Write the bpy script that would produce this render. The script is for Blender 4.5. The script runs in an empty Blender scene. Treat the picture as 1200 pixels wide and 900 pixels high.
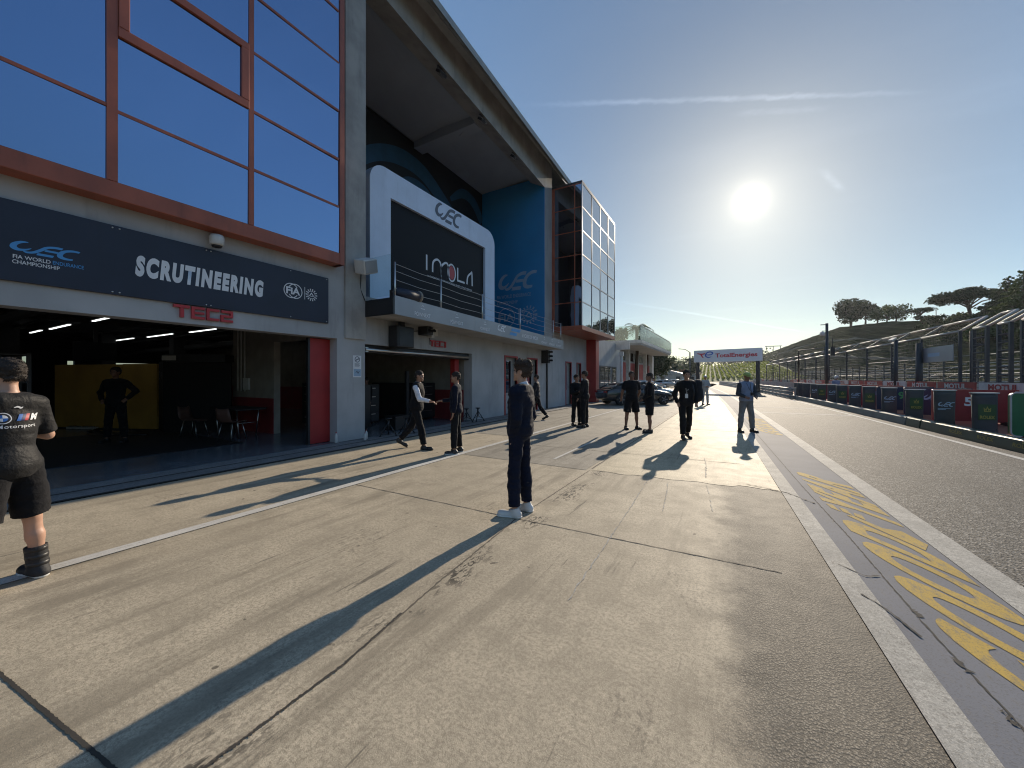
import bpy, math, random
import numpy as np
from mathutils import Vector, Matrix
from mathutils.bvhtree import BVHTree
PI = math.pi
random.seed(7)
SC = bpy.context.scene
COL = SC.collection
D2R = math.radians
# ------------------------------------------------------------------ camera model of the place
CAM_H = 1.6
YAW = D2R(29.68)
SY, CY = math.sin(YAW), math.cos(YAW)
RIGHT = Vector((CY, SY, 0)); FWD = Vector((-SY, CY, 0))
LANE = D2R(2.55)                      # the pit lane leaves the building line by this much
LS, LC = math.sin(LANE), math.cos(LANE)
def bend(v): return -0.0005*max(0.0, v-15.0)**2
def L(u, v, z=0.0):                   # lane frame -> world
    u += bend(v) if v < 75 else bend(75)-0.06*(v-75)
    return (u*LC - v*LS, u*LS + v*LC, z)

# ------------------------------------------------------------------ objects
BASE = {}
def props(o, label=None, cat=None, group=None, kind=None):
    if label: o['label'] = label
    if cat: o['category'] = cat
    if group: o['group'] = group
    if kind: o['kind'] = kind
    return o
def thing(name, label, cat, loc=(0, 0, 0), rotz=0.0, group=None):
    o = bpy.data.objects.new(name, None); COL.objects.link(o)
    o.empty_display_size = 0.2
    o.location = loc; o.rotation_euler = (0, 0, rotz)
    BASE[o.name] = Matrix.Translation(loc) @ Matrix.Rotation(rotz, 4, 'Z')
    return props(o, label, cat, group)
def link(name, me, parent=None, local=False, mat=None):
    """verts are world coordinates unless local; the child keeps them in place"""
    o = bpy.data.objects.new(name, me); COL.objects.link(o)
    if mat is not None and len(me.materials) == 0: me.materials.append(mat)
    if parent is not None:
        o.parent = parent
        if not local:
            me.transform(BASE[parent.name].inverted())
        BASE[o.name] = BASE[parent.name]
    else:
        if not local and len(me.vertices):
            co = np.empty(len(me.vertices)*3, dtype=np.float32); me.vertices.foreach_get('co', co)
            co = co.reshape(-1, 3)
            c = Vector(((co[:, 0].min()+co[:, 0].max())/2, (co[:, 1].min()+co[:, 1].max())/2, co[:, 2].min()))
            me.transform(Matrix.Translation(-c)); o.location = c
            BASE[o.name] = Matrix.Translation(c)
        else: BASE[o.name] = Matrix.Identity(4)
    return o
def copy_tree(o, parent=None):
    c = o.copy(); COL.objects.link(c); BASE[c.name] = BASE.get(o.name, Matrix.Identity(4)).copy()
    if parent: c.parent = parent
    for ch in list(o.children): copy_tree(ch, c)
    return c
class MB:
    def __init__(s): s.v = []; s.f = []; s.sm = []
    def add(s, vs, fs, M=None, smooth=False):
        n = len(s.v)
        for p in vs:
            p = Vector(p)
            s.v.append(tuple(M @ p) if M is not None else tuple(p))
        for f in fs: s.f.append(tuple(i+n for i in f)); s.sm.append(smooth)
        return s
    def box(s, x0, x1, y0, y1, z0, z1, M=None):
        x0, x1 = min(x0, x1), max(x0, x1); y0, y1 = min(y0, y1), max(y0, y1); z0, z1 = min(z0, z1), max(z0, z1)
        return s.add([(x0,y0,z0),(x1,y0,z0),(x1,y1,z0),(x0,y1,z0),(x0,y0,z1),(x1,y0,z1),(x1,y1,z1),(x0,y1,z1)],
              [(3,2,1,0),(4,5,6,7),(0,1,5,4),(1,2,6,5),(2,3,7,6),(3,0,4,7)], M)
    def hexa(s, b, t):                 # 4 bottom corners (ccw), 4 top corners
        return s.add(list(b)+list(t), [(3,2,1,0),(4,5,6,7),(0,1,5,4),(1,2,6,5),(2,3,7,6),(3,0,4,7)])
    def quad(s, a, b, c, d, M=None): return s.add([a, b, c, d], [(0,1,2,3)], M)
    def prism(s, poly, M, depth):      # poly in local xy, extruded along local +z
        n = len(poly)
        vs = [(x, y, 0) for x, y in poly]+[(x, y, depth) for x, y in poly]
        fs = [tuple(reversed(range(n))), tuple(range(n, 2*n))]+[(i, (i+1) % n, n+(i+1) % n, n+i) for i in range(n)]
        return s.add(vs, fs, M)
    def tube(s, pts, r, seg=8, cap=True, M=None, smooth=True):
        pts = [Vector(p) for p in pts]; n = len(pts)
        rr = r if isinstance(r, (list, tuple)) else [r]*n
        vs = []; up = None
        for i, p in enumerate(pts):
            t = (pts[min(i+1, n-1)]-pts[max(i-1, 0)])
            t = t.normalized() if t.length > 1e-9 else Vector((0, 0, 1))
            if up is None: up = Vector((1, 0, 0)) if abs(t.x) < .9 else Vector((0, 1, 0))
            a = (up - t*up.dot(t)).normalized(); b = t.cross(a); up = a
            for k in range(seg):
                an = 2*PI*k/seg
                vs.append(p+(a*math.cos(an)+b*math.sin(an))*rr[i])
        fs = []
        for i in range(n-1):
            for k in range(seg):
                k2 = (k+1) % seg
                fs.append((i*seg+k, i*seg+k2, (i+1)*seg+k2, (i+1)*seg+k))
        s.add(vs, fs, M, smooth)
        if cap:
            m = len(s.v)-n*seg
            s.f.append(tuple(reversed(range(m, m+seg)))); s.sm.append(False)
            s.f.append(tuple(range(m+(n-1)*seg, m+n*seg))); s.sm.append(False)
        return s
    def lathe(s, prof, seg=16, M=None, smooth=True):   # (r,z)
        n = len(prof); vs = []
        for r, z in prof:
            for k in range(seg):
                a = 2*PI*k/seg; vs.append((r*math.cos(a), r*math.sin(a), z))
        fs = [(i*seg+k, i*seg+(k+1) % seg, (i+1)*seg+(k+1) % seg, (i+1)*seg+k) for i in range(n-1) for k in range(seg)]
        fs.append(tuple(reversed(range(seg)))); fs.append(tuple(range((n-1)*seg, n*seg)))
        return s.add(vs, fs, M, smooth)
    def mesh(s, name='m'):
        me = bpy.data.meshes.new(name); me.from_pydata(s.v, [], s.f)
        me.polygons.foreach_set('use_smooth', s.sm); me.update()
        return me
    def build(s, name, mat, parent=None, local=False, bevel=0.0, seg=2):
        o = link(name, s.mesh(name), parent, local, mat)
        if bevel:
            m = o.modifiers.new('bevel', 'BEVEL'); m.width = bevel; m.segments = seg; m.limit_method = 'ANGLE'; m.angle_limit = D2R(40)
        return o
def rounded(w, h, r, n=6, corners=(1, 1, 1, 1)):      # rounded rectangle polygon, lower-left origin
    P = []
    for (cx, cy, a0), c in zip(((w-r, r, -90), (w-r, h-r, 0), (r, h-r, 90), (r, r, 180)), corners):
        if not c:
            P.append({-90: (w, 0), 0: (w, h), 90: (0, h), 180: (0, 0)}[a0]); continue
        for k in range(n+1):
            a = D2R(a0+90*k/n); P.append((cx+r*math.cos(a), cy+r*math.sin(a)))
    return P
def frame_M(origin, right, up):       # local x,y,z -> right, up, outward normal
    r = Vector(right).normalized(); u = Vector(up).normalized(); n = r.cross(u)
    M = Matrix.Identity(4)
    for i, c in enumerate((r, u, n)):
        for k in range(3): M[k][i] = c[k]
    M.translation = Vector(origin)
    return M
WALLM = lambda X, Y, Z: frame_M((X, Y, Z), (0, 1, 0), (0, 0, 1))   # writing on the pit building front

# ------------------------------------------------------------------ lettering
def text_mesh(body, h=1.0, bold=0.0, shear=0.0, xs=1.0, align='CENTER', ext=0.0, space=1.0):
    cu = bpy.data.curves.new('lettering', 'FONT'); cu.body = body; cu.size = 1.0
    cu.align_x = align; cu.align_y = 'CENTER'; cu.offset = bold; cu.shear = shear; cu.extrude = ext; cu.space_character = space
    cu.resolution_u = 5; cu.fill_mode = 'BOTH' if ext else 'FRONT'
    o = bpy.data.objects.new('lettering', cu); COL.objects.link(o)
    bpy.context.view_layer.update()
    me = bpy.data.meshes.new_from_object(o.evaluated_get(bpy.context.evaluated_depsgraph_get()))
    bpy.data.objects.remove(o); bpy.data.curves.remove(cu)
    co = np.empty(len(me.vertices)*3, dtype=np.float32); me.vertices.foreach_get('co', co); co = co.reshape(-1, 3)
    cap = co[:, 1].max()-co[:, 1].min()
    sc = h/cap
    me.transform(Matrix.Translation((0, -(co[:, 1].max()+co[:, 1].min())/2, 0)))
    me.transform(Matrix.Diagonal((sc*xs, sc, sc if not ext else 1.0, 1)))
    return me
def fit_text(body, w, h, **k):        # exact width and height
    me = text_mesh(body, h, **k)
    xs = [v.co.x for v in me.vertices]; W = max(xs)-min(xs)
    me.transform(Matrix.Translation((-(max(xs)+min(xs))/2, 0, 0))); me.transform(Matrix.Diagonal((w/W, 1, 1, 1)))
    return me
def put_text(name, me, mat, parent, M, off=0.004):
    me.transform(M @ Matrix.Translation((0, 0, off)))
    me.materials.clear()
    return link(name, me, parent, False, mat)
def stroke(mb, pts, w, M, smooth=0, z=0.004, shear=0.0, closed=False):
    """flat pen stroke in local xy; w = width or list of widths"""
    P = [Vector((x, y)) for x, y in pts]; n0 = len(P)
    W = list(w) if isinstance(w, (list, tuple)) else [w]*n0
    if smooth:
        Q = []; WW = []
        rng = n0 if closed else n0-1
        for i in range(rng):
            if closed: p0, p1, p2, p3 = P[(i-1) % n0], P[i], P[(i+1) % n0], P[(i+2) % n0]; wa, wb = W[i], W[(i+1) % n0]
            else: p0, p1, p2, p3 = P[max(i-1, 0)], P[i], P[i+1], P[min(i+2, n0-1)]; wa, wb = W[i], W[i+1]
            for k in range(smooth):
                t = k/smooth
                Q.append(.5*((2*p1)+(p2-p0)*t+(2*p0-5*p1+4*p2-p3)*t*t+(3*p1-p0-3*p2+p3)*t**3)); WW.append(wa+(wb-wa)*t)
        if not closed: Q.append(P[-1]); WW.append(W[-1])
        P, W = Q, WW
    n = len(P); vs = []
    for i in range(n):
        if closed: t1 = (P[i]-P[i-1]); t2 = (P[(i+1) % n]-P[i])
        else: t1 = P[i]-P[max(i-1, 0)]; t2 = P[min(i+1, n-1)]-P[i]
        if t1.length < 1e-9: t1 = t2
        if t2.length < 1e-9: t2 = t1
        t1 = t1.normalized(); t2 = t2.normalized(); t = (t1+t2)
        t = t.normalized() if t.length > 1e-6 else t1
        nn = Vector((-t.y, t.x)); k = 1/max(.45, nn.dot(Vector((-t1.y, t1.x))))
        for sg in (1, -1):
            q = P[i]+nn*sg*W[i]/2*k
            vs.append((q.x+shear*q.y, q.y, z))
    fs = [(2*i, 2*i+1, 2*i+3, 2*i+2) for i in range(n-1)]
    if closed: fs.append((2*n-2, 2*n-1, 1, 0))
    return mb.add(vs, fs, M)
def S(M, w): return M @ Matrix.Diagonal((w, w, 1, 1))
def logo_swoosh(mb, M, w, z=0.004):   # the three italic letters of the championship, width w, origin lower left
    k = S(M, w/2.75); sh = .28; b = .21
    stroke(mb, [(.42,.98),(.2,.93),(.03,.68),(.06,.38),(.27,.22),(.5,.3),(.66,.5)], [.05,.2,.24,.24,.22,.16,.03], k, 6, z, sh)
    stroke(mb, [(.44,.2),(.62,.1),(.84,.2),(1.02,.52),(1.16,.82),(1.42,.95),(1.72,.95)], [.03,.16,.2,.2,.2,.21,.19], k, 6, z+.0006, sh)
    stroke(mb, [(1.16,.53),(1.64,.53)], b*.85, k, 0, z, sh)
    stroke(mb, [(.98,.1),(1.6,.1)], b, k, 0, z, sh)
    stroke(mb, [(2.42,.93),(2.12,.94),(1.86,.78),(1.76,.5),(1.84,.22),(2.08,.1),(2.36,.12)], [.16,.2,.22,.24,.22,.2,.14], k, 6, z, sh)
def circle_pts(cx, cy, r, n=24, a0=0, a1=360): return [(cx+r*math.cos(D2R(a0+(a1-a0)*i/n)), cy+r*math.sin(D2R(a0+(a1-a0)*i/n))) for i in range(n if a1-a0 == 360 else n+1)]
def logo_sun(mb, M, r, z=.004):       # little spoked ring with a peak inside
    for i in range(14):
        a = 2*PI*i/14
        stroke(mb, [(.72*r*math.cos(a), .72*r*math.sin(a)), (r*math.cos(a), r*math.sin(a))], r*.16, M, 0, z)
    stroke(mb, circle_pts(0, 0, .62*r), r*.08, M, 0, z, closed=True)
    stroke(mb, [(-.36*r, -.2*r), (0, .3*r), (.36*r, -.2*r)], r*.14, M, 0, z)
    stroke(mb, [(-.2*r, -.22*r), (.2*r, -.22*r)], r*.1, M, 0, z)

# ------------------------------------------------------------------ materials
def setin(nt, sock, v):
    if hasattr(v, 'bl_idname') or hasattr(v, 'is_output'): nt.links.new(v, sock)
    else:
        if hasattr(sock.default_value, '__len__') and not hasattr(v, '__len__'): v = (v, v, v, 1)[:len(sock.default_value)]
        if hasattr(sock.default_value, '__len__') and len(sock.default_value) == 4 and len(v) == 3: v = (*v, 1)
        sock.default_value = v
class NT:
    def __init__(s, nt): s.nt = nt
    def n(s, t, _out=0, _p=None, **k):
        nd = s.nt.nodes.new('ShaderNode'+t)
        for a, v in (_p or {}).items(): setattr(nd, a, v)
        for kk, v in k.items():
            key = int(kk[1:]) if kk[0] == '_' and kk[1:].isdigit() else kk.replace('__', ' ')
            setin(s.nt, nd.inputs[key], v)
        return nd.outputs[_out]
    def math(s, op, a, b=0.0, c=0.0, clamp=False): return s.n('Math', _p=dict(operation=op, use_clamp=clamp), _0=a, _1=b, _2=c)
    def vmath(s, op, a, b=(0, 0, 0), out=0): return s.n('VectorMath', out, dict(operation=op), _0=a, _1=b)
    def mix(s, f, a, b, mode='MIX'):
        nd = s.nt.nodes.new('ShaderNodeMix'); nd.data_type = 'RGBA'; nd.blend_type = mode
        setin(s.nt, nd.inputs[0], f); setin(s.nt, nd.inputs[6], a); setin(s.nt, nd.inputs[7], b)
        return nd.outputs[2]
    def ramp(s, x, lo, hi, a=0.0, b=1.0): return s.n('MapRange', _p=dict(interpolation_type='SMOOTHSTEP'), _0=x, _1=lo, _2=hi, _3=a, _4=b)
    def noise(s, vec, scale, detail=3, rough=.55, out=0, dist=0.0): return s.n('TexNoise', out, Vector=vec, Scale=scale, Detail=detail, Roughness=rough, Distortion=dist)
    def mapv(s, vec, sc=(1, 1, 1), rot=(0, 0, 0), loc=(0, 0, 0)): return s.n('Mapping', Vector=vec, Scale=sc, Rotation=rot, Location=loc)
    def bump(s, h, st=.3, d=.01, nrm=None):
        k = dict(Strength=st, Distance=d, Height=h)
        if nrm is not None: k['Normal'] = nrm
        return s.n('Bump', **k)
MATS = {}
def newmat(name):
    m = bpy.data.materials.new(name); m.use_nodes = True; m.node_tree.nodes.clear()
    q = NT(m.node_tree); out = m.node_tree.nodes.new('ShaderNodeOutputMaterial')
    b = m.node_tree.nodes.new('ShaderNodeBsdfPrincipled'); m.node_tree.links.new(b.outputs[0], out.inputs[0])
    MATS[name] = m
    return m, q, b
def bset(q, b, **k):
    for kk, v in k.items(): setin(q.nt, b.inputs[kk.replace('__', ' ')], v)
def simple(name, col, rough=.6, metal=0.0, var=.12, scale=3.0, bump=.15, bscale=40.0, spec=.5, dirt=0.0, stretch=None, coat=0.0):
    m, q, b = newmat(name)
    g = q.n('NewGeometry')
    c = q.n('TexCoord', 3)
    cs = q.mapv(c, stretch) if stretch else c
    n1 = q.noise(cs, scale, 4)
    n2 = q.noise(c, bscale, 2)
    f = q.ramp(n1, .3, .7)
    dark = tuple(x*(1-var) for x in col); lite = tuple(min(1, x*(1+var)) for x in col)
    base = q.mix(f, dark, lite)
    if dirt:
        nd = q.noise(q.mapv(c, (2, 2, .35)), 1.6, 5, .65)
        base = q.mix(q.math('MULTIPLY', q.ramp(nd, .5, .75), dirt), base, tuple(x*.45+.01 for x in col))
    bset(q, b, Base__Color=base, Roughness=q.math('ADD', rough-.06, q.math('MULTIPLY', n1, .12)), Metallic=metal, Specular__IOR__Level=spec, Coat__Weight=coat)
    if bump: bset(q, b, Normal=q.bump(n2, bump, .004))
    return m
def emit(name, col, st):
    m, q, b = newmat(name); bset(q, b, Base__Color=(.8, .8, .8), Emission__Color=col, Emission__Strength=st); return m
# ================================================================== camera, light, sky
cam = bpy.data.cameras.new('camera'); co_ = bpy.data.objects.new('camera', cam); COL.objects.link(co_)
cam.sensor_fit = 'HORIZONTAL'; cam.sensor_width = 36; cam.lens = 36*451/1200
cam.shift_y = -7/1200; cam.clip_start = .05; cam.clip_end = 6000
co_.location = (0, 0, CAM_H); co_.rotation_euler = (PI/2, 0, YAW); SC.camera = co_
SUN_EL, SUN_AZ = D2R(21.4), D2R(2.1)          # azimuth from +Y towards +X
SUN = Vector((math.sin(SUN_AZ)*math.cos(SUN_EL), math.cos(SUN_AZ)*math.cos(SUN_EL), math.sin(SUN_EL)))
sl = bpy.data.lights.new('sun', 'SUN'); sl.energy = 4.6; sl.angle = D2R(.53); sl.color = (1, .86, .68)
so = bpy.data.objects.new('sun', sl); COL.objects.link(so); so.rotation_euler = SUN.to_track_quat('Z', 'Y').to_euler(); so.location = SUN*60
w = bpy.data.worlds.new('World'); SC.world = w; w.use_nodes = True
w.node_tree.nodes.clear(); q = NT(w.node_tree)
sky = w.node_tree.nodes.new('ShaderNodeTexSky'); sky.sky_type = 'NISHITA'; sky.sun_disc = False
sky.sun_elevation = SUN_EL; sky.sun_rotation = SUN_AZ; sky.altitude = 60; sky.air_density = 1.0; sky.dust_density = .35; sky.ozone_density = 1.2
gen = q.n('TexCoord', 0)                       # viewing direction of the sky
dirn = q.vmath('NORMALIZE', gen)
dz = q.n('SeparateXYZ', 2, Vector=dirn)
dots = q.n('VectorMath', 1, dict(operation='DOT_PRODUCT'), _0=dirn, _1=tuple(SUN))
ang = q.math('ARCCOSINE', q.math('MINIMUM', dots, 1.0))     # angle from the sun, radians
core = q.math('MULTIPLY', q.math('POWER', 2.718, q.math('MULTIPLY', ang, -1/D2R(.62))), 14.0)
aure = q.math('MULTIPLY', q.math('POWER', 2.718, q.math('MULTIPLY', ang, -1/D2R(3.4))), 1.9)
aur2 = q.math('MULTIPLY', q.math('POWER', 2.718, q.math('MULTIPLY', ang, -1/D2R(11.0))), 1.25)
glow = q.math('ADD', core, q.math('ADD', aure, aur2))
# thin high cloud: a vapour trail and a few wisps on a layer seen in perspective
zc = q.math('MAXIMUM', dz, .02)
lay = q.vmath('DIVIDE', dirn, q.n('CombineXYZ', X=zc, Y=zc, Z=zc))
def pix_layer(px, py):
    d = (FWD*451+RIGHT*(px-600)+Vector((0, 0, 443-py))).normalized(); return Vector((d.x/d.z, d.y/d.z, 0))
def trail(pa, pb, wid, amt, seed):
    A, B = pix_layer(*pa), pix_layer(*pb); t = (B-A); ln = t.length; t.normalize(); n = Vector((-t.y, t.x, 0))
    rel = q.vmath('SUBTRACT', lay, tuple(A))
    al = q.n('VectorMath', 1, dict(operation='DOT_PRODUCT'), _0=rel, _1=tuple(t))
    ac = q.n('VectorMath', 1, dict(operation='DOT_PRODUCT'), _0=rel, _1=tuple(n))
    nz = q.noise(q.mapv(rel, (1, 1, 1), (0, 0, 0), (seed, 0, 0)), 9/ln, 5, .7)
    nz2 = q.noise(q.mapv(rel, (1, 1, 1), (0, 0, 0), (seed, 4, 0)), 40/ln, 4, .7)
    ac = q.math('ADD', ac, q.math('MULTIPLY', q.math('SUBTRACT', nz2, .5), wid*1.6))
    f = q.ramp(q.math('ABSOLUTE', ac), 0, wid, 1, 0)
    ends = q.math('MULTIPLY', q.ramp(al, 0, ln*.25), q.ramp(al, ln*.7, ln, 1, 0))
    return q.math('MULTIPLY', q.math('MULTIPLY', f, ends), q.math('MULTIPLY', q.ramp(nz, .25, .75, .35, 1), amt))
tr = trail((596, 124), (1120, 107), .022, .5, 1.0)
tr = q.math('ADD', tr, trail((850, 134), (985, 126), .03, .2, 7.0))
tr = q.math('ADD', tr, trail((700, 349), (960, 392), .09, .32, 3.0))
tr = q.math('ADD', tr, trail((960, 196), (990, 226), .03, .3, 5.0))
wisp = q.ramp(q.noise(q.mapv(lay, (.9, 2.6, 1), (0, 0, .5)), .55, 6, .6), .52, .85, 0, .10)
tr = q.math('ADD', tr, wisp)
dim = q.ramp(ang, 0.0, D2R(70), .32, 1.0)
low0 = q.ramp(ang, D2R(25), D2R(85), .80, .36)
low = q.math('ADD', low0, q.math('MULTIPLY', q.ramp(dz, 0.0, .55), q.math('SUBTRACT', 1.0, low0)))
dim = q.math('MULTIPLY', dim, low)
skyc = q.mix(1.0, sky.outputs[0], q.n('CombineXYZ', X=q.math('MULTIPLY', dim, q.ramp(dz, 0, .4, .85, .86)), Y=q.math('MULTIPLY', dim, q.ramp(dz, 0, .4, 1.0, .99)), Z=q.math('MULTIPLY', dim, q.ramp(dz, 0, .4, 1.10, 1.06))), 'MULTIPLY')
glowc = q.mix(1.0, q.n('CombineXYZ', X=glow, Y=glow, Z=glow), (1.0, .88, .68), 'MULTIPLY')
tot = q.mix(1.0, skyc, glowc, 'ADD')
cl = q.vmath('SCALE', tot, (0, 0, 0)); 
cl.node.inputs[3].default_value = 1.35
white = q.vmath('ADD', cl, (.9, .9, .95))
tot = q.mix(tr, tot, white)
bg = w.node_tree.nodes.new('ShaderNodeBackground'); bg.inputs[1].default_value = .15
w.node_tree.links.new(tot, bg.inputs[0])
ow = w.node_tree.nodes.new('ShaderNodeOutputWorld'); w.node_tree.links.new(bg.outputs[0], ow.inputs[0])
SC.view_settings.view_transform = 'Standard'; SC.view_settings.look = 'None'
SC.view_settings.exposure = 0.27; SC.view_settings.gamma = 1.0; SC.view_settings.use_curve_mapping = False
SC.cycles.filter_width = 1.1; SC.cycles.use_denoising = True; SC.cycles.max_bounces = 8; SC.cycles.transparent_max_bounces = 16
SC.cycles.sample_clamp_indirect = 6.0; SC.cycles.caustics_reflective = False; SC.cycles.caustics_refractive = False

# ================================================================== surfaces
def ground_concrete(name, kind):
    m, q, b = newmat(name)
    p = q.n('NewGeometry')                          # world position
    x = q.n('SeparateXYZ', 0, Vector=p); y = q.n('SeparateXYZ', 1, Vector=p)
    col = dict(apron=(.53, .455, .338), patch=(.54, .46, .315), cool=(.37, .335, .275), strip=(.50, .475, .42), sill=(.25, .25, .25))[kind]
    big = q.noise(p, .55, 5, .6); med = q.noise(p, 3.2, 5, .65); fine = q.noise(p, 46, 3, .7); grit = q.noise(p, 190, 2, .6)
    base = q.mix(q.ramp(big, .32, .7), tuple(c*.84 for c in col), tuple(c*1.13 for c in col))
    base = q.mix(q.ramp(med, .42, .66, 0, .7), base, tuple(c*.66 for c in col))
    f2 = q.noise(p, 24, 4, .75)
    base = q.mix(q.ramp(f2, .50, .62, 0, .42), base, tuple(c*.6 for c in col))
    base = q.mix(q.ramp(f2, .46, .36, 0, .3), base, tuple(min(.85, c*1.3) for c in col))
    base = q.mix(q.ramp(fine, .45, .62, 0, .8), base, tuple(c*.6 for c in col))
    g2 = q.noise(p, 105, 2, .6)
    base = q.mix(q.ramp(g2, .55, .68, 0, .75), base, tuple(c*.48 for c in col))
    base = q.mix(q.ramp(grit, .54, .66, 0, .6), base, tuple(min(.8, c*1.45) for c in col))
    if kind in ('apron', 'patch', 'cool'):
        # tyre scuffs drawn along the lane, thin rubber marks
        st = q.noise(q.mapv(p, (4.2, .34, 1), (0, 0, .05)), 1.0, 6, .68)
        sg_ = q.ramp(q.noise(p, .45, 3), .4, .62)
        base = q.mix(q.math('MULTIPLY', q.ramp(st, .44, .64, 0, .75), sg_), base, tuple(c*.45 for c in col))
        rub = q.noise(q.mapv(p, (13, .55, 1), (0, 0, .2)), 1.0, 6, .75); gate = q.noise(p, .8, 2)
        base = q.mix(q.math('MULTIPLY', q.ramp(rub, .57, .63, 0, .6), q.ramp(gate, .5, .62)), base, (.045, .043, .04))
        # trowel lines across the lane
        ln = q.noise(q.mapv(p, (.7, 34, 1), (0, 0, .22)), 1.0, 3, .6)
        base = q.mix(q.math('MULTIPLY', q.ramp(ln, .48, .7, 0, .4), q.ramp(q.noise(q.mapv(p, (1, 1, 1), (0, 0, 0), (9, 2, 0)), .9, 3), .45, .65)), base, tuple(c*.6 for c in col))
        pale = q.noise(q.mapv(p, (2.2, .3, 1), (0, 0, -.1)), 1.0, 4, .6)
        base = q.mix(q.ramp(pale, .6, .8, 0, .45), base, tuple(min(.7, c*1.35) for c in col))
        spots = q.noise(p, 7.0, 2, .5)
        base = q.mix(q.ramp(spots, .73, .76, 0, .7), base, (.07, .06, .05))
    h = q.math('ADD', q.math('MULTIPLY', fine, .7), q.math('MULTIPLY', grit, .5))
    rough = .70
    if kind == 'apron':
        # eroded, blackened flecks beside the long joint
        jd = q.math('ABSOLUTE', q.math('ADD', x, 1.93)); near = q.ramp(jd, .03, .20, 1, 0)
        er = q.noise(q.mapv(p, (26, 9, 1)), 1.0, 4, .7); zone = q.ramp(q.noise(q.mapv(p, (1.5, 1, 1)), 1.3, 2), .42, .56)
        base = q.mix(q.math('MULTIPLY', q.math('MULTIPLY', q.ramp(er, .50, .54, 0, .9), near), zone), base, (.05, .046, .04))
        er2 = q.noise(q.mapv(p, (30, 13, 1), (0, 0, .1)), 1.0, 4, .7); z2 = q.ramp(q.noise(q.mapv(p, (1.1, .7, 1), (0, 0, 0), (3, 5, 0)), 1.0, 3), .56, .66)
        base = q.mix(q.math('MULTIPLY', q.ramp(er2, .53, .58, 0, .35), z2), base, (.08, .073, .062))
        # worn open-aggregate strip beside the white line
        edge = q.math('ADD', x, q.math('MULTIPLY', q.math('SUBTRACT', med, .5), .5))
        edge = q.math('ADD', edge, q.math('MULTIPLY', y, .05))
        wf = q.ramp(edge, -.05, .34)
        vor = q.n('TexVoronoi', 0, Vector=p, Scale=85.0)
        agg = q.mix(q.ramp(vor, .12, .5), (.33, .285, .225), (.035, .032, .03))
        agg = q.mix(q.ramp(grit, .52, .7, 0, .7), agg, (.42, .38, .31))
        agg = q.mix(q.ramp(q.noise(q.mapv(p, (3, .5, 1)), 1, 4), .45, .7, 0, .6), agg, (.085, .08, .072))
        base = q.mix(q.math('MULTIPLY', wf, .78), base, agg)
        h = q.math('ADD', h, q.math('MULTIPLY', q.math('MULTIPLY', vor, wf), -1.1))
    if kind == 'patch':
        wv = q.noise(q.mapv(p, (.55, 9, 1), (0, 0, .05)), 1.0, 4, .6)
        base = q.mix(q.ramp(wv, .5, .7, 0, .55), base, tuple(c*.62 for c in col))
        h = q.math('ADD', h, q.math('MULTIPLY', wv, 1.5)); rough = .68
    if kind == 'strip':
        chip = q.noise(q.mapv(p, (3, 1, 1)), 9, 6, .75)
        base = q.mix(q.ramp(chip, .56, .7, 0, .7), base, (.22, .2, .17))
    bset(q, b, Base__Color=base, Roughness=q.math('ADD', rough-.05, q.math('MULTIPLY', med, .14)), Specular__IOR__Level=.30 if kind == 'patch' else (.06 if kind == 'strip' else .16), Normal=q.bump(h, .6, .003))
    return m
def asphalt(name, c0, c1, stone):
    m, q, b = newmat(name)
    p = q.n('NewGeometry')
    v = q.n('TexVoronoi', 0, Vector=p, Scale=58.0); vc = q.n('TexVoronoi', 1, Vector=p, Scale=58.0)
    big = q.noise(q.mapv(p, (1, .25, 1)), .7, 4); g = q.noise(p, 150, 2)
    tone = q.n('SeparateColor', 0, Color=vc)
    base = q.mix(q.ramp(tone, .1, .95), c0, c1)
    base = q.mix(q.ramp(v, .3, .75), base, tuple(c*.35 for c in c0))
    base = q.mix(q.ramp(tone, .86, .9, 0, .8), base, stone)
    base = q.mix(q.ramp(big, .3, .75, 0, .45), base, tuple(c*.6 for c in c0))
    bset(q, b, Base__Color=base, Roughness=.75, Specular__IOR__Level=.15, Normal=q.bump(q.math('ADD', v, q.math('MULTIPLY', g, -.4)), .8, .006))
    return m
def worn_paint(name, col, under, lo=.5, hi=.66, amt=.85):
    m, q, b = newmat(name)
    p = q.n('NewGeometry')
    a = q.noise(q.mapv(p, (3, 1, 1)), 7, 7, .78); f = q.noise(p, 110, 2); s = q.noise(p, 1.1, 3)
    base = q.mix(q.ramp(s, .3, .7), tuple(c*.86 for c in col), col)
    base = q.mix(q.ramp(a, lo, hi, 0, amt), base, under)
    base = q.mix(q.ramp(f, .54, .66, 0, .45), base, tuple(c*.6 for c in under))
    bset(q, b, Base__Color=base, Roughness=.75, Specular__IOR__Level=.06, Normal=q.bump(f, .3, .003))
    return m
ground_concrete('concrete', 'apron'); ground_concrete('concrete_pale', 'patch'); ground_concrete('concrete_cool', 'cool'); ground_concrete('sill_concrete', 'sill')
ground_concrete('line_strip', 'strip')
asphalt('lane_asphalt', (.11, .103, .092), (.24, .225, .20), (.40, .37, .32))
asphalt('base_asphalt', (.07, .068, .062), (.14, .135, .125), (.22, .21, .2))
worn_paint('white_paint', (.66, .64, .59), (.3, .26, .2), .52, .7)
worn_paint('grey_band', (.215, .22, .24), (.23, .215, .19), .52, .72, .7)
worn_paint('yellow_paint', (.55, .38, .10), (.22, .205, .18), .46, .68, .8)
worn_paint('red_runoff', (.34, .13, .085), (.3, .24, .2), .55, .75, .6)
simple('joint_dark', (.045, .04, .034), .9, bump=.4)
simple('joint_soft', (.13, .11, .085), .9, bump=.4)

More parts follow.
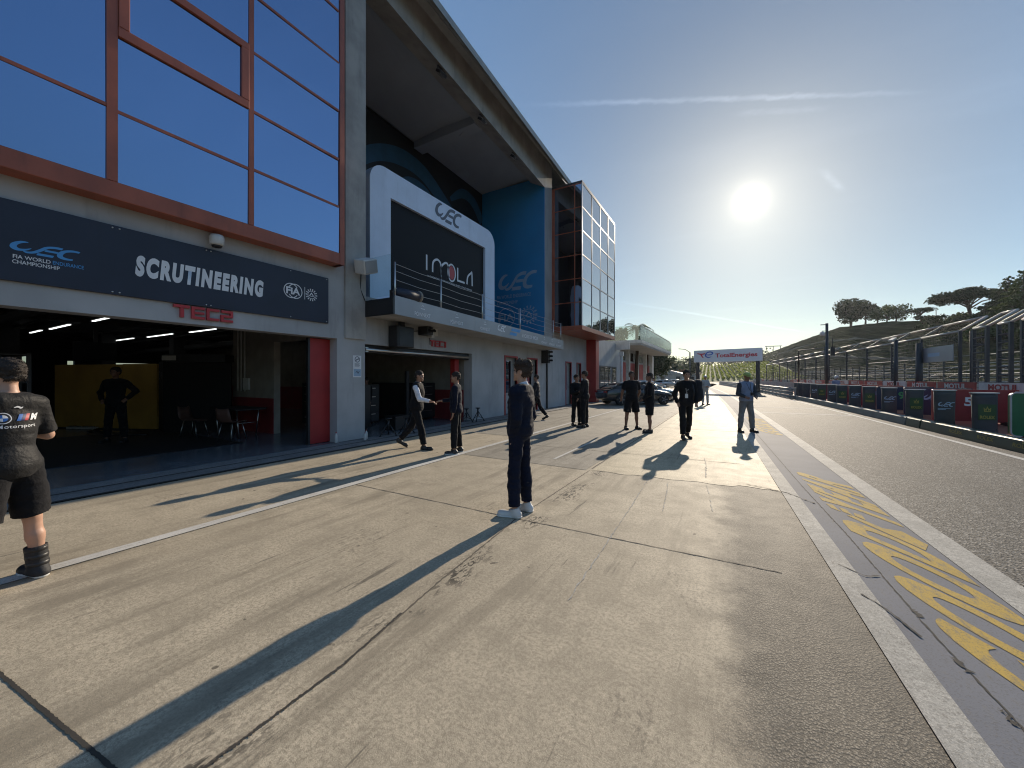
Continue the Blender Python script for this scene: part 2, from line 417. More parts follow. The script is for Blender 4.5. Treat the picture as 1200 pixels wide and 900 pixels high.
# ================================================================== ground and markings
def sheet(name, pts, z, mat, label=None):
    mb = MB(); mb.add([(x, y, z) for x, y in pts], [tuple(range(len(pts)))])
    o = mb.build(name, mat); props(o, kind='structure'); return o
def lane_sheet(name, u0, u1, v0, v1, z, mat, step=4.0):
    n = max(1, int((v1-v0)/step)); mb = MB(); vs = []
    for i in range(n+1):
        v = v0+(v1-v0)*i/n; vs += [L(u0, v, z), L(u1, v, z)]
    mb.add(vs, [(2*i, 2*i+1, 2*i+3, 2*i+2) for i in range(n)])
    o = mb.build(name, mat); props(o, kind='structure'); return o
sheet('ground', [(-1500, -600), (1500, -600), (1500, 3000), (-1500, 3000)], -.03, MATS['base_asphalt'])
# apron between the garages and the white strip
mb = MB(); n = 34; vs = []
for i in range(n+1):
    v = -8+(130+8)*i/n; a = L(.9, v, 0); vs += [(-7.5 if v < 27 else -30, a[1], 0), a]
mb.add(vs, [(2*i, 2*i+1, 2*i+3, 2*i+2) for i in range(n)])
props(mb.build('concrete_apron', MATS['concrete']), kind='structure')
sheet('garage_forecourt', [(-8.39, -8), (-7.5, -8), (-7.5, 26.5), (-8.39, 26.5)], .012, MATS['sill_concrete'])
for x, wd in ((-7.52, .075), (-7.98, .05)):
    sheet('drain_slot', [(x-wd/2, -8), (x+wd/2, -8), (x+wd/2, 26.5), (x-wd/2, 26.5)], .016, MATS['joint_dark'])
# newer pale slab further on and the cooler slab beside the boxes
mb = MB(); rnd = random.Random(3)
front = []; xs = np.linspace(-2.1, .6, 28)
for x in xs: front.append((x, 6.46+.12*(x+2.1)/2.7+.03*math.sin(x*9)+.02*rnd.uniform(-1, 1)+(.05 if x > .1 else 0)))
vs = [(x, y, .004) for x, y in front]; n0 = len(vs)
for i in range(14):
    v = 8+i*9; a = L(.9, v, .004); vs += [(-2.1 if v < 30 else -3.2, a[1], .004), a]
fs = [tuple(list(range(n0))+[n0+1, n0])]+[(n0+2*i, n0+2*i+1, n0+2*i+3, n0+2*i+2) for i in range(13)]
mb.add(vs, fs); props(mb.build('pale_slab', MATS['concrete_pale']), kind='structure')
sheet('cool_slab', [(-4.86, 6.5), (-2.2, 6.44), (-2.2, 34), (-4.86, 34)], .004, MATS['concrete_cool'])
sheet('box_front_slab', [(-7.46, 9.2), (-5.06, 9.2), (-5.06, 34), (-7.46, 34)], .004, MATS['concrete_cool'])
sheet('white_line', [(-5.03, -8), (-4.89, -8), (-4.89, 34), (-5.03, 34)], .008, MATS['white_paint'])
sheet('white_line', [(-3.06, 7.0), (-3.0, 7.0), (-3.0, 9.6), (-3.06, 9.6)], .008, MATS['white_paint'])
lane_sheet('white_strip', .90, 1.075, -6, 130, .008, MATS['line_strip'])
lane_sheet('painted_band', 1.075, 1.88, -6, 100, .004, MATS['grey_band'])
lane_sheet('pale_band', 1.88, 2.13, -6, 100, .008, MATS['line_strip'])
lane_sheet('pit_road', 2.13, 5.95, -6, 130, .004, MATS['lane_asphalt'])
lane_sheet('edge_line', 5.42, 5.56, -6, 110, .008, MATS['white_paint'])
for v, wd in ((21.0, .22), (24.9, .22), (31, .2)): lane_sheet('cross_line', 2.14, 5.4, v, v+wd, .008, MATS['white_paint'])
lane_sheet('runoff_pad', 5.95, 14.0, -6, 110, .02, MATS['red_runoff'])
# joints and cracks: thin irregular strips
def crack(name, pts, wd, mat, z=.0072, jit=.4, step=.06, sd=1):
    r = random.Random(sd); mb = MB(); vs = []
    P = [Vector((a[0], a[1], 0)) for a in pts]
    for a, b in zip(P[:-1], P[1:]):
        ln = (b-a).length; k = max(1, int(ln/step)); t = (b-a).normalized(); nn = Vector((-t.y, t.x, 0))
        for i in range(k+(1 if b is P[-1] else 0)):
            c = a+(b-a)*i/k+nn*r.uniform(-1, 1)*wd*jit; w2 = wd*(1+r.uniform(-jit, jit*1.6))/2
            vs += [tuple((c+nn*w2)[:2])+(z,), tuple((c-nn*w2)[:2])+(z,)]
    mb.add(vs, [(2*i, 2*i+1, 2*i+3, 2*i+2) for i in range(len(vs)//2-1)])
    o = mb.build(name, mat); props(o, kind='structure'); return o
crack('slab_joint', [(-4.9, 3.86), (-2.14, 3.83), (.36, 3.84)], .012, MATS['joint_soft'], .003, .3, .05, 2)
crack('slab_joint', [(-4.9, -.55), (-3.5, .43), (-2.2, .56), (-1.5, .6)], .017, MATS['joint_dark'], .003, .12, .012, 3)
crack('slab_joint', [(-2.13, 6.46), (-2.13, 3.9), (-2.0, 2.4), (-1.88, 1.4), (-1.88, -4)], .012, MATS['joint_soft'], .0036, .35, .04, 4)
crack('slab_joint', [(-1.95, 1.9), (-1.88, 1.4), (-1.87, .2)], .012, MATS['joint_dark'], .0042, .5, .006, 14)
crack('slab_joint', [(-2.13, 6.6), (-2.13, 30)], .014, MATS['joint_soft'], .0066, .3, .2, 5)
for yj in (8.2, 13.1, 18.5): crack('slab_joint', [(-4.86, yj), (.2, yj+.1)], .014, MATS['joint_soft'], .0070, .3, .1, int(yj))
crack('band_crack', [L(1.26, -1)[:2], L(1.27, 2.6)[:2], L(1.24, 3.4)[:2], L(1.25, 5)[:2], L(1.22, 7)[:2], L(1.22, 24)[:2]], .008, MATS['joint_dark'], .0072, .4, .03, 6)
for a, b_, wd, sd in ((2.62, 2.72, .014, 21), (2.98, 3.1, .018, 22), (3.52, 3.62, .016, 24)):
    crack('band_crack', [L(1.25, a)[:2], L(1.25, b_)[:2]], wd, MATS['joint_dark'], .0078, .8, .012, sd)
crack('band_crack', [L(.98, 4.2)[:2], L(1.12, 4.05)[:2], L(1.22, 4.1)[:2]], .010, MATS['joint_dark'], .0112, .6, .03, 7)
crack('band_crack', [L(1.0, 3.7)[:2], L(1.1, 3.5)[:2], L(1.16, 3.25)[:2]], .010, MATS['joint_dark'], .0112, .6, .03, 8)
crack('strip_crack', [L(.5, 6.75)[:2], L(.8, 6.6)[:2], L(.95, 6.5)[:2], L(1.2, 6.1)[:2]], .014, MATS['joint_soft'], .0112, .6, .03, 9)
for i, (x0, y0, y1, wd) in enumerate(((-1.02, 2.6, 6.3, .006), (-.72, 4.9, 6.3, .006), (-.2, 5.2, 6.4, .005), (-.35, 6.9, 8.6, .009))):
    crack('chalk_mark', [(x0, y0), (x0-.05, (y0+y1)/2), (x0-.12, y1)], wd, MATS['line_strip'], .0038 if i < 3 else .0078, 1.3, .05, 30+i)
# painted tyre-maker's word along the band, twice
def painted_word(v0, v1, u0, u1, nm):
    hgt = u1-u0
    for word, a, b_ in (('GOOD', 0, .52), ('YEAR', .62, 1.0)):
        me = fit_text(word, (b_-a)*(v1-v0), hgt, bold=.05, shear=0, space=1.12)
        me.transform(Matrix.Shear('XZ', 4, (0, 0)) if False else Matrix.Identity(4))
        for v in me.vertices:
            vv = v0+(v1-v0)*(a+b_)/2+v.co.x+v.co.y*1.8; uu = (u0+u1)/2-v.co.y
            v.co = L(uu, vv, .0068)
        me.materials.clear()
        o = link(nm, me, None, False, MATS['yellow_paint']); props(o, kind='structure')
    mb = MB(); c = v0+(v1-v0)*.555
    def T(p): return L((u0+u1)/2-p[1], c+p[0]+p[1]*1.8, .0068)
    for pts in ([(-.22, -.2), (.1, -.28), (.28, -.2), (.05, -.06), (.1, .1), (-.02, .16), (-.12, 0)], [(.12, .02), (.36, .0), (.3, .06), (.14, .08)], [(.1, .1), (.34, .1), (.28, .16), (.12, .16)], [(.06, .18), (.3, .2), (.22, .26), (.06, .25)]):
        mb.add([T(p) for p in pts], [tuple(range(len(pts)))])
    props(mb.build(nm, MATS['yellow_paint']), kind='structure')
painted_word(2.6, 7.8, 1.31, 1.85, 'painted_lettering')
painted_word(13.2, 18.2, 1.32, 1.84, 'painted_lettering')
# ================================================================== the pit building
simple('wall_grey', (.385, .39, .395), .75, var=.12, scale=.8, bump=.25, bscale=60, dirt=.42)
simple('wall_shade', (.36, .36, .36), .8, var=.07, scale=.8, bump=.2)
simple('concrete_raw', (.36, .35, .33), .8, var=.16, scale=1.6, bump=.35, bscale=30, dirt=.5)
simple('soffit_grey', (.29, .34, .41), .8, var=.07, scale=.7)
simple('dark_cladding', (.012, .014, .02), .6)
simple('red_metal', (.33, .088, .046), .45, var=.14, scale=2, dirt=.5)
simple('red_panel', (.34, .022, .022), .45, var=.12, scale=2, dirt=.3)
simple('red_letter', (.42, .03, .035), .4)
simple('red_paint', (.20, .022, .025), .6, dirt=.3)
simple('chair_shell', (.13, .07, .055), .5)
simple('cream_paint', (.28, .255, .22), .75, dirt=.35)
simple('navy_board', (.016, .022, .042), .5, var=.15, scale=1.2, dirt=.3)
simple('white_print', (.72, .73, .75), .5, var=.04)
simple('blue_print', (.075, .30, .62), .5, var=.05)
simple('blue_wall', (.018, .23, .50), .55, var=.07, scale=.6)
simple('pale_blue_print', (.30, .42, .55), .55, var=.05)
simple('wave_blue', (.02, .085, .16), .6)
simple('screen_black', (.010, .011, .014), .5, var=.05, spec=.15)
simple('frame_white', (.62, .70, .84), .4, var=.06, scale=1.0, dirt=.18)
simple('grey_print', (.10, .12, .16), .5)
simple('steel', (.55, .55, .54), .3, metal=1.0, var=.08)
simple('dark_metal', (.05, .052, .056), .45, metal=.7)
simple('black_plastic', (.014, .014, .016), .45)
simple('black_cloth', (.010, .010, .012), .85, bump=.4, bscale=120)
simple('white_plastic', (.55, .55, .53), .5, dirt=.3)
simple('floor_paint', (.13, .145, .165), .22, var=.15, scale=1.2, dirt=.4)
simple('dark_mat', (.012, .012, .014), .7)
simple('ply_panel', (.48, .29, .065), .6, var=.12, scale=1.2)
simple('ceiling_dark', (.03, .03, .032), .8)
simple('fascia_grey', (.30, .31, .33), .38, var=.12, scale=.7, metal=.25)
simple('roof_metal', (.30, .30, .29), .5, metal=.4, dirt=.3)
emit('tube_lamp', (.95, 1, .97), 1.6)
def glazing(name, tint, dark, refl, wob=.15):
    m, q, b = newmat(name)
    p = q.n('NewGeometry'); n1 = q.noise(p, .7, 2)
    bset(q, b, Base__Color=tint, Metallic=1.0, Roughness=.015, Normal=q.bump(n1, wob, .02))
    d = q.nt.nodes.new('ShaderNodeBsdfDiffuse'); d.inputs[0].default_value = (*dark, 1)
    mx = q.nt.nodes.new('ShaderNodeMixShader'); mx.inputs[0].default_value = refl
    q.nt.links.new(d.outputs[0], mx.inputs[1]); q.nt.links.new(b.outputs[0], mx.inputs[2])
    q.nt.links.new(mx.outputs[0], [n for n in q.nt.nodes if n.type == 'OUTPUT_MATERIAL'][0].inputs[0])
    return m
glazing('mirror_glass', (.27, .38, .57), (.01, .012, .02), .86)
glazing('side_glass', (.22, .25, .31), (.01, .012, .02), .85, .3)  # darker copy of the tower glass, dim side reflection put into its tint
glazing('tower_glass', (.60, .64, .68), (.01, .012, .02), .85, .3)
def clear_glass(name, tint=(.90, .95, .95), frost=0.0):
    m, q, b = newmat(name)
    tr = q.nt.nodes.new('ShaderNodeBsdfTransparent'); tr.inputs[0].default_value = (*tint, 1)
    gl = q.nt.nodes.new('ShaderNodeBsdfGlossy'); gl.inputs[1].default_value = .02 if not frost else .15
    fr = q.math('MULTIPLY', q.n('LayerWeight', 0, Blend=.12), .8)
    mx = q.nt.nodes.new('ShaderNodeMixShader')
    q.nt.links.new(fr, mx.inputs[0]); q.nt.links.new(tr.outputs[0], mx.inputs[1]); q.nt.links.new(gl.outputs[0], mx.inputs[2])
    last = mx
    if frost:
        d = q.nt.nodes.new('ShaderNodeBsdfTranslucent'); d.inputs[0].default_value = (*tint, 1)
        m2 = q.nt.nodes.new('ShaderNodeMixShader'); m2.inputs[0].default_value = frost
        q.nt.links.new(mx.outputs[0], m2.inputs[1]); q.nt.links.new(d.outputs[0], m2.inputs[2]); last = m2
    q.nt.links.new(last.outputs[0], [n for n in q.nt.nodes if n.type == 'OUTPUT_MATERIAL'][0].inputs[0])
    return m
clear_glass('clear_glass'); clear_glass('green_glass', (.74, .80, .78), .08)

W = -8.4
B = thing('pit_building', 'long grey pit building with red framed mirror glass, open garages and a recessed screen balcony', 'building', (-8.4, 8, 0))
def bp(name, boxes, mat, parent=B, bevel=0.0, label=None):
    mb = MB()
    for b in boxes: mb.box(*b)
    o = mb.build(name, MATS[mat], parent, bevel=bevel)
    if label: o['label'] = label
    return o
TH = .36
# front wall, garage one to the end bay (openings left free)
bp('front_wall', [(W-TH, W, -8, 6.12, 2.57, 6.0), (W-TH, W, 6.12, 6.90, 0, 11.9),
   (W-TH, W, 6.90, 11.72, 2.5, 3.6), (W-TH, W, 11.72, 14.15, 0, 3.6), (W-TH, W, 15.15, 16.28, 0, 3.6), (W-TH, W, 17.2, 18.22, 0, 3.6),
   (W-TH, W, 14.15, 15.15, 2.5, 3.6), (W-TH, W, 16.28, 17.2, 2.5, 3.6),
   (W-TH, W, 18.22, 21.1, 0, 4.6), (W-TH, W, 21.1, 21.9, 2.5, 4.6), (W-TH, W, 21.9, 22.95, 0, 4.6), (W-TH, W, 22.95, 23.6, 2.5, 4.6), (W-TH, W, 23.6, 25.6, 0, 4.6)], 'wall_grey')
bp('column', [(W-.5, W+.06, 6.27, 6.88, 2.6, 13.2)], 'concrete_raw')
bp('column', [(W-.5, W-.002, 18.22, 19.08, 3.6, 13.0)], 'wall_grey')
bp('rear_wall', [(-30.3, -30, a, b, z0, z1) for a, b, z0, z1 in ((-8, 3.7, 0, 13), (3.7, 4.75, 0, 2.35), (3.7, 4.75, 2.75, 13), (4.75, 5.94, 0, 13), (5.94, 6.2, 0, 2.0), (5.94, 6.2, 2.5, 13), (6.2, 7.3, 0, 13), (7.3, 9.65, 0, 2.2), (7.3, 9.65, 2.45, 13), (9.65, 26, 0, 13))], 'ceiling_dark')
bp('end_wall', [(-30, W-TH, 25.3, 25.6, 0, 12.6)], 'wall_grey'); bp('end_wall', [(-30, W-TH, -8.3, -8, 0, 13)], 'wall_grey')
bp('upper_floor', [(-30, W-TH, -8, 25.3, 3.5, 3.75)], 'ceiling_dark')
bp('office_wall', [(-12.6, -12.3, 6.3, 18.3, 3.75, 12.1)], 'dark_cladding')
bp('garage_floor', [(-30, W, -8, 25.3, -.03, .02)], 'floor_paint')
# roof: deck, sloping edge beam with gutter, soffit over the balcony
mb = MB()
y0, y1 = 6.9, 18.24
def bz(y): return 12.2-.068*(y-7.6)
mb.hexa([(-9.2, y0, bz(y0)+.28), (W, y0, bz(y0)), (W, y1, bz(y1)), (-9.2, y1, bz(y1)+.42)], [(-9.2, y0, 13.25), (W, y0, 13.22), (W, y1, 13.08), (-9.2, y1, 13.1)])
mb.build('edge_beam', MATS['concrete_raw'], B)
mb = MB()
mb.hexa([(W, -8, 13.4), (W+.75, -8, 13.62), (W+.75, 20.6, 12.1), (W, 20.6, 13.02)], [(W, -8, 13.9), (W+.78, -8, 13.82), (W+.78, 20.6, 12.3), (W, 20.6, 13.3)])
mb.build('roof_overhang', MATS['roof_metal'], B)
mb = MB(); mb.hexa([(-30.5, -8, 13.3), (W-.002, -8, 13.3), (W-.002, 25.6, 12.9), (-30.5, 25.6, 12.9)], [(-30.5, -8, 13.7), (W-.002, -8, 13.7), (W-.002, 25.6, 13.3), (-30.5, 25.6, 13.3)])
mb.build('roof', MATS['roof_metal'], B)
mb = MB(); mb.hexa([(-12.3, 6.9, 12.25), (-9.2, 6.9, 12.7), (-9.2, 18.2, 12.2), (-12.3, 18.2, 12.02)], [(-12.3, 6.9, 12.5), (-9.2, 6.9, 12.9), (-9.2, 18.2, 12.5), (-12.3, 18.2, 12.3)])
mb.build('balcony_soffit', MATS['soffit_grey'], B)
mb = MB(); mb.hexa([(-12.3, 12.75, 11.85), (-9.2, 13.0, 12.1), (-9.2, 13.55, 12.1), (-12.3, 13.3, 11.85)], [(-12.3, 12.75, 12.6), (-9.2, 13.0, 12.7), (-9.2, 13.55, 12.7), (-12.3, 13.3, 12.6)])
mb.tube([(-9.6, 13.1, 12.14), (-10.1, 13.25, 12.02), (-10.3, 13.3, 12.1)], .04, 6)
mb.build('cross_beam', MATS['soffit_grey'], B)
bp('recess_side_wall', [(-12.3, -8.7, 6.86, 6.9, 3.75, 12.4)], 'dark_cladding')
bw = bp('blue_wall_panel', [(-12.3, W-.03, 18.16, 18.218, 3.75, 12.05)], 'blue_wall')
MBW = frame_M((-12.3, 18.16, 0), (1, 0, 0), (0, 0, 1))          # faces -Y
mb = MB(); logo_swoosh(mb, MBW @ Matrix.Translation((1.05, 6.35, 0)), 2.45)
me = fit_text('FIA WORLD ENDURANCE', 2.1, .19, bold=.01); mb.build('championship_logo', MATS['pale_blue_print'], bw)
put_text('lettering', me, MATS['pale_blue_print'], bw, MBW @ Matrix.Translation((2.05, 6.05, 0)))
put_text('lettering', fit_text('CHAMPIONSHIP', 1.3, .18, bold=.01), MATS['pale_blue_print'], bw, MBW @ Matrix.Translation((1.65, 5.72, 0)))
mb = MB(); stroke(mb, circle_pts(1.6, 4.9, .52), .05, MBW, closed=True); stroke(mb, [(2.35, 4.5), (2.35, 5.3)], .03, MBW); logo_sun(mb, MBW @ Matrix.Translation((2.98, 4.95, 0)), .5)
mb.build('round_emblem', MATS['pale_blue_print'], bw)
put_text('lettering', fit_text('FIA', .95, .42, bold=.03), MATS['pale_blue_print'], bw, MBW @ Matrix.Translation((1.6, 4.9, 0)), .007)
# wave artwork on the dark back wall
mb = MB(); MW = WALLM(-12.29, 6.9, 0)
stroke(mb, [(2.2, 9.3), (3.6, 10.5), (5, 11.05), (6.4, 11.0), (7.8, 10.3), (9.4, 9.3)], [.5, .6, .75, .75, .7, .6], MW, 6)
stroke(mb, [(4.4, 9.4), (5.6, 10.15), (6.6, 10.1), (7.6, 9.4)], [.4, .6, .6, .4], MW, 6, .006)
stroke(mb, [(8.4, 10.6), (9.4, 11.3), (10.4, 11.2), (11.2, 10.4)], [.2, .5, .6, .5], MW, 6, .006)
mb.build('wave_artwork', MATS['wave_blue'], B)

# mirror glass front with red mullions
GX = -8.1; gz0 = 4.3
bp('glass_bay_body', [(W, GX-.06, -8, 6.0, 4.36, 13.2)], 'dark_cladding')
fr = bp('window_frame', [(W, GX+.02, -8, 6.02, gz0, gz0+.27)], 'red_metal', bevel=.012)
mb = MB()
ys = [-5.6, -3.7, -1.8, .12, 2.05, 3.98]
mb.box(W, GX+.03, 5.92, 6.04, gz0, 13.2)
for y in ys: mb.box(GX-.05, GX+.025, y-.045 if y != 2.05 else y-.06, y+.045 if y != 2.05 else y+.06, gz0+.27, 13.2)
zr = {-1: [5.7, 7.2, 8.3, 10], 1: [5.65, 7.0, 8.1, 9.4, 10.6], 2: [5.65, 6.8, 7.95, 9.1, 10.3]}
for i in range(len(ys)):
    a, b_ = ys[i], (ys[i+1] if i+1 < len(ys) else 5.94)
    if i == 5: zs = [5.66, 6.79, 7.94, 9.07, 10.3]
    elif i == 4: zs = [5.64]
    else: zs = [5.68, 7.33, 8.9, 10.2]
    for z in zs: mb.box(GX-.05, GX+.018, a+.046, b_-.046, z-.025, z+.025)
mb.build('mullion', MATS['red_metal'], fr)
mb = MB()                                        # the opening light in the middle bay has a heavier frame
mb.box(GX-.04, GX+.05, 2.115, 2.24, 6.93, 9.0); mb.box(GX-.04, GX+.05, 3.80, 3.93, 6.93, 7.9); mb.box(GX-.04, GX+.046, 2.112, 3.932, 6.78, 6.93); mb.box(GX-.04, GX+.046, 2.112, 3.932, 7.9, 8.03)
mb.build('opening_light', MATS['red_metal'], fr, bevel=.008)
pn = 0
for i in range(-1, len(ys)):
    a = -8 if i < 0 else ys[i]; b_ = ys[i+1] if i+1 < len(ys) else 5.94
    zs = [5.66, 6.79, 7.94, 9.07, 10.3] if i == 5 else ([5.64, 6.85, 7.97, 10.0] if i == 4 else [5.68, 7.33, 8.9, 10.2]); rr = random.Random(i+20)
    for z0, z1 in zip([gz0+.2]+zs, zs+[13.2]):
        d, e = rr.uniform(-.010, .010), rr.uniform(-.008, .008); mb = MB()
        mb.quad((GX+d, a, z0), (GX-d, b_, z0), (GX-d+e, b_, z1), (GX+d+e, a, z1)); mb.build('window_pane', MATS['mirror_glass'], fr)
bp('reveal', [(W-TH, W+.002, 6.075, 6.122, 0, 2.57)], 'wall_grey')

# glass tower bay at the far end
TX = -6.72; ty0, ty1 = 19.1, 25.5; tz0, tz1 = 4.32, 11.72
bp('tower_floor', [(W, TX-.01, ty0+.01, ty1-.01, tz0-.2, tz0+.02)], 'red_metal')
bp('tower_core', [(W-.2, TX-.09, ty0+.09, ty1-.09, tz0+.03, tz1-.05)], 'dark_cladding')
tw = bp('tower_frame', [(W, W+.16, ty0-.02, ty0+.06, tz0-.12, tz1+.02), (W+.16, TX+.02, ty0-.02, ty0+.05, tz0-.2, tz0+.02), (TX-.05, TX+.02, ty0+.05, ty1, tz0-.2, tz0+.02)], 'red_metal')
mb = MB()
for k in range(1, 6): mb.box(W+.16, TX+.006, ty0-.012, ty0+.02, tz0+(tz1-tz0)*k/6-.02, tz0+(tz1-tz0)*k/6+.02)
mb.box(W+1.26, W+1.31, ty0-.014, ty0+.02, tz0, tz1); mb.box(W+.16, TX, ty0-.013, ty0+.02, tz1-.04, tz1+.02)
mb.build('side_mullion', MATS['red_metal'], tw)
mb = MB()
for k in range(0, 7): mb.box(TX-.02, TX+.018, ty0, ty1, tz0+(tz1-tz0)*k/6-.03, tz0+(tz1-tz0)*k/6+.03)
for k in range(0, 5): y = ty0+(ty1-ty0)*k/4; mb.box(TX-.021, TX+.021, y-.03, y+.03, tz0, tz1)
mb.build('front_mullion', MATS['fascia_grey'], tw)
mb = MB(); r = random.Random(5)
for k in range(6):
    z0, z1 = tz0+(tz1-tz0)*k/6, tz0+(tz1-tz0)*(k+1)/6
    for j in range(4):
        ya, yb = ty0+(ty1-ty0)*j/4, ty0+(ty1-ty0)*(j+1)/4; d = r.uniform(-.006, .006); e = r.uniform(-.006, .006)
        mb.quad((TX+d, ya, z0), (TX-d, yb, z0), (TX-d+e, yb, z1), (TX+d+e, ya, z1))
mb.build('front_pane', MATS['tower_glass'], tw)
mb = MB()
mb.quad((W+.16, ty0, tz0), (TX, ty0, tz0), (TX, ty0, tz1), (W+.16, ty0, tz1)); mb.build('side_pane', MATS['side_glass'], tw)
bp('tower_roof', [(W, TX+.02, ty0-.02, ty1+.02, tz1+.02, tz1+.12)], 'dark_metal')
bp('red_pier', [(W, -7.75, 24.75, 25.4, 0, 4.12)], 'red_panel')
bp('lower_extension', [(-14, -8.2, 25.62, 33, 0, 4.4)], 'wall_grey')
wn = bp('side_window', [(-8.199, -8.17, 27.0, 31.6, .3, 2.5)], 'dark_metal'); bp('window_pane', [(-8.168, -8.16, 27.1+1.1*k, 28.05+1.1*k, .4, 2.4) for k in range(4)], 'tower_glass', wn)

# doors between the garages
for y0, y1, nm in ((14.15, 15.15, 0), (16.28, 17.2, 1), (21.1, 21.9, 2), (22.95, 23.6, 3)):
    f = bp('door_frame', [(W-.1, W+.03, y0-.07, y0, 0, 2.57), (W-.1, W+.03, y1, y1+.07, 0, 2.57), (W-.1, W+.03, y0, y1, 2.5, 2.57)], 'red_panel')
    d = bp('door', [(W-.24, W-.2, y0, y1, .03, 2.5)], 'wall_grey')
    bp('handle', [(W-.2, W-.15, y1-.14, y1-.1, 1.0, 1.16)], 'steel', d)
    bp('glass_panel', [(W-.199, W-.19, y0+.12, y1-.2, .9, 2.35)], 'mirror_glass', d)
bp('drainpipe', [(W+.02, W+.09, 18.3, 18.37, 0, 3.2)], 'dark_metal')

# sliding red door leaf and roller shutters
dl = bp('sliding_door', [(W-.34, W-.27, 5.55, 6.07, .03, 2.55)], 'red_panel', bevel=.006)
bp('door_edge', [(W-.345, W-.26, 5.50, 5.548, .03, 2.55)], 'dark_metal', dl)
rs = bp('roller_shutter', [(W-.34, W-.12, 6.92, 11.7, 2.28, 2.5)], 'dark_metal', bevel=.02)
mb = MB(); mb.tube([(W-.06, 6.95, 2.36), (W-.06, 11.6, 2.36)], .045, 8); mb.box(W-.12, W-.04, 6.95, 7.05, 2.3, 2.42); mb.build('shutter_rail', MATS['steel'], rs)
bp('red_post', [(W-.6, W-.4, 11.2, 11.45, .02, 2.5)], 'red_panel')
# ---- inside garage one
gw = bp('partition_wall', [(-9.43, W-TH, 6.12, 6.3, 0, 3.5), (-13.5, -11.24, 6.12, 6.3, 0, 3.5), (-11.24, -9.43, 6.12, 6.3, 2.62, 3.5)], 'cream_paint')
bp('red_wainscot', [(-9.43, W-.36, 6.105, 6.119, .02, 1.02)], 'red_paint', gw); bp('red_wainscot', [(-13.5, -11.24, 6.105, 6.119, .02, 1.02)], 'red_paint', gw)
mb = MB()
for x in (-12.7, -12.9, -13.1): mb.tube([(x, 6.07, 1.2), (x, 6.07, 3.4)], .02, 6)
mb.box(-12.75, -12.45, 6.04, 6.1, 1.25, 1.6); mb.build('conduit', MATS['white_plastic'], gw)
bp('partition_wall', [(-30, W-TH, 11.72, 11.9, 0, 3.5)], 'cream_paint')
bp('red_wainscot', [(-30, W-.38, 11.70, 11.718, .02, 1.15)], 'red_paint')
mb = MB(); r = random.Random(2)
for i in range(16):
    y = -5+i*1.0; mb.box(-29, -9, y-.03, y+.03, 3.3+.1*(i % 2), 3.36+.1*(i % 2))
for x in (-11, -14.5, -18, -22, -26): mb.box(x-.1, x+.1, -7.5, 11.6, 3.36, 3.5)
mb.tube([(-9.5, 2.2, 3.15), (-27, 2.2, 3.15)], .13, 10); mb.tube([(-9.5, 7.4, 2.9), (-27, 7.4, 2.9)], .1, 10)
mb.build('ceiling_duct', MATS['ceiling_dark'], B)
for a, x0, x1 in ((3.52, -22.4, -20.8), (3.58, -20.1, -17.8), (3.7, -16.2, -14.7), (6.12, -24.4, -21.6), (6.24, -20.6, -18.2), (6.34, -17.1, -15.1), (9.0, -24.8, -22.1), (8.95, -21, -19.5), (1.0, -15.2, -13.4), (1.0, -19.2, -17.2)):
    t = bp('tube_light', [(x0, x1, a-.04, a+.04, 3.27, 3.3)], 'white_plastic'); bp('lamp', [(x0+.04, x1-.04, a-.03, a+.03, 3.245, 3.269)], 'tube_lamp', t)
for x, y in ((-18.5, 1.9), (-21.5, 2.9), (-23.5, 5.8), (-20.5, 7.2)): bp('pillar', [(x-.22, x+.22, y-.22, y+.22, 0, 3.5)], 'ceiling_dark')

# ---- things on the facade
def board(name, label, cat, y0, y1, z0, z1, x=W, t=.05, mat='navy_board', group=None):
    o = thing(name, label, cat, (x, (y0+y1)/2, z0), 0, group)
    mb = MB(); mb.box(x+.001, x+t, y0, y1, z0, z1); mb.build('panel', MATS[mat], o, bevel=.006); return o
sg = board('sign_board', 'long navy scrutineering sign board with white italic word above the first garage', 'sign', -8, 5.81, 2.9, 3.98)
F = WALLM(W+.05, 0, 0)
T = lambda y, z: F @ Matrix.Translation((y, z, 0))
mb = MB(); logo_swoosh(mb, T(1.13, 3.30) @ Matrix.Diagonal((1, .64, 1, 1)), .66); mb.build('championship_logo', MATS['blue_print'], sg)
put_text('lettering', fit_text('FIA WORLD', .33, .052, bold=.012), MATS['white_print'], sg, T(1.33, 3.235))
put_text('lettering', fit_text('ENDURANCE', .30, .052, bold=.012), MATS['blue_print'], sg, T(1.665, 3.235))
put_text('lettering', fit_text('CHAMPIONSHIP', .42, .052, bold=.012), MATS['white_print'], sg, T(1.37, 3.165))
put_text('lettering', fit_text('SCRUTINEERING', 1.96, .345, bold=.068, shear=.16, space=1.3), MATS['white_print'], sg, T(3.36, 3.42))
mb = MB(); stroke(mb, circle_pts(4.91, 3.51, .155), .018, F, closed=True); stroke(mb, circle_pts(5.0, 3.51, .155), .018, F, z=.0047, closed=True); stroke(mb, [(5.22, 3.37), (5.22, 3.65)], .012, F)
logo_sun(mb, T(5.38, 3.5), .14); mb.build('round_emblem', MATS['white_print'], sg)
mb = MB(); mb.prism(rounded(.36, .16, .03), T(4.775, 3.43) @ Matrix.Translation((0, 0, .004)), .002); mb.build('emblem_ground', MATS['navy_board'], sg)
put_text('lettering', fit_text('FiA', .31, .155, bold=.035), MATS['white_print'], sg, T(4.955, 3.51), .0075)
mb = MB()
for y in (-1.5, .2, 2.12, 2.2, 3.35, 3.42, 4.9, 5.76):
    for z in (2.94, 3.94): mb.lathe([(.012, 0), (.012, .008), (.004, .01)], 8, T(y, z))
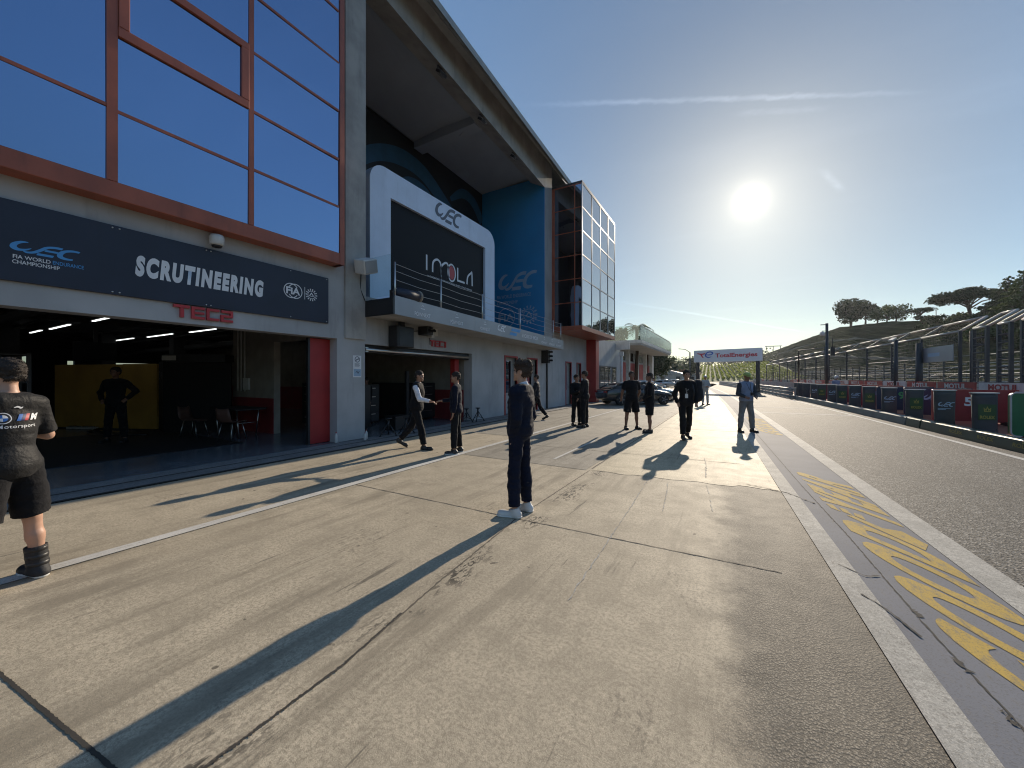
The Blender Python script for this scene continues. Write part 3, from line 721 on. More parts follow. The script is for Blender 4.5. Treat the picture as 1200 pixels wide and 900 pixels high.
mb.build('screw', MATS['steel'], sg)
tl = thing('wall_lettering', 'red raised block letters TEC2 on the lintel above the open garage', 'lettering', (W, 3.32, 2.68))
MT = T(2.9, 2.665) @ Matrix.Translation((0, 0, -.05)); k = S(MT, .215); MT3 = k
def block(mb, polys, M, x0=0.0, d=.05):
    for pts, wd in polys:
        tmp = MB(); stroke(tmp, [(x+x0, y) for x, y in pts], wd, Matrix.Identity(4), 0, 0)
        for f in range(len(pts)-1):
            a = [tmp.v[2*f], tmp.v[2*f+1], tmp.v[2*f+3], tmp.v[2*f+2]]
            mb.prism([(p[0], p[1]) for p in a], M, d)
LET = {'T': [([(-.1,.9),(.95,.9)],.22),([(.45,.8),(.45,0)],.24)], 'E': [([(.95,.9),(.12,.9),(.12,.1),(.95,.1)],.2),([(.2,.5),(.9,.5)],.18)],
       'C': [([(.95,.9),(.12,.9),(.12,.1),(.95,.1)],.2)], '2': [([(.05,.9),(.85,.9),(.85,.5),(.12,.5),(.12,.1),(.95,.1)],.2)], '1': [([(.2,.9),(.5,.9),(.5,0)],.22)]}
for i, ch in enumerate('TEC2'):
    mb = MB(); block(mb, LET[ch], k, i*1.06); mb.build('letter', MATS['red_letter'], tl)
lp = thing('wall_lamp', 'round white bulkhead lamp fixed above the navy sign board', 'lamp', (W, 3.47, 4.08))
mb = MB(); ML = Matrix.Translation((W+.16, 3.47, 4.13)); mb.lathe([(.02, .1), (.10, .1), (.115, .06), (.115, -.07), (.09, -.09)], 20, ML); mb.box(W, W+.06, 3.44, 3.5, 4.1, 4.18); mb.build('housing', MATS['white_plastic'], lp)
mb = MB(); mb.lathe([(.085, -.092), (.07, -.12), (.02, -.13)], 16, ML); mb.build('lens', MATS['black_plastic'], lp)
nb = board('notice', 'white no smoking notice above a blue printed sheet on the garage pier', 'notice', 6.53, 6.78, 1.62, 2.18, t=.008, mat='white_print')
mb = MB(); N0 = WALLM(W+.008, 6.655, 0)
stroke(mb, circle_pts(0, 2.08, .07), .018, N0, closed=True); stroke(mb, [(-.05, 2.04), (.05, 2.12)], .016, N0); stroke(mb, [(-.04, 2.08), (.045, 2.08)], .014, N0, z=.005)
for i in range(4): stroke(mb, [(-.08, 1.97-.022*i), (.08-.02*(i % 2), 1.97-.022*i)], .008, N0)
mb.build('no_smoking_mark', MATS['grey_print'], nb)
mb = MB(); mb.quad((-.11, 1.65, .002), (.11, 1.65, .002), (.11, 1.83, .002), (-.11, 1.83, .002), N0); mb.build('blue_sheet', MATS['pale_blue_print'], nb)
mb = MB(); stroke(mb, [(-.05, 1.74), (-.01, 1.78), (.02, 1.72), (.06, 1.78)], .02, N0); mb.build('printed_mark', MATS['grey_print'], nb)
# white horn speaker on the column
sp = thing('wall_speaker', 'pale box speaker tilted on a bracket at the column beside the balcony', 'speaker', (W+.1, 6.66, 4.3))
Ms = Matrix.Translation((W+.34, 6.64, 4.44)) @ Matrix.Rotation(D2R(20), 4, 'X') @ Matrix.Rotation(D2R(14), 4, 'Y')
mb = MB(); mb.box(-.17, .2, -.22, .22, -.18, .18, Ms); mb.build('cabinet', MATS['white_plastic'], sp, bevel=.03)
mb = MB(); mb.box(.205, .212, -.19, .19, -.15, .15, Ms); mb.build('grille', MATS['fascia_grey'], sp)
mb = MB(); mb.tube([(W+.06, 6.6, 4.46), (W+.3, 6.6, 4.46)], .025, 6); mb.tube([(W+.1, 6.7, 4.3), (W+.05, 6.72, 3.9), (W+.08, 6.85, 3.6), (W+.15, 7.0, 3.66)], .012, 6); mb.build('bracket', MATS['dark_metal'], sp)

# balcony with printed fascia and cable railing
bc = thing('balcony', 'cantilevered balcony slab with grey printed fascia and cable railing below the big screen', 'balcony', (W, 12, 3.1))
BX = -7.3
mb = MB(); mb.hexa([(W+.002, 6.92, 3.22), (BX-.03, 6.92, 3.2), (BX-.03, 17.9, 3.02), (W+.002, 17.9, 3.02)], [(W+.002, 6.92, 3.62), (BX-.03, 6.92, 3.62), (BX-.03, 17.9, 3.4), (W+.002, 17.9, 3.4)]); mb.build('slab', MATS['concrete_raw'], bc)
mb = MB(); mb.hexa([(W, 18.0, 3.02), (-12.3, 18.0, 3.6), (-12.3, 6.9, 3.62), (W, 6.9, 3.6)], [(W, 18.0, 3.72), (-12.3, 18.0, 3.76), (-12.3, 6.9, 3.78), (W, 6.9, 3.76)]); mb.build('deck', MATS['concrete_raw'], bc)
bd = []
def fz(y): return 3.2-.0155*(y-6.92), 3.67-.018*(y-6.92)
for y0, y1 in ((6.9, 10.35), (10.36, 18.0)):
    mb = MB(); a0, a1 = fz(y0); b0, b1 = fz(y1)
    mb.hexa([(BX-.03, y0, a0), (BX, y0, a0), (BX, y1, b0), (BX-.03, y1, b0)], [(BX-.03, y0, a1), (BX, y0, a1), (BX, y1, b1), (BX-.03, y1, b1)]); bd.append(mb.build('fascia', MATS['fascia_grey'], bc))
FB = lambda y: WALLM(BX, y, sum(fz(y))/2)
for i, y in enumerate((7.9, 9.4, 10.95, 15.75, 16.6, 17.4)):
    me = fit_text('PÖWNEXT', .62, .13, bold=.012); put_text('lettering', me, MATS['white_print'], bd[0 if i < 2 else 1], FB(y) @ Matrix.Translation((0, -.09, 0)))
    mb = MB(); stroke(mb, circle_pts(0, .10, .05, 10, 20, 160), .018, FB(y)); stroke(mb, [(-.08, .06), (.08, .06)], .02, FB(y)); stroke(mb, [(0, .13), (0, .17)], .03, FB(y)); mb.build('small_emblem', MATS['white_print'], bd[0 if i < 2 else 1])
mb = MB(); logo_swoosh(mb, FB(11.75) @ Matrix.Translation((0, -.06, 0)), .6); mb.build('championship_logo', MATS['white_print'], bd[1])
mb = MB(); stroke(mb, [(-.4, .12), (.3, .12)], .11, FB(13.1), shear=.6); stroke(mb, [(-.42, -.04), (.1, -.04)], .11, FB(13.1), shear=.6); mb.build('blue_flash', MATS['blue_print'], bd[1])
put_text('lettering', fit_text('6 HOURS OF IMOLA', 1.5, .15, bold=.02), MATS['white_print'], bd[1], FB(14.35))
bp('end_plate', [(W+.003, BX, 6.86, 6.9, 3.2, 3.62), (BX-.12, BX, 6.84, 6.859, 3.2, 3.8)], 'black_plastic', bc)
posts = [6.98, 8.75, 10.9, 13.6, 15.95, 16.9, 17.85]
for y in posts:
    mb = MB(); mb.tube([(BX-.08, y, fz(y)[1]-.3), (BX-.08, y, fz(y)[1]+.86)], .024, 8); mb.build('railing_post', MATS['steel'], bc)
mb = MB()
for k in (.2, .42, .64, .82): mb.tube([(BX-.08, y, fz(y)[1]+k-.025*(i % 2)) for i, y in enumerate(np.linspace(6.98, 17.85, 13))], .006, 5)
mb.build('railing_cable', MATS['steel'], bc)
bp('glass_side', [(W+.1, BX-.12, 6.955, 6.967, 3.7, 4.75)], 'clear_glass', bc)
# big screen
scn = thing('giant_screen', 'big dark screen in a white round-cornered surround standing on the balcony', 'screen', (-9, 10.9, 3.78))
sx = -8.92; sy0, sy1, sz0, sz1 = 7.5, 14.12, 3.78, 7.85; ix0, ix1, iz1 = 8.27, 13.4, 7.03
MS = WALLM(sx, sy0, sz0); Wd, Hd = sy1-sy0, sz1-sz0
outer = rounded(Wd, Hd, .55, 8, (0, 1, 1, 0))
mb = MB(); lft = [(0, 0), (ix0-sy0, 0), (ix0-sy0, iz1-sz0), (ix1-sy0, iz1-sz0), (ix1-sy0, 0)]
mb.prism([(Wd, 0)]+outer[1:-1]+[(0, 0), (ix0-sy0, 0), (ix0-sy0, iz1-sz0), (ix1-sy0, iz1-sz0), (ix1-sy0, 0)], MS @ Matrix.Translation((0, 0, -.3)), .3)
mb.build('surround', MATS['frame_white'], scn)
bp('display', [(sx-.2, sx-.1, ix0+.002, ix1-.002, sz0, iz1-.002)], 'screen_black', scn)
mb = MB(); logo_swoosh(mb, WALLM(sx, 10.25, 7.2), 1.55); mb.build('championship_logo', MATS['grey_print'], scn)
mb = MB(); MI = WALLM(sx-.1, 0, 0); z0 = 5.28; h = .5
stroke(mb, [(9.95, z0), (9.95, z0+h*1.05)], .075, MI)
stroke(mb, [(10.25, z0), (10.28, z0+.35), (10.5, z0+h), (10.68, z0+.38), (10.7, z0), (10.71, z0+.3), (10.95, z0+h), (11.1, z0+.42), (11.14, z0)], .075, MI, 6)
stroke(mb, [(11.3+.22*math.cos(a), z0+.22+.31*math.sin(a)) for a in np.linspace(0, 2*PI, 21)[:-1]], .06, MI, closed=True)
stroke(mb, [(11.66, z0+h), (11.66, z0+.02), (12.1, z0+.02)], .075, MI)
stroke(mb, [(12.25, z0), (12.3, z0+.3), (12.52, z0+h), (12.58, z0+h), (12.6, z0)], .075, MI, 5)
mb.build('venue_logo', MATS['white_print'], scn)
mb = MB(); mb.add([tuple(MI @ Vector((11.3+.17*math.cos(a), z0+.22+.25*math.sin(a), .003))) for a in np.linspace(0, 2*PI, 21)[:-1]], [tuple(range(20))]); mb.build('red_roundel', MATS['red_letter'], scn)
put_text('lettering', fit_text('AUTODROMO INTERNAZIONALE ENZO E DINO FERRARI', 2.6, .06, bold=.01), MATS['white_print'], scn, WALLM(sx-.1, 11.28, 5.1))
mb = MB()
for z in np.arange(3.8, 8.0, .32): mb.tube([(sx-.25, 7.15, z), (sx-.25, 7.42, z+.16), (sx-.25, 7.15, z+.32)], .014, 5)
for y in (7.15, 7.42): mb.tube([(sx-.25, y, 3.76), (sx-.25, y, 8.1)], .022, 6)
mb.build('support_truss', MATS['dark_metal'], scn)
# floodlights along the beam
for i, y in enumerate((10.1, 12.55, 15.1)):
    f = thing('floodlight', ['black floodlight on the roof beam nearest the red window frame', 'black floodlight in the middle of the roof beam', 'black floodlight on the roof beam nearest the blue wall'][i], 'floodlight', (-8.5, y, bz(y)-.05), 0, 'floodlights under the roof beam')
    mb = MB(); Mf = Matrix.Translation((-8.5, y, bz(y)-.16)) @ Matrix.Rotation(D2R(35), 4, 'Y'); mb.box(-.11, .11, -.17, .17, -.045, .045, Mf); mb.build('housing', MATS['black_plastic'], f, bevel=.01)
    mb = MB(); mb.box(-.09, .09, -.15, .15, -.052, -.046, Mf); mb.build('lens', MATS['steel'], f)
    mb = MB(); mb.tube([(-8.5, y-.19, bz(y)-.16), (-8.5, y-.19, bz(y)+.0), (-8.5, y+.19, bz(y)+.0), (-8.5, y+.19, bz(y)-.16)], .012, 5); mb.build('bracket', MATS['dark_metal'], f)
# loudspeaker, traffic light and red letters under the balcony
ls = thing('hanging_speaker', 'tall black loudspeaker hanging under the balcony at the left of the second garage', 'speaker', (-8.2, 7.98, 2.48))
bp('cabinet', [(-8.36, -8.0, 7.66, 8.3, 2.47, 3.06)], 'black_plastic', ls, .02); bp('grille', [(-7.998, -7.99, 7.72, 8.24, 2.52, 3.02)], 'dark_metal', ls); bp('bracket', [(-8.22, -8.12, 7.9, 8.06, 3.06, 3.2)], 'dark_metal', ls)
def traffic(name, label, y, z0, z1):
    t = thing(name, label, 'traffic light', (-8.1, y, z0))
    bp('housing', [(-8.39, -8.0, y-.13, y+.13, z0, z1)], 'black_plastic', t, .02)
    n = 2 if z1-z0 < .6 else 3
    for k in range(n):
        zc = z0+(z1-z0)*(k+.5)/n; mb = MB()
        Mv = frame_M((-8.0, y, zc), (0, 1, 0), (0, 0, 1)); r = (z1-z0)/n*.38
        mb.add([(r*math.cos(D2R(a)), r*math.sin(D2R(a)), 0) for a in range(-10, 200, 15)]+[(r*math.cos(D2R(a)), r*math.sin(D2R(a)), .16) for a in range(-10, 200, 15)], [(i, i+1, i+15, i+14) for i in range(13)], Mv); mb.build('visor', MATS['black_plastic'], t)
        mb = MB(); mb.lathe([(r*.9, 0), (r*.6, .02), (.01, .03)], 12, Mv); mb.build('lens', MATS['dark_metal'], t)
    return t
traffic('traffic_light', 'small black traffic light bracketed beside white boxes over the second garage', 9.0, 2.92, 3.3)
traffic('traffic_light', 'dark three lamp traffic light on the wall past the red framed doors', 17.85, 2.35, 3.0)
jb = thing('junction_box', 'pale electrical boxes beside the traffic light over the second garage', 'junction box', (-8.3, 9.5, 2.9))
bp('box', [(W, -8.2, 9.28, 9.42, 2.88, 3.3)], 'white_plastic', jb, .01); bp('box', [(W, -8.24, 9.48, 9.62, 2.95, 3.3)], 'white_plastic', jb, .01)
mb = MB(); mb.tube([(W+.05, 9.35, 2.9), (W+.06, 9.36, 2.66)], .012, 5); mb.tube([(W+.05, 8.35, 3.1), (W+.05, 8.6, 3.0), (W+.05, 8.85, 3.05)], .012, 5); mb.build('cable', MATS['black_plastic'], jb)
tl = thing('wall_lettering', 'small red raised letters TEC1 over the shaded second garage', 'lettering', (W, 9.85, 2.6))
k = S(T(9.42, 2.62) @ Matrix.Translation((0, 0, -.05)), .2)
for i, ch in enumerate('TEC1'):
    mb = MB(); block(mb, LET[ch], k, i*1.06); mb.build('letter', MATS['red_letter'], tl)
mc = thing('coiled_hose', 'dark padded roll with a pale end lying on the near corner of the balcony', 'roll', (BX-.06, 7.6, 3.6))
mb = MB(); mb.tube([(BX-.2, 7.05, 3.8), (BX-.02, 7.75, 3.78)], .14, 14); mb.build('roll', MATS['navy_board'], mc)
mb = MB(); mb.lathe([(.145, 0), (.15, .04), (.1, .06), (.02, .05)], 14, frame_M((BX-.02, 7.75, 3.78), (0, -.2, 1), (1, 0, .1))); mb.build('end_cap', MATS['cream_paint'], mc)

# ---- things inside the garages
sp_ = thing('screen_panel', 'ochre yellow screen panel standing inside the first garage behind the silhouette', 'panel', (-16.8, 4.14, 0))
def wallseg(mb, a, b_, z0, z1, t=.06):
    a, b_ = Vector((*a, 0)), Vector((*b_, 0)); d = (b_-a).normalized(); n = Vector((-d.y, d.x, 0))*t/2
    P = [a-n, b_-n, b_+n, a+n]
    mb.hexa([(p.x, p.y, z0) for p in P], [(p.x, p.y, z1) for p in P])
mb = MB(); wallseg(mb, (-18.6, 3.44), (-16.2, 4.36), .06, 2.02); mb.build('panel', MATS['ply_panel'], sp_)
mb = MB(); wallseg(mb, (-16.19, 4.364), (-15.05, 4.80), .06, 2.03); mb.build('panel', MATS['ply_panel'], sp_)
mb = MB(); wallseg(mb, (-18.6, 3.42), (-15.05, 4.78), 0, .058, .16); mb.build('foot_rail', MATS['dark_metal'], sp_)
bb = thing('display_wall', 'black free-standing display wall with faint round emblems between panel and pillar', 'panel', (-13.8, 5.3, 0))
mb = MB(); wallseg(mb, (-15.0, 4.84), (-14.26, 4.7), .02, 2.08); wallseg(mb, (-14.24, 4.7), (-13.1, 5.9), .02, 2.06); mb.build('panel', MATS['black_cloth'], bb)
Mb = frame_M((-14.95, 4.79, 0), (.74, -.14, 0), (0, 0, 1))
mb = MB(); stroke(mb, circle_pts(.22, 1.68, .11), .02, Mb, z=.01, closed=True); logo_sun(mb, Mb @ Matrix.Translation((.55, 1.68, 0)), .11, .01); mb.build('round_emblem', MATS['grey_print'], bb)
bx = thing('equipment_case', 'low grey equipment case lying on top of the black display wall', 'case', (-13.9, 5.4, 2.08))
mb = MB(); wallseg(mb, (-14.6, 4.95), (-13.3, 5.95), 2.08, 2.3, .5); mb.build('body', MATS['dark_metal'], bx)
mb = MB(); wallseg(mb, (-14.5, 4.72), (-14.2, 4.95), 2.12, 2.26, .02); mb.build('label_plate', MATS['white_plastic'], bx)
mt = MB(); mt.box(-15.4, -10.3, 1.6, 4.9, .024, .034); props(mt.build('floor_mat', MATS['dark_mat']), 'large black rubber mat on the garage floor in front of the yellow panel', 'mat')
# table and chairs
tb = thing('folding_table', 'dark folding table near the red wainscot inside the first garage', 'table', (-11.9, 5.45, .02))
bp('top', [(-12.6, -11.1, 5.1, 5.85, .74, .78)], 'black_plastic', tb, .006)
bp('cloth', [(-12.62, -11.08, 5.08, 5.87, .781, .79)], 'black_cloth', tb)
for x in (-12.4, -11.3):
    mb = MB()
    for y in (5.2, 5.75): mb.tube([(x, y, .74), (x+(.14 if y < 5.5 else -.14), y, .02)], .016, 6)
    mb.tube([(x, 5.2, .4), (x, 5.75, .4)], .012, 6); mb.build('leg', MATS['steel'], tb)
def chair(label, x, y, rz):
    c = thing('shell_chair', label, 'chair', (x, y, .02), rz, 'shell chairs at the folding table')
    mb = MB(); vs = []
    for i, (yy, z) in enumerate(((.24, .43), (.2, .45), (0, .44), (-.17, .45), (-.22, .5), (-.25, .62), (-.28, .8))):
        for xx in (-.21, -.12, 0, .12, .21): vs.append((xx*(1 if i < 6 else .85), yy, z+(.03 if abs(xx) > .2 else 0)))
    mb.add(vs, [(i*5+j, i*5+j+1, i*5+j+6, i*5+j+5) for i in range(6) for j in range(4)], None, True)
    s_ = mb.build('shell', MATS['chair_shell'], c, True); m = s_.modifiers.new('t', 'SOLIDIFY'); m.thickness = .012
    for xx in (-.18, .18):
        for yy in (-.18, .2):
            mb = MB(); mb.tube([(xx*.8, yy*.8, .43), (xx*1.15, yy*1.2, 0)], .011, 6); mb.build('leg', MATS['steel'], c, True)
chair('pale shell chair with its back to the black display wall', -12.55, 4.75, D2R(-60))
chair('pale shell chair pushed under the near side of the folding table', -11.1, 5.0, D2R(20))
# tool cabinets seen through the side opening and in the second garage
def cabinet(label, x0, x1, y0, y1, h, face, nd=5, grp=None):
    c = thing('tool_cabinet', label, 'cabinet', ((x0+x1)/2, (y0+y1)/2, .02), 0, grp)
    bp('carcass', [(x0, x1, y0, y1, .1, h)], 'black_plastic', c, .01)
    for k in range(nd):
        z0 = .14+(h-.2)*k/nd; z1 = .14+(h-.2)*(k+.9)/nd
        if face == 'y': d = bp('drawer', [(x0+.04, x1-.04, y0-.02, y0-.001, z0, z1)], 'dark_metal', c); bp('handle', [(x0+.2, x1-.2, y0-.045, y0-.021, z1-.05, z1-.03)], 'steel', d)
        else: d = bp('drawer', [(x1+.001, x1+.02, y0+.04, y1-.04, z0, z1)], 'dark_metal', c); bp('handle', [(x1+.021, x1+.045, y0+.2, y1-.2, z1-.05, z1-.03)], 'steel', d)
    mb = MB()
    for xx in (x0+.1, x1-.1):
        for yy in (y0+.1, y1-.1): mb.lathe([(.04, .02), (.05, .05), (.04, .1)], 8, Matrix.Translation((xx, yy, 0)))
    mb.build('castor', MATS['black_plastic'], c)
cabinet('tall black tool cabinet seen through the gap past the red wainscot', -12.3, -11.0, 7.6, 8.2, 1.45, 'y')
cabinet('black tool cabinet with steel handles beside the red door leaf', -10.9, -9.6, 7.5, 8.1, 1.4, 'y')
cabinet('long black cabinet with two white mugs on top in the second garage', -11.4, -10.7, 7.3, 9.4, 1.38, 'x', 4)
cabinet('second black cabinet against the far red wainscot of the second garage', -12.5, -10.0, 10.6, 11.5, 1.42, 'x', 4)
for i, y in enumerate((8.62, 8.78)):
    mb = MB(); mb.lathe([(.035, 0), (.05, .02), (.05, .16), (.045, .18)], 12, Matrix.Translation((-10.9, y, 1.382))); props(mb.build('mug', MATS['white_plastic']), ['left white mug on the long black cabinet in the second garage', 'right white mug on the long black cabinet in the second garage'][i], 'mug', 'mugs on the cabinet')
mb = MB(); mb.box(-10.1, -10.0, 10.0, 10.14, .02, 1.85); props(mb.build('black_post', MATS['dark_metal'], bevel=.01), 'upright black post behind the handshake in the second garage', 'post')
def stand(label, x, y, rz):
    c = thing('axle_stand', label, 'stand', (x, y, .02), rz, 'axle stands at the second garage')
    mb = MB(); mb.tube([(0, 0, .16), (0, 0, .44)], .03, 8); mb.build('column', MATS['dark_metal'], c, True)
    mb = MB(); mb.lathe([(.03, .44), (.09, .46), (.09, .485), (.03, .49)], 12); mb.build('saddle', MATS['dark_metal'], c, True)
    for k in range(3):
        a = 2*PI*k/3; mb = MB(); mb.tube([(.02*math.cos(a), .02*math.sin(a), .34), (.24*math.cos(a), .24*math.sin(a), .015)], .016, 6); mb.tube([(.03*math.cos(a), .03*math.sin(a), .16), (.17*math.cos(a), .17*math.sin(a), .10)], .01, 6); mb.lathe([(.035, 0), (.035, .012), (.01, .02)], 8, Matrix.Translation((.24*math.cos(a), .24*math.sin(a), 0))); mb.build('leg', MATS['dark_metal'], c, True)
stand('steel axle stand nearest the grey pier of the second garage', -8.18, 7.5, .3)
stand('steel axle stand right of its twin behind the walking man', -8.0, 7.98, 1.1)
stand('steel axle stand hidden behind the legs of the man in the vest', -8.7, 8.9, .7)
stand('steel axle stand by the red post right of the handshake', -8.3, 11.25, .2)
stand('steel axle stand at the right edge of the second garage opening', -8.15, 11.75, .9)
ca = thing('crate', 'dark plastic crate behind the walking man in the second garage', 'crate', (-8.9, 8.6, .02))
bp('body', [(-9.2, -8.75, 8.3, 8.9, .03, .4)], 'black_plastic', ca, .02); bp('rim', [(-9.23, -8.72, 8.27, 8.93, .4, .44)], 'dark_metal', ca)
def bottle(label, x, y, h=.24, grp='plastic bottles on the forecourt'):
    c = thing('water_bottle', label, 'bottle', (x, y, .02), 0, grp)
    mb = MB(); mb.lathe([(.03, 0), (.036, .02), (.036, h*.6), (.03, h*.72), (.014, h*.86), (.014, h*.92)], 12); mb.build('body', MATS['white_plastic'], c, True)
    mb = MB(); mb.lathe([(.017, h*.92), (.017, h), (.01, h)], 10); mb.build('cap', MATS['red_letter'], c, True)
bottle('white bottle standing at the foot of the red door leaf', -8.36, 6.02, .26)
bottle('clear bottle at the pier corner, taller of two', -8.2, 6.78, .24)
bottle('clear bottle at the pier corner, shorter of two', -8.1, 6.66, .19)

# more of the crowded dark workshop
rk = thing('equipment_rack', 'tall dark equipment rack at the left side inside the first garage', 'rack', (-12.6, 1.3, .02))
for x in (-13.0, -12.2):
    for y in (.6, 1.9): bp('post', [(x-.03, x+.03, y-.03, y+.03, .02, 2.1)], 'dark_metal', rk)
for z in (.35, .95, 1.5, 2.05): bp('shelf', [(-13.04, -12.16, .57, 1.93, z, z+.03)], 'black_plastic', rk)
for i, (y0, y1, z0, z1, m_, lab) in enumerate(((.7, 1.15, .381, .75, 'black_plastic', 'black plastic box on the lowest shelf of the dark rack'), (1.25, 1.8, .981, 1.3, 'dark_metal', 'grey metal box on the second shelf of the dark rack'), (.7, 1.1, 1.531, 1.8, 'black_plastic', 'small black box on the third shelf of the dark rack'))):
    b_ = thing('storage_box', lab, 'box', (-12.6, (y0+y1)/2, z0)); bp('body', [(-12.95, -12.25, y0, y1, z0, z1)], m_, b_, .02); bp('lid', [(-12.97, -12.23, y0-.02, y1+.02, z1, z1+.04)], m_, b_, .01)
mb = MB(); mb.tube([(-16.9, 4.0, .05), (-16.2, 3.6, .05), (-15.4, 3.9, .05), (-14.6, 3.7, .05), (-13.9, 4.2, .05)], .025, 6); props(mb.build('cable', MATS['black_plastic']), 'black cable lying on the garage floor before the yellow panel', 'cable')
ps2 = thing('power_strip', 'white power strip with small lamps at the foot of the yellow panel', 'power strip', (-17.4, 3.75, .03))
mb = MB(); wallseg(mb, (-17.9, 3.55), (-16.9, 3.95), .03, .10, .08); mb.build('body', MATS['white_plastic'], ps2)
for k in range(4):
    mb = MB(); wallseg(mb, (-17.75+.24*k, 3.56+.096*k), (-17.62+.24*k, 3.612+.096*k), .10, .13, .05); mb.build('plug', MATS['steel'], ps2)
mo = thing('ceiling_monitor', 'dark monitor hung from the ceiling behind the yellow panel', 'monitor', (-20, 4.6, 2.3))
bp('screen', [(-20.1, -20.0, 4.1, 5.2, 2.25, 2.9)], 'screen_black', mo, .01); bp('bracket', [(-20.08, -20.02, 4.6, 4.7, 2.9, 3.36)], 'dark_metal', mo)
for y, lab in ((4.4, 'silver gooseneck lamp on the dark cabinet row, left'),): pass
# ================================================================== the right hand side of the lane
simple('barrier_green', (.045, .075, .052), .45, var=.2, scale=1.5, dirt=.4)
simple('barrier_grey', (.20, .21, .19), .65, dirt=.4)
simple('cover_cloth', (.060, .063, .066), .75, var=.12, scale=4, bump=.4, bscale=14)
simple('cover_lid', (.42, .44, .45), .35, var=.08)
simple('rolex_green', (.03, .075, .022), .6); simple('rolex_gold', (.30, .26, .05), .5); simple('board_green', (.015, .13, .05), .4, dirt=.15); simple('gold_print', (.36, .33, .07), .45)
simple('board_red', (.26, .012, .02), .45); simple('board_navy', (.012, .022, .06), .45); simple('board_maroon', (.18, .014, .024), .5); simple('green_print', (.06, .32, .10), .5)
simple('galvanised', (.24, .245, .245), .55, metal=.2, var=.15, scale=4, dirt=.3)
simple('wire_grey', (.10, .105, .11), .7, bump=0, spec=.2)
simple('frame_pale', (.42, .42, .40), .5, metal=.3)
simple('fence_post', (.05, .053, .058), .5, metal=.4)
simple('concrete_wall', (.33, .31, .28), .85, var=.15, scale=1, dirt=.5)
simple('banner_red', (.36, .035, .03), .5); simple('banner_white', (.6, .6, .58), .5); simple('mast_dark', (.035, .037, .04), .5)
simple('total_red', (.55, .03, .05), .5); simple('total_blue', (.03, .10, .45), .5); simple('sign_white', (.72, .73, .76), .4, var=.03)
simple('lilac', (.20, .17, .36), .6)
def LF(u, v, z, dir_u=(1, 0), heading=0.0):
    """frame standing in the lane: local x across the picture, y up, z towards the viewer (-v), turned by heading"""
    p = L(u, v, z); a = LANE+heading
    return frame_M(p, (math.cos(a), math.sin(a), 0), (0, 0, 1))
# kerb barrier blocks, green printed near, grey beyond the gap
gap_v = 17.6
def kerb(name, label, v0, v1, mat, words):
    o = thing(name, label, 'barrier', L(5.98, v0, 0), 0, 'low barrier blocks along the pit lane')
    n = max(1, int((v1-v0)/1.5)); mb = MB(); vs = []
    prof = [(5.90, 0.005), (5.90, .06), (5.93, .26), (5.95, .28), (6.16, .28), (6.2, .005)]
    for i in range(n+1):
        v = v0+(v1-v0)*i/n; vs += [L(u, v, z) for u, z in prof]
    k = len(prof); fs = [(i*k+j, i*k+(j+1) % k, (i+1)*k+(j+1) % k, (i+1)*k+j) for i in range(n) for j in range(k)]+[tuple(range(k)), tuple(reversed(range(n*k, n*k+k)))]
    mb.add(vs, [tuple(reversed(f)) for f in fs]); mb.build('block', MATS[mat], o)
    for v in words:
        M = frame_M(L(5.905, v, .15), (LS, -LC, 0), (0, 0, 1)); M = M @ Matrix.Rotation(D2R(-8), 4, 'X')
        put_text('lettering', fit_text('ROLEX', .62, .09, bold=.02), MATS['rolex_gold'], o, M, .012)
        mb = MB(); stroke(mb, [(-.035, .09), (-.03, .06), (.03, .06), (.035, .09), (.012, .07), (0, .10), (-.012, .07)], .012, M, 0, .012); mb.build('crown_mark', MATS['rolex_gold'], o)
    return o
kerb('barrier_block', 'low green printed barrier block nearest the camera, with small gold lettering', 5.0, 16.6, 'barrier_green', [8.4+1.25*i for i in range(6)])
kerb('barrier_block', 'short dark green barrier block set back in the gap of the low barrier', 16.7, 17.6, 'barrier_green', [])
kerb('barrier_block', 'long weathered grey barrier block beyond the gap, under the row of covered stands', 17.7, 37.2, 'barrier_grey', [])
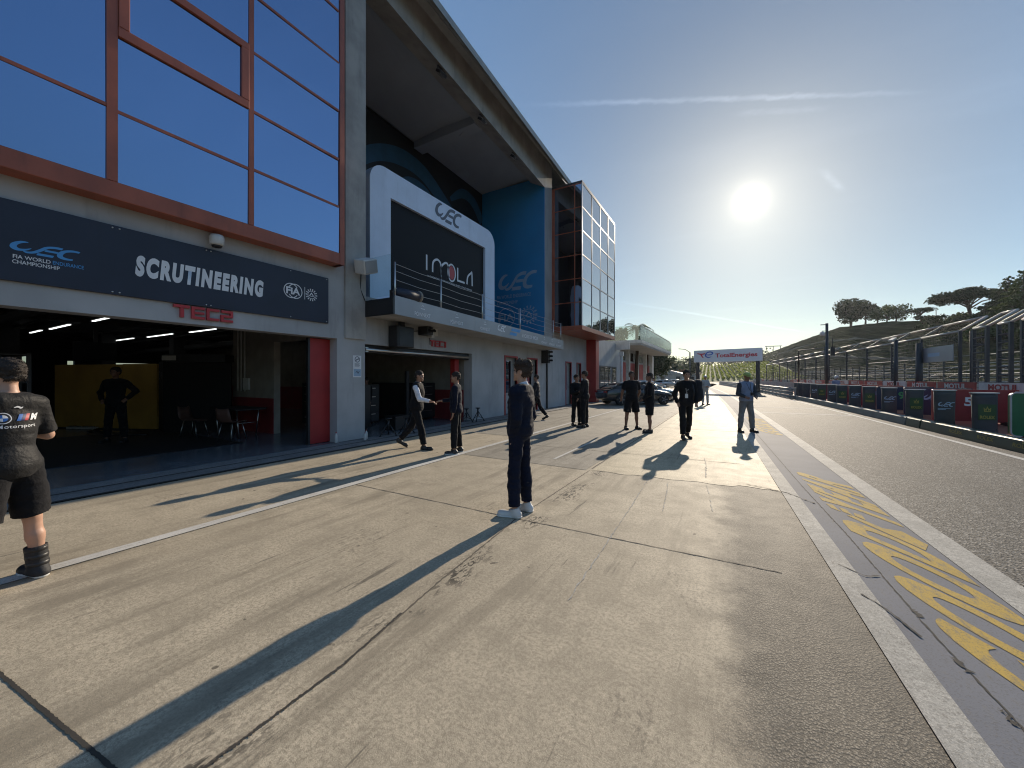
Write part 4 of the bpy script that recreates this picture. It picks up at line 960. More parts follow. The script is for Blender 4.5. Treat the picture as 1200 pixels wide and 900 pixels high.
# covered stands
vs_ = [14.5, 16.4, 18.3, 20.4, 22.5, 24.3, 26.3, 28.0, 30.2, 31.8, 34.0, 35.4, 36.8]
ordn = ['nearest', 'second', 'third', 'fourth', 'fifth', 'sixth', 'seventh', 'eighth', 'ninth', 'tenth', 'eleventh', 'twelfth', 'last']
for i, v in enumerate(vs_):
    gold = i % 2 == 0
    far = i > 9
    o = thing('covered_stand', '%s dark cloth-covered stand from the camera on the low barrier, %s' % (ordn[i], 'gold crown print on green' if gold and not far else ('pale blue italic print' if not far else 'no print visible')), 'stand', L(6.36, v, 0), 0, 'cloth covered stands along the pit lane')
    r = random.Random(i); hd_ = D2R(r.uniform(-4, 6)-4)
    M = LF(6.36, v, 0, heading=hd_)
    Wt, Wb, Dp, Ht = .44+r.uniform(-.02, .02), .42, .22, 1.2+r.uniform(-.02, .02)
    mb = MB(); rows = 9; cols = 14; vs = []
    for a in range(rows):
        t = a/(rows-1); z = .14+(Ht-.14)*t; wdt = (Wb*(1-t)+Wt*t)
        if a == 0: wdt += .04
        for b in range(cols):
            # rounded rectangle section with soft folds that grow towards the hem
            an = 2*PI*b/cols; cx, cy = math.cos(an), math.sin(an)
            k = (abs(cx)**4+abs(cy)**4)**-.25
            fo = 1+.05*(1-t)*math.sin(b*2.1+i*1.7)
            vs.append((cx*k*wdt/2*fo, z+.015*math.sin(b*1.3+i)*(1 if a == 0 else 0), cy*k*Dp/2*fo))
    fs = [(a*cols+b, a*cols+(b+1) % cols, (a+1)*cols+(b+1) % cols, (a+1)*cols+b) for a in range(rows-1) for b in range(cols)]+[tuple((rows-1)*cols+b for b in range(cols))]
    mb.add(vs, [tuple(reversed(f)) for f in fs], M, True); cv = mb.build('cover', MATS['cover_cloth'], o)
    mb = MB(); mb.prism(rounded(Wt+.02, Dp+.03, .03), M @ Matrix.Translation((-(Wt+.02)/2, Ht+.002, (Dp+.03)/2)) @ Matrix.Rotation(-PI/2, 4, 'X'), .028); mb.build('lid', MATS['cover_lid'], o)  # sunlight on top of the cover is painted in as this pale lid
    mb = MB(); mb.box(-.19, -.12, .0, .3, -.08, .08, M); mb.box(.12, .19, .0, .3, -.08, .08, M); mb.build('foot', MATS['black_plastic'], o)
    if far: continue
    PM = M @ Matrix.Translation((0, .72, Dp/2+.016))
    if gold:
        mb = MB(); mb.quad((-.16, -.2, 0), (.16, -.2, 0), (.165, .2, 0), (-.165, .2, 0), PM); mb.build('print_ground', MATS['rolex_green'], cv)
        put_text('lettering', fit_text('ROLEX', .27, .085, bold=.03), MATS['rolex_gold'], cv, PM @ Matrix.Translation((0, -.13, .002)))
        mb = MB(); stroke(mb, [(-.06, .10), (-.05, .02), (.05, .02), (.06, .10), (.025, .05), (0, .13), (-.025, .05)], .02, PM, 0, .006, closed=True); mb.build('crown_mark', MATS['rolex_gold'], cv)
    else:
        mb = MB(); logo_swoosh(mb, PM @ Matrix.Translation((-.17, .02, 0)), .36); mb.build('italic_logo', MATS['pale_blue_print'], cv)
        mb = MB(); stroke(mb, [(-.17, -.04), (.1, -.04)], .016, PM); stroke(mb, [(-.17, -.07), (.0, -.07)], .016, PM); mb.build('small_print', MATS['pale_blue_print'], cv)
# team boards further in
def team_board(label, u, v, wd, z0, z1, mat, words, pm, heading=-.25, fsz=.3, arch=False, logo=False):
    o = thing('team_board', label, 'board', L(u, v, 0), 0, 'team boards behind the covered stands')
    M = LF(u, v, 0, heading=heading)
    mb = MB(); mb.prism([(x-wd/2, y+z0) for x, y in rounded(wd, z1-z0, .10 if arch else .03)], M @ Matrix.Translation((0, 0, -.06)), .12); p = mb.build('panel', MATS[mat], o)
    mb = MB()
    for x in (-wd*.4, wd*.4): mb.box(x-.04, x+.04, .02, z0+.02, -.22, .22, M)
    mb.build('foot', MATS['black_plastic'], o)
    if arch:
        mb = MB(); P = [(x-wd/2, y+z0) for x, y in rounded(wd, z1-z0, .10)]; mb.tube([M @ Vector((x, y, .06)) for x, y in P+[P[0]]], .018, 6); mb.build('edge_tube', MATS['cover_lid'], o)
    if words: put_text('lettering', fit_text(words, fsz*len(words)*.62, fsz, bold=.03), MATS[pm], p, M @ Matrix.Translation((0 if not arch else .15, z0+(z1-z0)*(.62 if not arch else .4), .06)))
    if logo: mb = MB(); logo_swoosh(mb, M @ Matrix.Translation((-wd*.32, z0+(z1-z0)*.55, .06)), wd*.62); mb.build('italic_logo', MATS['pale_blue_print'], p)
    if arch:
        mb = MB(); PM = M @ Matrix.Translation((.15, z0+(z1-z0)*.68, .06)); stroke(mb, [(-.12, .16), (-.10, 0), (.10, 0), (.12, .16), (.05, .07), (0, .2), (-.05, .07)], .035, PM, 0, .006, closed=True); mb.build('crown_mark', MATS['gold_print'], p)
    return o
team_board('wide green rounded board with gold crown at the right edge', 8.0, 14.6, 2.3, .12, 1.22, 'board_green', 'ROLEX', 'gold_print', .0, .2, True)
team_board('dark red board with pale number 51 between two covered stands', 8.0, 18.9, 1.9, .12, 1.2, 'board_red', '51', 'white_print', -.1, .3)
team_board('navy board with pale blue italic logo left of the red board', 8.1, 21.4, 1.9, .12, 1.2, 'board_navy', '', 'white_print', -.1, .3, logo=True)
team_board('navy board with bright green number 93', 8.1, 24.2, 1.9, .12, 1.2, 'board_navy', '93', 'green_print', -.1, .34)
team_board('dark red board with two small pale marks', 8.1, 27.2, 1.9, .12, 1.2, 'board_red', 'II', 'lilac', -.1, .2)
team_board('maroon board fifth behind the covered stands', 8.1, 30.4, 2.0, .12, 1.2, 'board_maroon', '', 'white_print', -.1)
team_board('second maroon board far behind the covered stands', 8.1, 33.6, 2.0, .12, 1.2, 'board_maroon', '', 'white_print', -.1)
# steel guard rail further on
gr = thing('guard_rail', 'three-beam galvanised guard rail closing the far right side of the pit lane', 'guard rail', L(5.8, 35, 0))
for z in (.16, .44, .72):
    mb = MB(); vs = []; n = 22; prof = [(0, -.13), (-.05, -.10), (-.05, -.05), (0, -.02), (0, .02), (-.05, .05), (-.05, .10), (0, .13)]
    for i in range(n+1):
        v = 35+i*3.2; vs += [L(5.78+du, v, z+dz_) for du, dz_ in prof]
    mb.add(vs, [(i*8+j, i*8+j+1, (i+1)*8+j+1, (i+1)*8+j) for i in range(n) for j in range(7)], None, True); b_ = mb.build('beam', MATS['galvanised'], gr); mm_ = b_.modifiers.new('t', 'SOLIDIFY'); mm_.thickness = .008
for i in range(36):
    v = 35.1+i*1.95; mb = MB(); mb.box(-.05, .05, -.06, .06, 0, .9, Matrix.Translation(L(5.9, v, 0))); mb.build('post', MATS['galvanised'], gr)
# pit wall, banners and debris fence
U0 = 10.0
dwl = thing('pit_wall', 'low concrete pit wall below the debris fence along the track', 'wall', L(U0, 12, 0))
mb = MB(); vs = []; n = 30
for i in range(n+1):
    v = 4+i*3.4; vs += [L(U0-.12, v, 0), L(U0-.08, v, 1.08), L(U0+.18, v, 1.08), L(U0+.22, v, 0)]
mb.add(vs, [(i*4+3-j, i*4+(2-j) % 4, (i+1)*4+(2-j) % 4, (i+1)*4+3-j) for i in range(n) for j in range(4)]+[(0, 1, 2, 3)]); mb.build('wall', MATS['concrete_wall'], dwl)
for i in range(14):
    v = 15.0+i*3.1; red = True
    o = thing('banner', 'red oil maker banner with white letters, %s from the right along the pit wall' % (ordn+['fourteenth'])[i] if i != 12 else 'red oil maker banner with white letters, thirteenth from the right along the pit wall', 'banner', L(U0-.14, v, 1.06), 0, 'banners along the pit wall')
    a, b_ = L(U0-.16, v+1.45), L(U0-.16, v-1.45)
    M = frame_M((a[0], a[1], 1.06), (b_[0]-a[0], b_[1]-a[1], 0), (0, 0, 1))
    mb = MB(); mb.prism([(0, 0), (2.9, 0), (2.9, .36), (0, .36)], M, .03); mb.build('panel', MATS['banner_red' if i % 3 != 2 else 'banner_white'], o)
    put_text('lettering', fit_text('MOTUL', 1.7, .24, bold=.04), MATS['banner_white' if i % 3 != 2 else 'banner_red'], o, M @ Matrix.Translation((1.45, .18, .03)), .008)
fence = thing('debris_fence', 'tall debris fence with slanted pale top frames along the right side', 'fence', L(U0, 15, 0))
def seg_tube(mb, a, b_, r, seg=5): mb.tube([a, b_], r, seg)
pv = [17.4, 18.2, 19.2, 19.9, 20.5, 21.2, 21.8, 22.5, 23.2, 24.1, 25.1, 28.6, 32.2, 36.2, 40.4, 45, 49.2, 53.4, 57.6, 62, 66.5, 71, 76]
zt = lambda v: 3.75
for i, v in enumerate(pv):
    mb = MB(); mb.box(-.05, .05, -.05, .05, .02, zt(v), Matrix.Translation(L(U0+.3, v, 0)) @ Matrix.Rotation(LANE, 4, 'Z')); mb.build('post', MATS['fence_post'], fence)
for i in range(len(pv)-1):
    a, b_ = pv[i], pv[i+1]
    if i in (1, 3, 5, 7, 9): continue
    A, Bq = L(U0+.3, a, zt(a)), L(U0+.3, b_, zt(b_)); C, Dq = L(U0+1.15, a, zt(a)+.62), L(U0+1.15, b_, zt(b_)+.62)
    mb = MB()
    for s_, e_ in ((A, Bq), (C, Dq), (A, C), (Bq, Dq)): seg_tube(mb, s_, e_, .055)
    mb.build('top_frame', MATS['frame_pale'], fence)  # pale tone has the sunlight on the slanted tops put into it
    mb = MB(); nh = 13
    for k in range(nh):
        z = 1.2+(zt(a)-1.25)*k/(nh-1); seg_tube(mb, L(U0+.3, a, z), L(U0+.3, b_, z), .009, 4)
    nv = int((b_-a)/.16)
    for k in range(1, nv): seg_tube(mb, L(U0+.3, a+(b_-a)*k/nv, 1.1), L(U0+.3, a+(b_-a)*k/nv, zt(a)), .005, 3)
    for k in range(1, nv, 2): seg_tube(mb, L(U0+.3, a+(b_-a)*k/nv, zt(a)), L(U0+1.15, a+(b_-a)*k/nv, zt(a)+.62), .006, 3)
    if i in (0, 2, 4, 6, 8):
        for k in range(7): seg_tube(mb, L(U0+.28, a, 1.4+.32*k), L(U0+.28, b_, 1.4+.32*k), .03, 4)
    mb.build('wire_mesh', MATS['wire_grey'], fence)
fs_ = thing('hanging_sign', 'pale grey banner hung high on the debris fence', 'sign', L(U0+.1, 24, 2.9))
M = frame_M(L(U0+.1, 28.5, 2.4), Vector(L(U0+.1, 25.1, 0))-Vector(L(U0+.1, 28.5, 0)), (0, 0, 1))
mb = MB(); mb.prism([(0, 0), (3.4, 0), (3.4, .75), (0, .75)], M, .04); mb.build('panel', MATS['fascia_grey'], fs_)
mb = MB(); stroke(mb, [(1.2, .36), (2.3, .36)], .18, M, 0, .045); mb.build('printed_mark', MATS['pale_blue_print'], fs_)
# pit gantries, ladders and seats silhouetted behind the mesh: far fence on the other side of the track
ff = thing('track_fence', 'distant grey fence on the far side of the track below the hill', 'fence', L(25, 60, 0))
mb = MB(); vs = []
for i in range(46):
    v = 12+i*6; vs += [L(26, v, 0), L(26, v, 1.0), L(26.3, v, 1.0), L(26.3, v, 0)]
mb.add(vs, [(i*4+3-j, i*4+(2-j) % 4, (i+1)*4+(2-j) % 4, (i+1)*4+3-j) for i in range(45) for j in range(3)]); mb.build('wall', MATS['concrete_wall'], ff)
for i in range(90):
    v = 14+i*3; mb = MB(); mb.box(-.06, .06, -.06, .06, 0, 3.6, Matrix.Translation(L(26.4, v, 0))); mb.build('post', MATS['fence_post'], ff)
mb = MB()
for z in (1.4, 1.9, 2.4, 2.9, 3.4):
    mb.tube([L(26.4, 14+i*6, z) for i in range(45)], .02, 4)
mb.build('cable', MATS['wire_grey'], ff)
props(lane_sheet('race_track', 10.3, 25.9, -20, 200, .012, MATS['base_asphalt']), kind='structure')
for i in range(9):
    v = 62+i*14; o = thing('banner', 'small red trackside banner on the far track wall, %s from the right' % ordn[i], 'banner', L(25.9, v, .3), 0, 'red banners on the far track wall')
    a, b_ = L(25.94, v+2.2), L(25.94, v-2.2); M = frame_M((a[0], a[1], .15), (b_[0]-a[0], b_[1]-a[1], 0), (0, 0, 1))
    mb = MB(); mb.prism([(0, 0), (4.4, 0), (4.4, .95), (0, .95)], M, .04); mb.build('panel', MATS['banner_red'], o)
# masts
def mast(label, px, ytop, d, r=.09, arm=None, name='lamp_post', base_z=0.0):
    p = FWD*d+RIGHT*((px-600)/451*d); zt_ = CAM_H+(443-ytop)*d/451
    o = thing(name, label, 'lamp post', (p.x, p.y, base_z))
    mb = MB(); mb.tube([(p.x, p.y, base_z), (p.x, p.y, zt_)], [r, r*.8], 10); mb.build('pole', MATS['mast_dark'], o)
    mb = MB(); mb.lathe([(r*1.9, 0), (r*1.9, .05), (r*1.1, .12)], 10, Matrix.Translation((p.x, p.y, base_z))); mb.build('base_plate', MATS['mast_dark'], o)
    return o, p, zt_
o, p, z = mast('tall dark post carrying a round camera and a signal behind the covered stands', 969, 379, 31, .12)
rv = Vector((RIGHT.x, RIGHT.y, 0))
mb = MB(); mb.tube([p+Vector((0, 0, z-.1)), p-rv*.5+Vector((0, 0, z-.12))], .035, 6); mb.tube([p+Vector((0, 0, z-.6)), p-rv*.38+Vector((0, 0, z-.62))], .03, 6); mb.build('arm', MATS['mast_dark'], o)
mb = MB(); c_ = p-rv*.38; mb.lathe([(.02, z-1.02), (.14, z-.98), (.17, z-.85), (.15, z-.72), (.04, z-.64)], 12, Matrix.Translation((c_.x, c_.y, 0))); mb.build('dome_camera', MATS['white_plastic'], o)
mb = MB(); q_ = p+rv*.45; mb.box(-.14, .14, -.12, .12, z-2.6, z-1.9, Matrix.Translation((q_.x, q_.y, 0))); mb.tube([p+Vector((0, 0, z-2.3)), q_+Vector((0, 0, z-2.3))], .03, 5); mb.tube([q_+Vector((0, 0, z-1.9)), q_+Vector((0, 0, z-1.2))], .03, 5); mb.build('signal_box', MATS['black_plastic'], o)
o, p, z = mast('pale topped lamp mast standing in the debris fence', 1050, 398, 22.5, .11)
mb = MB(); mb.box(-.5, .5, -.09, .09, z, z+.09, Matrix.Translation((p.x, p.y, 0)) @ Matrix.Rotation(YAW+.6, 4, 'Z') @ Matrix.Rotation(D2R(-12), 4, 'Y')); mb.build('lamp_head', MATS['frame_pale'], o)
mast('thick dark steel mast in front of the debris fence', 1077, 402, 20.3, .16, name='mast')
mast('slim dark mast right of the green hanging banner', 1138, 388, 17, .05, name='mast')
o, p, z = mast('street lamp with a long arm beside the left gantry leg', 808.5, 413, 58, .11)
mb = MB(); mb.tube([p+Vector((0, 0, z)), p-rv*.7+Vector((0, 0, z+.45)), p-rv*1.7+Vector((0, 0, z+.55))], .05, 6); mb.build('arm', MATS['mast_dark'], o)
# gate frame
o = thing('gate_frame', 'thin dark goal-shaped frame at the end of the debris fence', 'frame', L(9.2, 45, 0))
mb = MB()
pA = FWD*42+RIGHT*((936-600)/451*42); pB = FWD*38+RIGHT*((967-600)/451*38)
mb.tube([(pA.x, pA.y, 0), (pA.x, pA.y, 4.6), (pB.x, pB.y, 4.6), (pB.x, pB.y, 0)], .07, 6); mb.build('frame', MATS['fence_post'], o)
# sponsor gantry over the lane
g0 = FWD*47.5+RIGHT*((813-600)/451*47.5); g1 = FWD*42.5+RIGHT*((893-600)/451*42.5)
ga = thing('gantry', 'white sponsor gantry with red and blue logo spanning the pit lane on dark legs', 'gantry', tuple((g0+g1)/2))
dG = (g1-g0); wG = dG.length; M = frame_M((g0.x, g0.y, 3.52), dG, (0, 0, 1))
mb = MB(); mb.prism([(0, 0), (wG, 0), (wG, 1.45), (0, 1.45)], M @ Matrix.Translation((0, 0, -.3)), .3); mb.build('sign_panel', MATS['sign_white'], ga, bevel=.02)
for x in (.42, wG-.42):
    mb = MB(); mb.box(x-.17, x+.17, -3.52, .0, -.3, .0, M); mb.build('leg', MATS['mast_dark'], ga)
    mb = MB(); mb.box(x-.3, x+.3, -3.515, -3.45, -.45, .15, M); mb.build('foot', MATS['mast_dark'], ga)
put_text('lettering', fit_text('TotalEnergies', wG*.60, .62, bold=.03), MATS['total_red'], ga, M @ Matrix.Translation((wG*.64, .68, 0)), .01)
mb = MB(); k = S(M @ Matrix.Translation((.42, .45, 0)), 1.0)
stroke(mb, [(.0, .62), (.45, .52), (.75, .55), (.9, .6)], [.1, .16, .14, .1], k, 4, .011); stroke(mb, [(.42, .5), (.55, .25), (.7, .05)], [.16, .14, .06], k, 4, .012); mb.build('logo_red', MATS['total_red'], ga)
mb = MB(); stroke(mb, [(.95, .42), (1.5, .42), (1.75, .6), (1.5, .76), (1.15, .7), (.95, .45), (1.0, .22), (1.3, .1), (1.6, .2)], [.1, .12, .13, .13, .12, .14, .14, .1, .04], k, 5, .013); mb.build('logo_blue', MATS['total_blue'], ga)

# ================================================================== low building with the glass terrace
lb = thing('terrace_building', 'low grey building with red doors and green glass terrace beyond the pit building', 'building', (-9.5, 45, 0))
def lp(name, boxes, mat, parent=lb, bevel=0):
    mb = MB()
    for b_ in boxes: mb.box(*b_)
    return mb.build(name, MATS[mat], parent, bevel=bevel)
lp('wall', [(-18, -9.5, 36.5, 57, 0, 4.6)], 'wall_grey'); lp('canopy', [(-18, -7.1, 36.0, 55.5, 4.62, 4.95)], 'wall_grey'); lp('canopy_edge', [(-7.099, -7.02, 35.95, 55.5, 4.78, 5.06), (-18, -7.02, 35.90, 35.999, 4.78, 5.06)], 'white_plastic')
for i, (y0, y1) in enumerate(((37.6, 40.2), (42.2, 44.6), (47, 49.2), (51.5, 53.4))):
    d = lp('red_door', [(-9.499, -9.44, y0, y1, 0, 3.2)], 'red_panel'); lp('panel_line', [(-9.439, -9.43, y0+.1, y1-.1, .8*k_, .8*k_+.03) for k_ in range(1, 4)], 'red_metal', d)
    lp('pier', [(-9.499, -9.2, y1+.5, y1+1.0, 0, 4.6)], 'white_plastic'); lp('upper_window', [(-9.499, -9.45, y0, y1, 3.4, 4.3)], 'tower_glass')
for y in np.arange(36.2, 55, 2.6): lp('glass_panel', [(-7.2, -7.17, y, y+2.5, 5.08, 6.4)], 'green_glass')
lp('glass_panel', [(-18, -7.25, 36.1, 36.13, 5.08, 6.4)], 'green_glass'); lp('handrail', [(-7.22, -7.14, 36.1, 55.4, 6.41, 6.46)], 'steel')
ps = thing('sign_post', 'white post with a small white box sign under the glass tower', 'sign', (-7.75, 31.6, 0))
mb = MB(); mb.tube([(-7.75, 31.6, 0), (-7.75, 31.6, 3.5)], .09, 8); mb.build('post', MATS['white_plastic'], ps); mb = MB(); mb.box(-8.3, -7.1, 31.5, 31.7, 3.9, 4.5); mb.box(-7.9, -7.6, 31.45, 31.75, 3.4, 3.75); mb.build('box', MATS['white_plastic'], ps)
# a few far things at the end of the lane
for i, (px, d, w_, h_, lab) in enumerate(((800, 120, 9, 4.5, 'small white house far down the lane left of the gantry'), (786, 100, 7, 3.6, 'low grey shed behind the parked cars at the end of the lane'))):
    p = FWD*d+RIGHT*((px-600)/451*d); o = thing('house' if i == 0 else 'shed', lab, 'house' if i == 0 else 'shed', (p.x, p.y, 0))
    mb = MB(); M = frame_M((p.x-w_/2, p.y, 0), (1, 0, 0), (0, 0, 1)); mb.prism([(0, 0), (w_, 0), (w_, h_*.7), (0, h_*.7)], M @ Matrix.Translation((0, 0, -6)), 6); mb.build('wall', MATS['white_plastic' if i == 0 else 'concrete_wall'], o)
    mb = MB(); mb.prism([(-.3, h_*.7), (w_+.3, h_*.7), (w_/2, h_)], M @ Matrix.Translation((0, 0, -6.3)), 6.6); mb.build('roof', MATS['red_metal' if i == 0 else 'roof_metal'], o)
    mb = MB(); mb.box(1, 2, 1, 2, .005, .03, M); mb.box(w_-2.2, w_-1.2, 1, 2, .005, .03, M); mb.build('window', MATS['dark_metal'], o)

# ================================================================== parked cars
simple('car_black', (.012, .013, .015), .22, var=.05, bump=0, coat=1.0); simple('car_silver', (.42, .43, .44), .25, metal=.6, var=.04, bump=0, coat=1.0); simple('car_glass', (.012, .014, .016), .05, bump=0); simple('tyre_rubber', (.015, .015, .015), .8); simple('rim_grey', (.25, .25, .26), .35, metal=.8); simple('lamp_clear', (.7, .72, .75), .1); simple('car_red_lamp', (.3, .01, .01), .2)
def car(name, label, x, y, rz, paint, beacon=False, simple_=False):
    o = thing(name, label, 'car', (x, y, 0), rz, 'cars parked by the terrace building')
    # stations: x, sill z, belt z, half width
    stn = [(-2.28, .42, .72, .62), (-2.2, .28, .92, .80), (-1.9, .22, 1.0, .90), (-1.2, .2, .99, .945), (-.3, .19, .95, .95), (.6, .19, .93, .945), (1.2, .2, .89, .93), (1.75, .22, .80, .88), (2.15, .26, .68, .76), (2.32, .36, .55, .55)]
    mb = MB(); vs = []; prof = 9
    for X, z0, z1, w_ in stn:
        m = z0+(z1-z0)*.55
        half = [(w_*.80, z0), (w_*.98, z0+.10), (w_, m), (w_*.97, z1-.06), (w_*.86, z1)]
        row = [(X, -a, b_) for a, b_ in reversed(half)]+[(X, a, b_) for a, b_ in half]
        vs += row
    k = 10; n = len(stn)
    fs = [(i*k+j, (i+1)*k+j, (i+1)*k+(j+1) % k, i*k+(j+1) % k) for i in range(n-1) for j in range(k)]+[tuple(range(k)), tuple(reversed(range((n-1)*k, n*k)))]
    mb.add(vs, fs, None, True); b_ = mb.build('body', paint, o, True); mm = b_.modifiers.new('s', 'SUBSURF'); mm.levels = 2; mm.render_levels = 2
    gh = [(-2.05, .96, .97, .72, .70), (-1.55, .97, 1.22, .82, .62), (-.8, .95, 1.36, .84, .58), (-.1, .94, 1.385, .85, .59), (.45, .93, 1.30, .85, .60), (1.15, .87, .90, .80, .74)]
    mb = MB(); vs = []
    for X, z0, z1, w0, w1 in gh: vs += [(X, -w0, z0), (X, -w1, z1), (X, w1, z1), (X, w0, z0)]
    mb.add(vs, [(i*4+j, (i+1)*4+j, (i+1)*4+j+1, i*4+j+1) for i in range(len(gh)-1) for j in range(3)]+[(0, 1, 2, 3), (23, 22, 21, 20)], None, True)
    g_ = mb.build('windows', MATS['car_glass'], o, True); mm = g_.modifiers.new('s', 'SUBSURF'); mm.levels = 1; mm.render_levels = 2
    mb = MB(); vs = []
    for X, z1, w1 in ((-1.5, 1.20, .58), (-.8, 1.345, .56), (-.1, 1.375, .57), (.42, 1.305, .57)): vs += [(X, -w1, z1), (X, -w1*.4, z1+.022), (X, w1*.4, z1+.022), (X, w1, z1)]
    mb.add(vs, [(i*4+j, (i+1)*4+j, (i+1)*4+j+1, i*4+j+1) for i in range(3) for j in range(3)], None, True); r_ = mb.build('roof', paint, o, True); mm = r_.modifiers.new('t', 'SOLIDIFY'); mm.thickness = .03
    mb = MB()
    for s_ in (-1, 1):
        mb.tube([(.42, s_*.575, 1.30), (1.12, s_*.76, .91)], .03, 6); mb.tube([(-.35, s_*.61, 1.35), (-.42, s_*.86, .95)], .03, 6); mb.tube([(-1.5, s_*.62, 1.2), (-1.95, s_*.74, .97)], .05, 6)
    mb.build('window_pillar', paint, o, True)
    for X in (-1.38, 1.42):
        for s_ in (-1, 1):
            M = Matrix.Translation((X, s_*.86, .335)) @ Matrix.Rotation(-s_*PI/2, 4, 'X')
            w_ = bpy.data.objects.new('wheel', None); COL.objects.link(w_); w_.parent = o; BASE[w_.name] = BASE[o.name]
            mb = MB(); mb.lathe([(.21, -.11), (.30, -.11), (.335, -.08), (.335, .08), (.30, .11), (.21, .11)], 24, M); mb.build('tyre', MATS['tyre_rubber'], w_, True)
            mb = MB(); mb.lathe([(.22, -.05), (.22, .09), (.2, .1)], 20, M)
            for t in range(5): a = 2*PI*t/5; mb.tube([M @ Vector((.03*math.cos(a), .03*math.sin(a), .11)), M @ Vector((.21*math.cos(a), .21*math.sin(a), .105))], .03, 5)
            mb.build('rim', MATS['rim_grey'], w_, True)
    for s_ in (-1, 1):
        mb = MB(); mb.add([(2.0, s_*.56, .70), (2.22, s_*.50, .62), (2.24, s_*.30, .60), (2.08, s_*.36, .70), (2.06, s_*.70, .60), (2.26, s_*.56, .53), (2.3, s_*.32, .52)], [(0, 1, 2, 3), (0, 4, 5, 1), (1, 5, 6, 2)]); mb.build('headlight', MATS['lamp_clear'], o, True)
        mb = MB(); mb.box(-2.27, -2.2, s_*.45, s_*.76, .74, .84); mb.build('tail_lamp', MATS['car_red_lamp'], o, True)
        mb = MB(); mb.lathe([(.02, -.1), (.09, -.06), (.1, .02), (.06, .1)], 10, Matrix.Translation((.82, s_*1.0, 1.0)) @ Matrix.Rotation(PI/2, 4, 'Y')); mb.tube([(.85, s_*.84, .96), (.82, s_*.96, .99)], .025, 5); mb.build('door_mirror', paint, o, True)
    mb = MB(); mb.box(2.2, 2.33, -.42, .42, .34, .44); mb.build('grille', MATS['black_plastic'], o, True)
    if beacon:
        mb = MB(); mb.box(-.35, -.1, -.45, .45, 1.395, 1.47); mb.build('roof_beacon', MATS['lamp_clear'], o, True, bevel=.02)
    return o
car('parked_car', 'long low black car parked at an angle behind the two people in shorts', -5.15, 24.1, D2R(43), MATS['car_black'])
car('parked_car', 'silver car with roof light bar parked behind the black car', -5.2, 27.7, D2R(45), MATS['car_silver'], True)
for i, (px, d, rz, mt, lab) in enumerate(((806, 75, 60, 'car_silver', 'small silver car far down the lane by the street lamp'), (793, 68, 70, 'car_black', 'dark car far down the lane beyond the silver bonnet'), (780, 62, 65, 'car_silver', 'pale car in the distance under the dark pine'))):
    p = FWD*d+RIGHT*((px-600)/451*d); car('parked_car', lab, p.x, p.y, D2R(rz), MATS[mt])

# ================================================================== hill, vineyard, trees
def leafmat(name, c0, c1, tr=.3):
    m, q, b = newmat(name)
    r = q.n('ObjectInfo', 5); p = q.n('NewGeometry'); n = q.noise(p, .35, 3); n2 = q.noise(p, 2.5, 2)
    base = q.mix(q.ramp(n, .35, .65), c0, c1); base = q.mix(q.ramp(n2, .4, .7, 0, .5), base, tuple(x*1.5 for x in c1))
    bset(q, b, Base__Color=base, Roughness=.6, Specular__IOR__Level=.2)
    t = q.nt.nodes.new('ShaderNodeBsdfTranslucent'); q.nt.links.new(base, t.inputs[0])
    mx = q.nt.nodes.new('ShaderNodeMixShader'); mx.inputs[0].default_value = tr
    q.nt.links.new(b.outputs[0], mx.inputs[1]); q.nt.links.new(t.outputs[0], mx.inputs[2]); q.nt.links.new(mx.outputs[0], [n_ for n_ in q.nt.nodes if n_.type == 'OUTPUT_MATERIAL'][0].inputs[0])
leafmat('leaf_dark', (.022, .034, .016), (.04, .058, .024)); leafmat('leaf_mid', (.04, .06, .022), (.075, .10, .035)); leafmat('leaf_pine', (.022, .036, .02), (.04, .06, .028), .2); leafmat('leaf_far', (.06, .075, .05), (.09, .105, .065)); leafmat('vine_leaf', (.17, .21, .03), (.24, .27, .05), .5)
simple('bark', (.07, .05, .035), .9, var=.3, scale=6, bump=.6)
def hill_mat():
    m, q, b = newmat('hill_ground'); p = q.n('NewGeometry'); z = q.n('SeparateXYZ', 2, Vector=p); nz = q.n('SeparateXYZ', 2, Vector=q.n('NewGeometry', 1))
    n = q.noise(p, .06, 5, .6); n2 = q.noise(p, .9, 4, .6)
    base = q.mix(q.ramp(n, .35, .65), (.030, .042, .016), (.048, .056, .026)); base = q.mix(q.ramp(n2, .45, .7, 0, .6), base, (.012, .018, .008))
    base = q.mix(q.ramp(nz, .80, .97, .5, 0), base, (.028, .028, .021))
    bset(q, b, Base__Color=base, Roughness=1.0, Specular__IOR__Level=0.0, Normal=q.bump(n2, .5, .3)); return m
hill_mat()
rv_, rz_ = [0, 60, 100, 123, 160, 190, 250, 340, 580, 900], [8, 9.5, 12, 13.5, 18.0, 22.5, 27.4, 28.4, 30, 30]
def ridge(v): return float(np.interp(v, rv_, rz_))
def hill_z(u, v):
    t = min(1, max(0, (u-30)/(60-30))); z = ridge(v)*(t*t*(3-2*t))
    if u > 60: z = ridge(v)-(u-60)*.05
    if 34 < u < 57 and v > 70:
        st = 1.3; f = z/st; k = math.floor(f); fr = f-k; z = st*(k+min(1, max(0, (fr-.55)/.45)))
    return z
mb = MB(); us = list(np.arange(28, 34, 2))+list(np.arange(34, 58, .45))+[58, 59, 60, 63, 68, 80, 120, 220]; vv = list(np.arange(-10, 140, 5))+list(np.arange(140, 420, 10))+list(np.arange(420, 950, 40))
vs = [(u*LC-v*LS, u*LS+v*LC, hill_z(u, v)+(.25*math.sin(u*1.7+v*.31)*math.sin(v*.13) if u > 57 or u < 34 else 0)-.02) for v in vv for u in us]; nu = len(us)
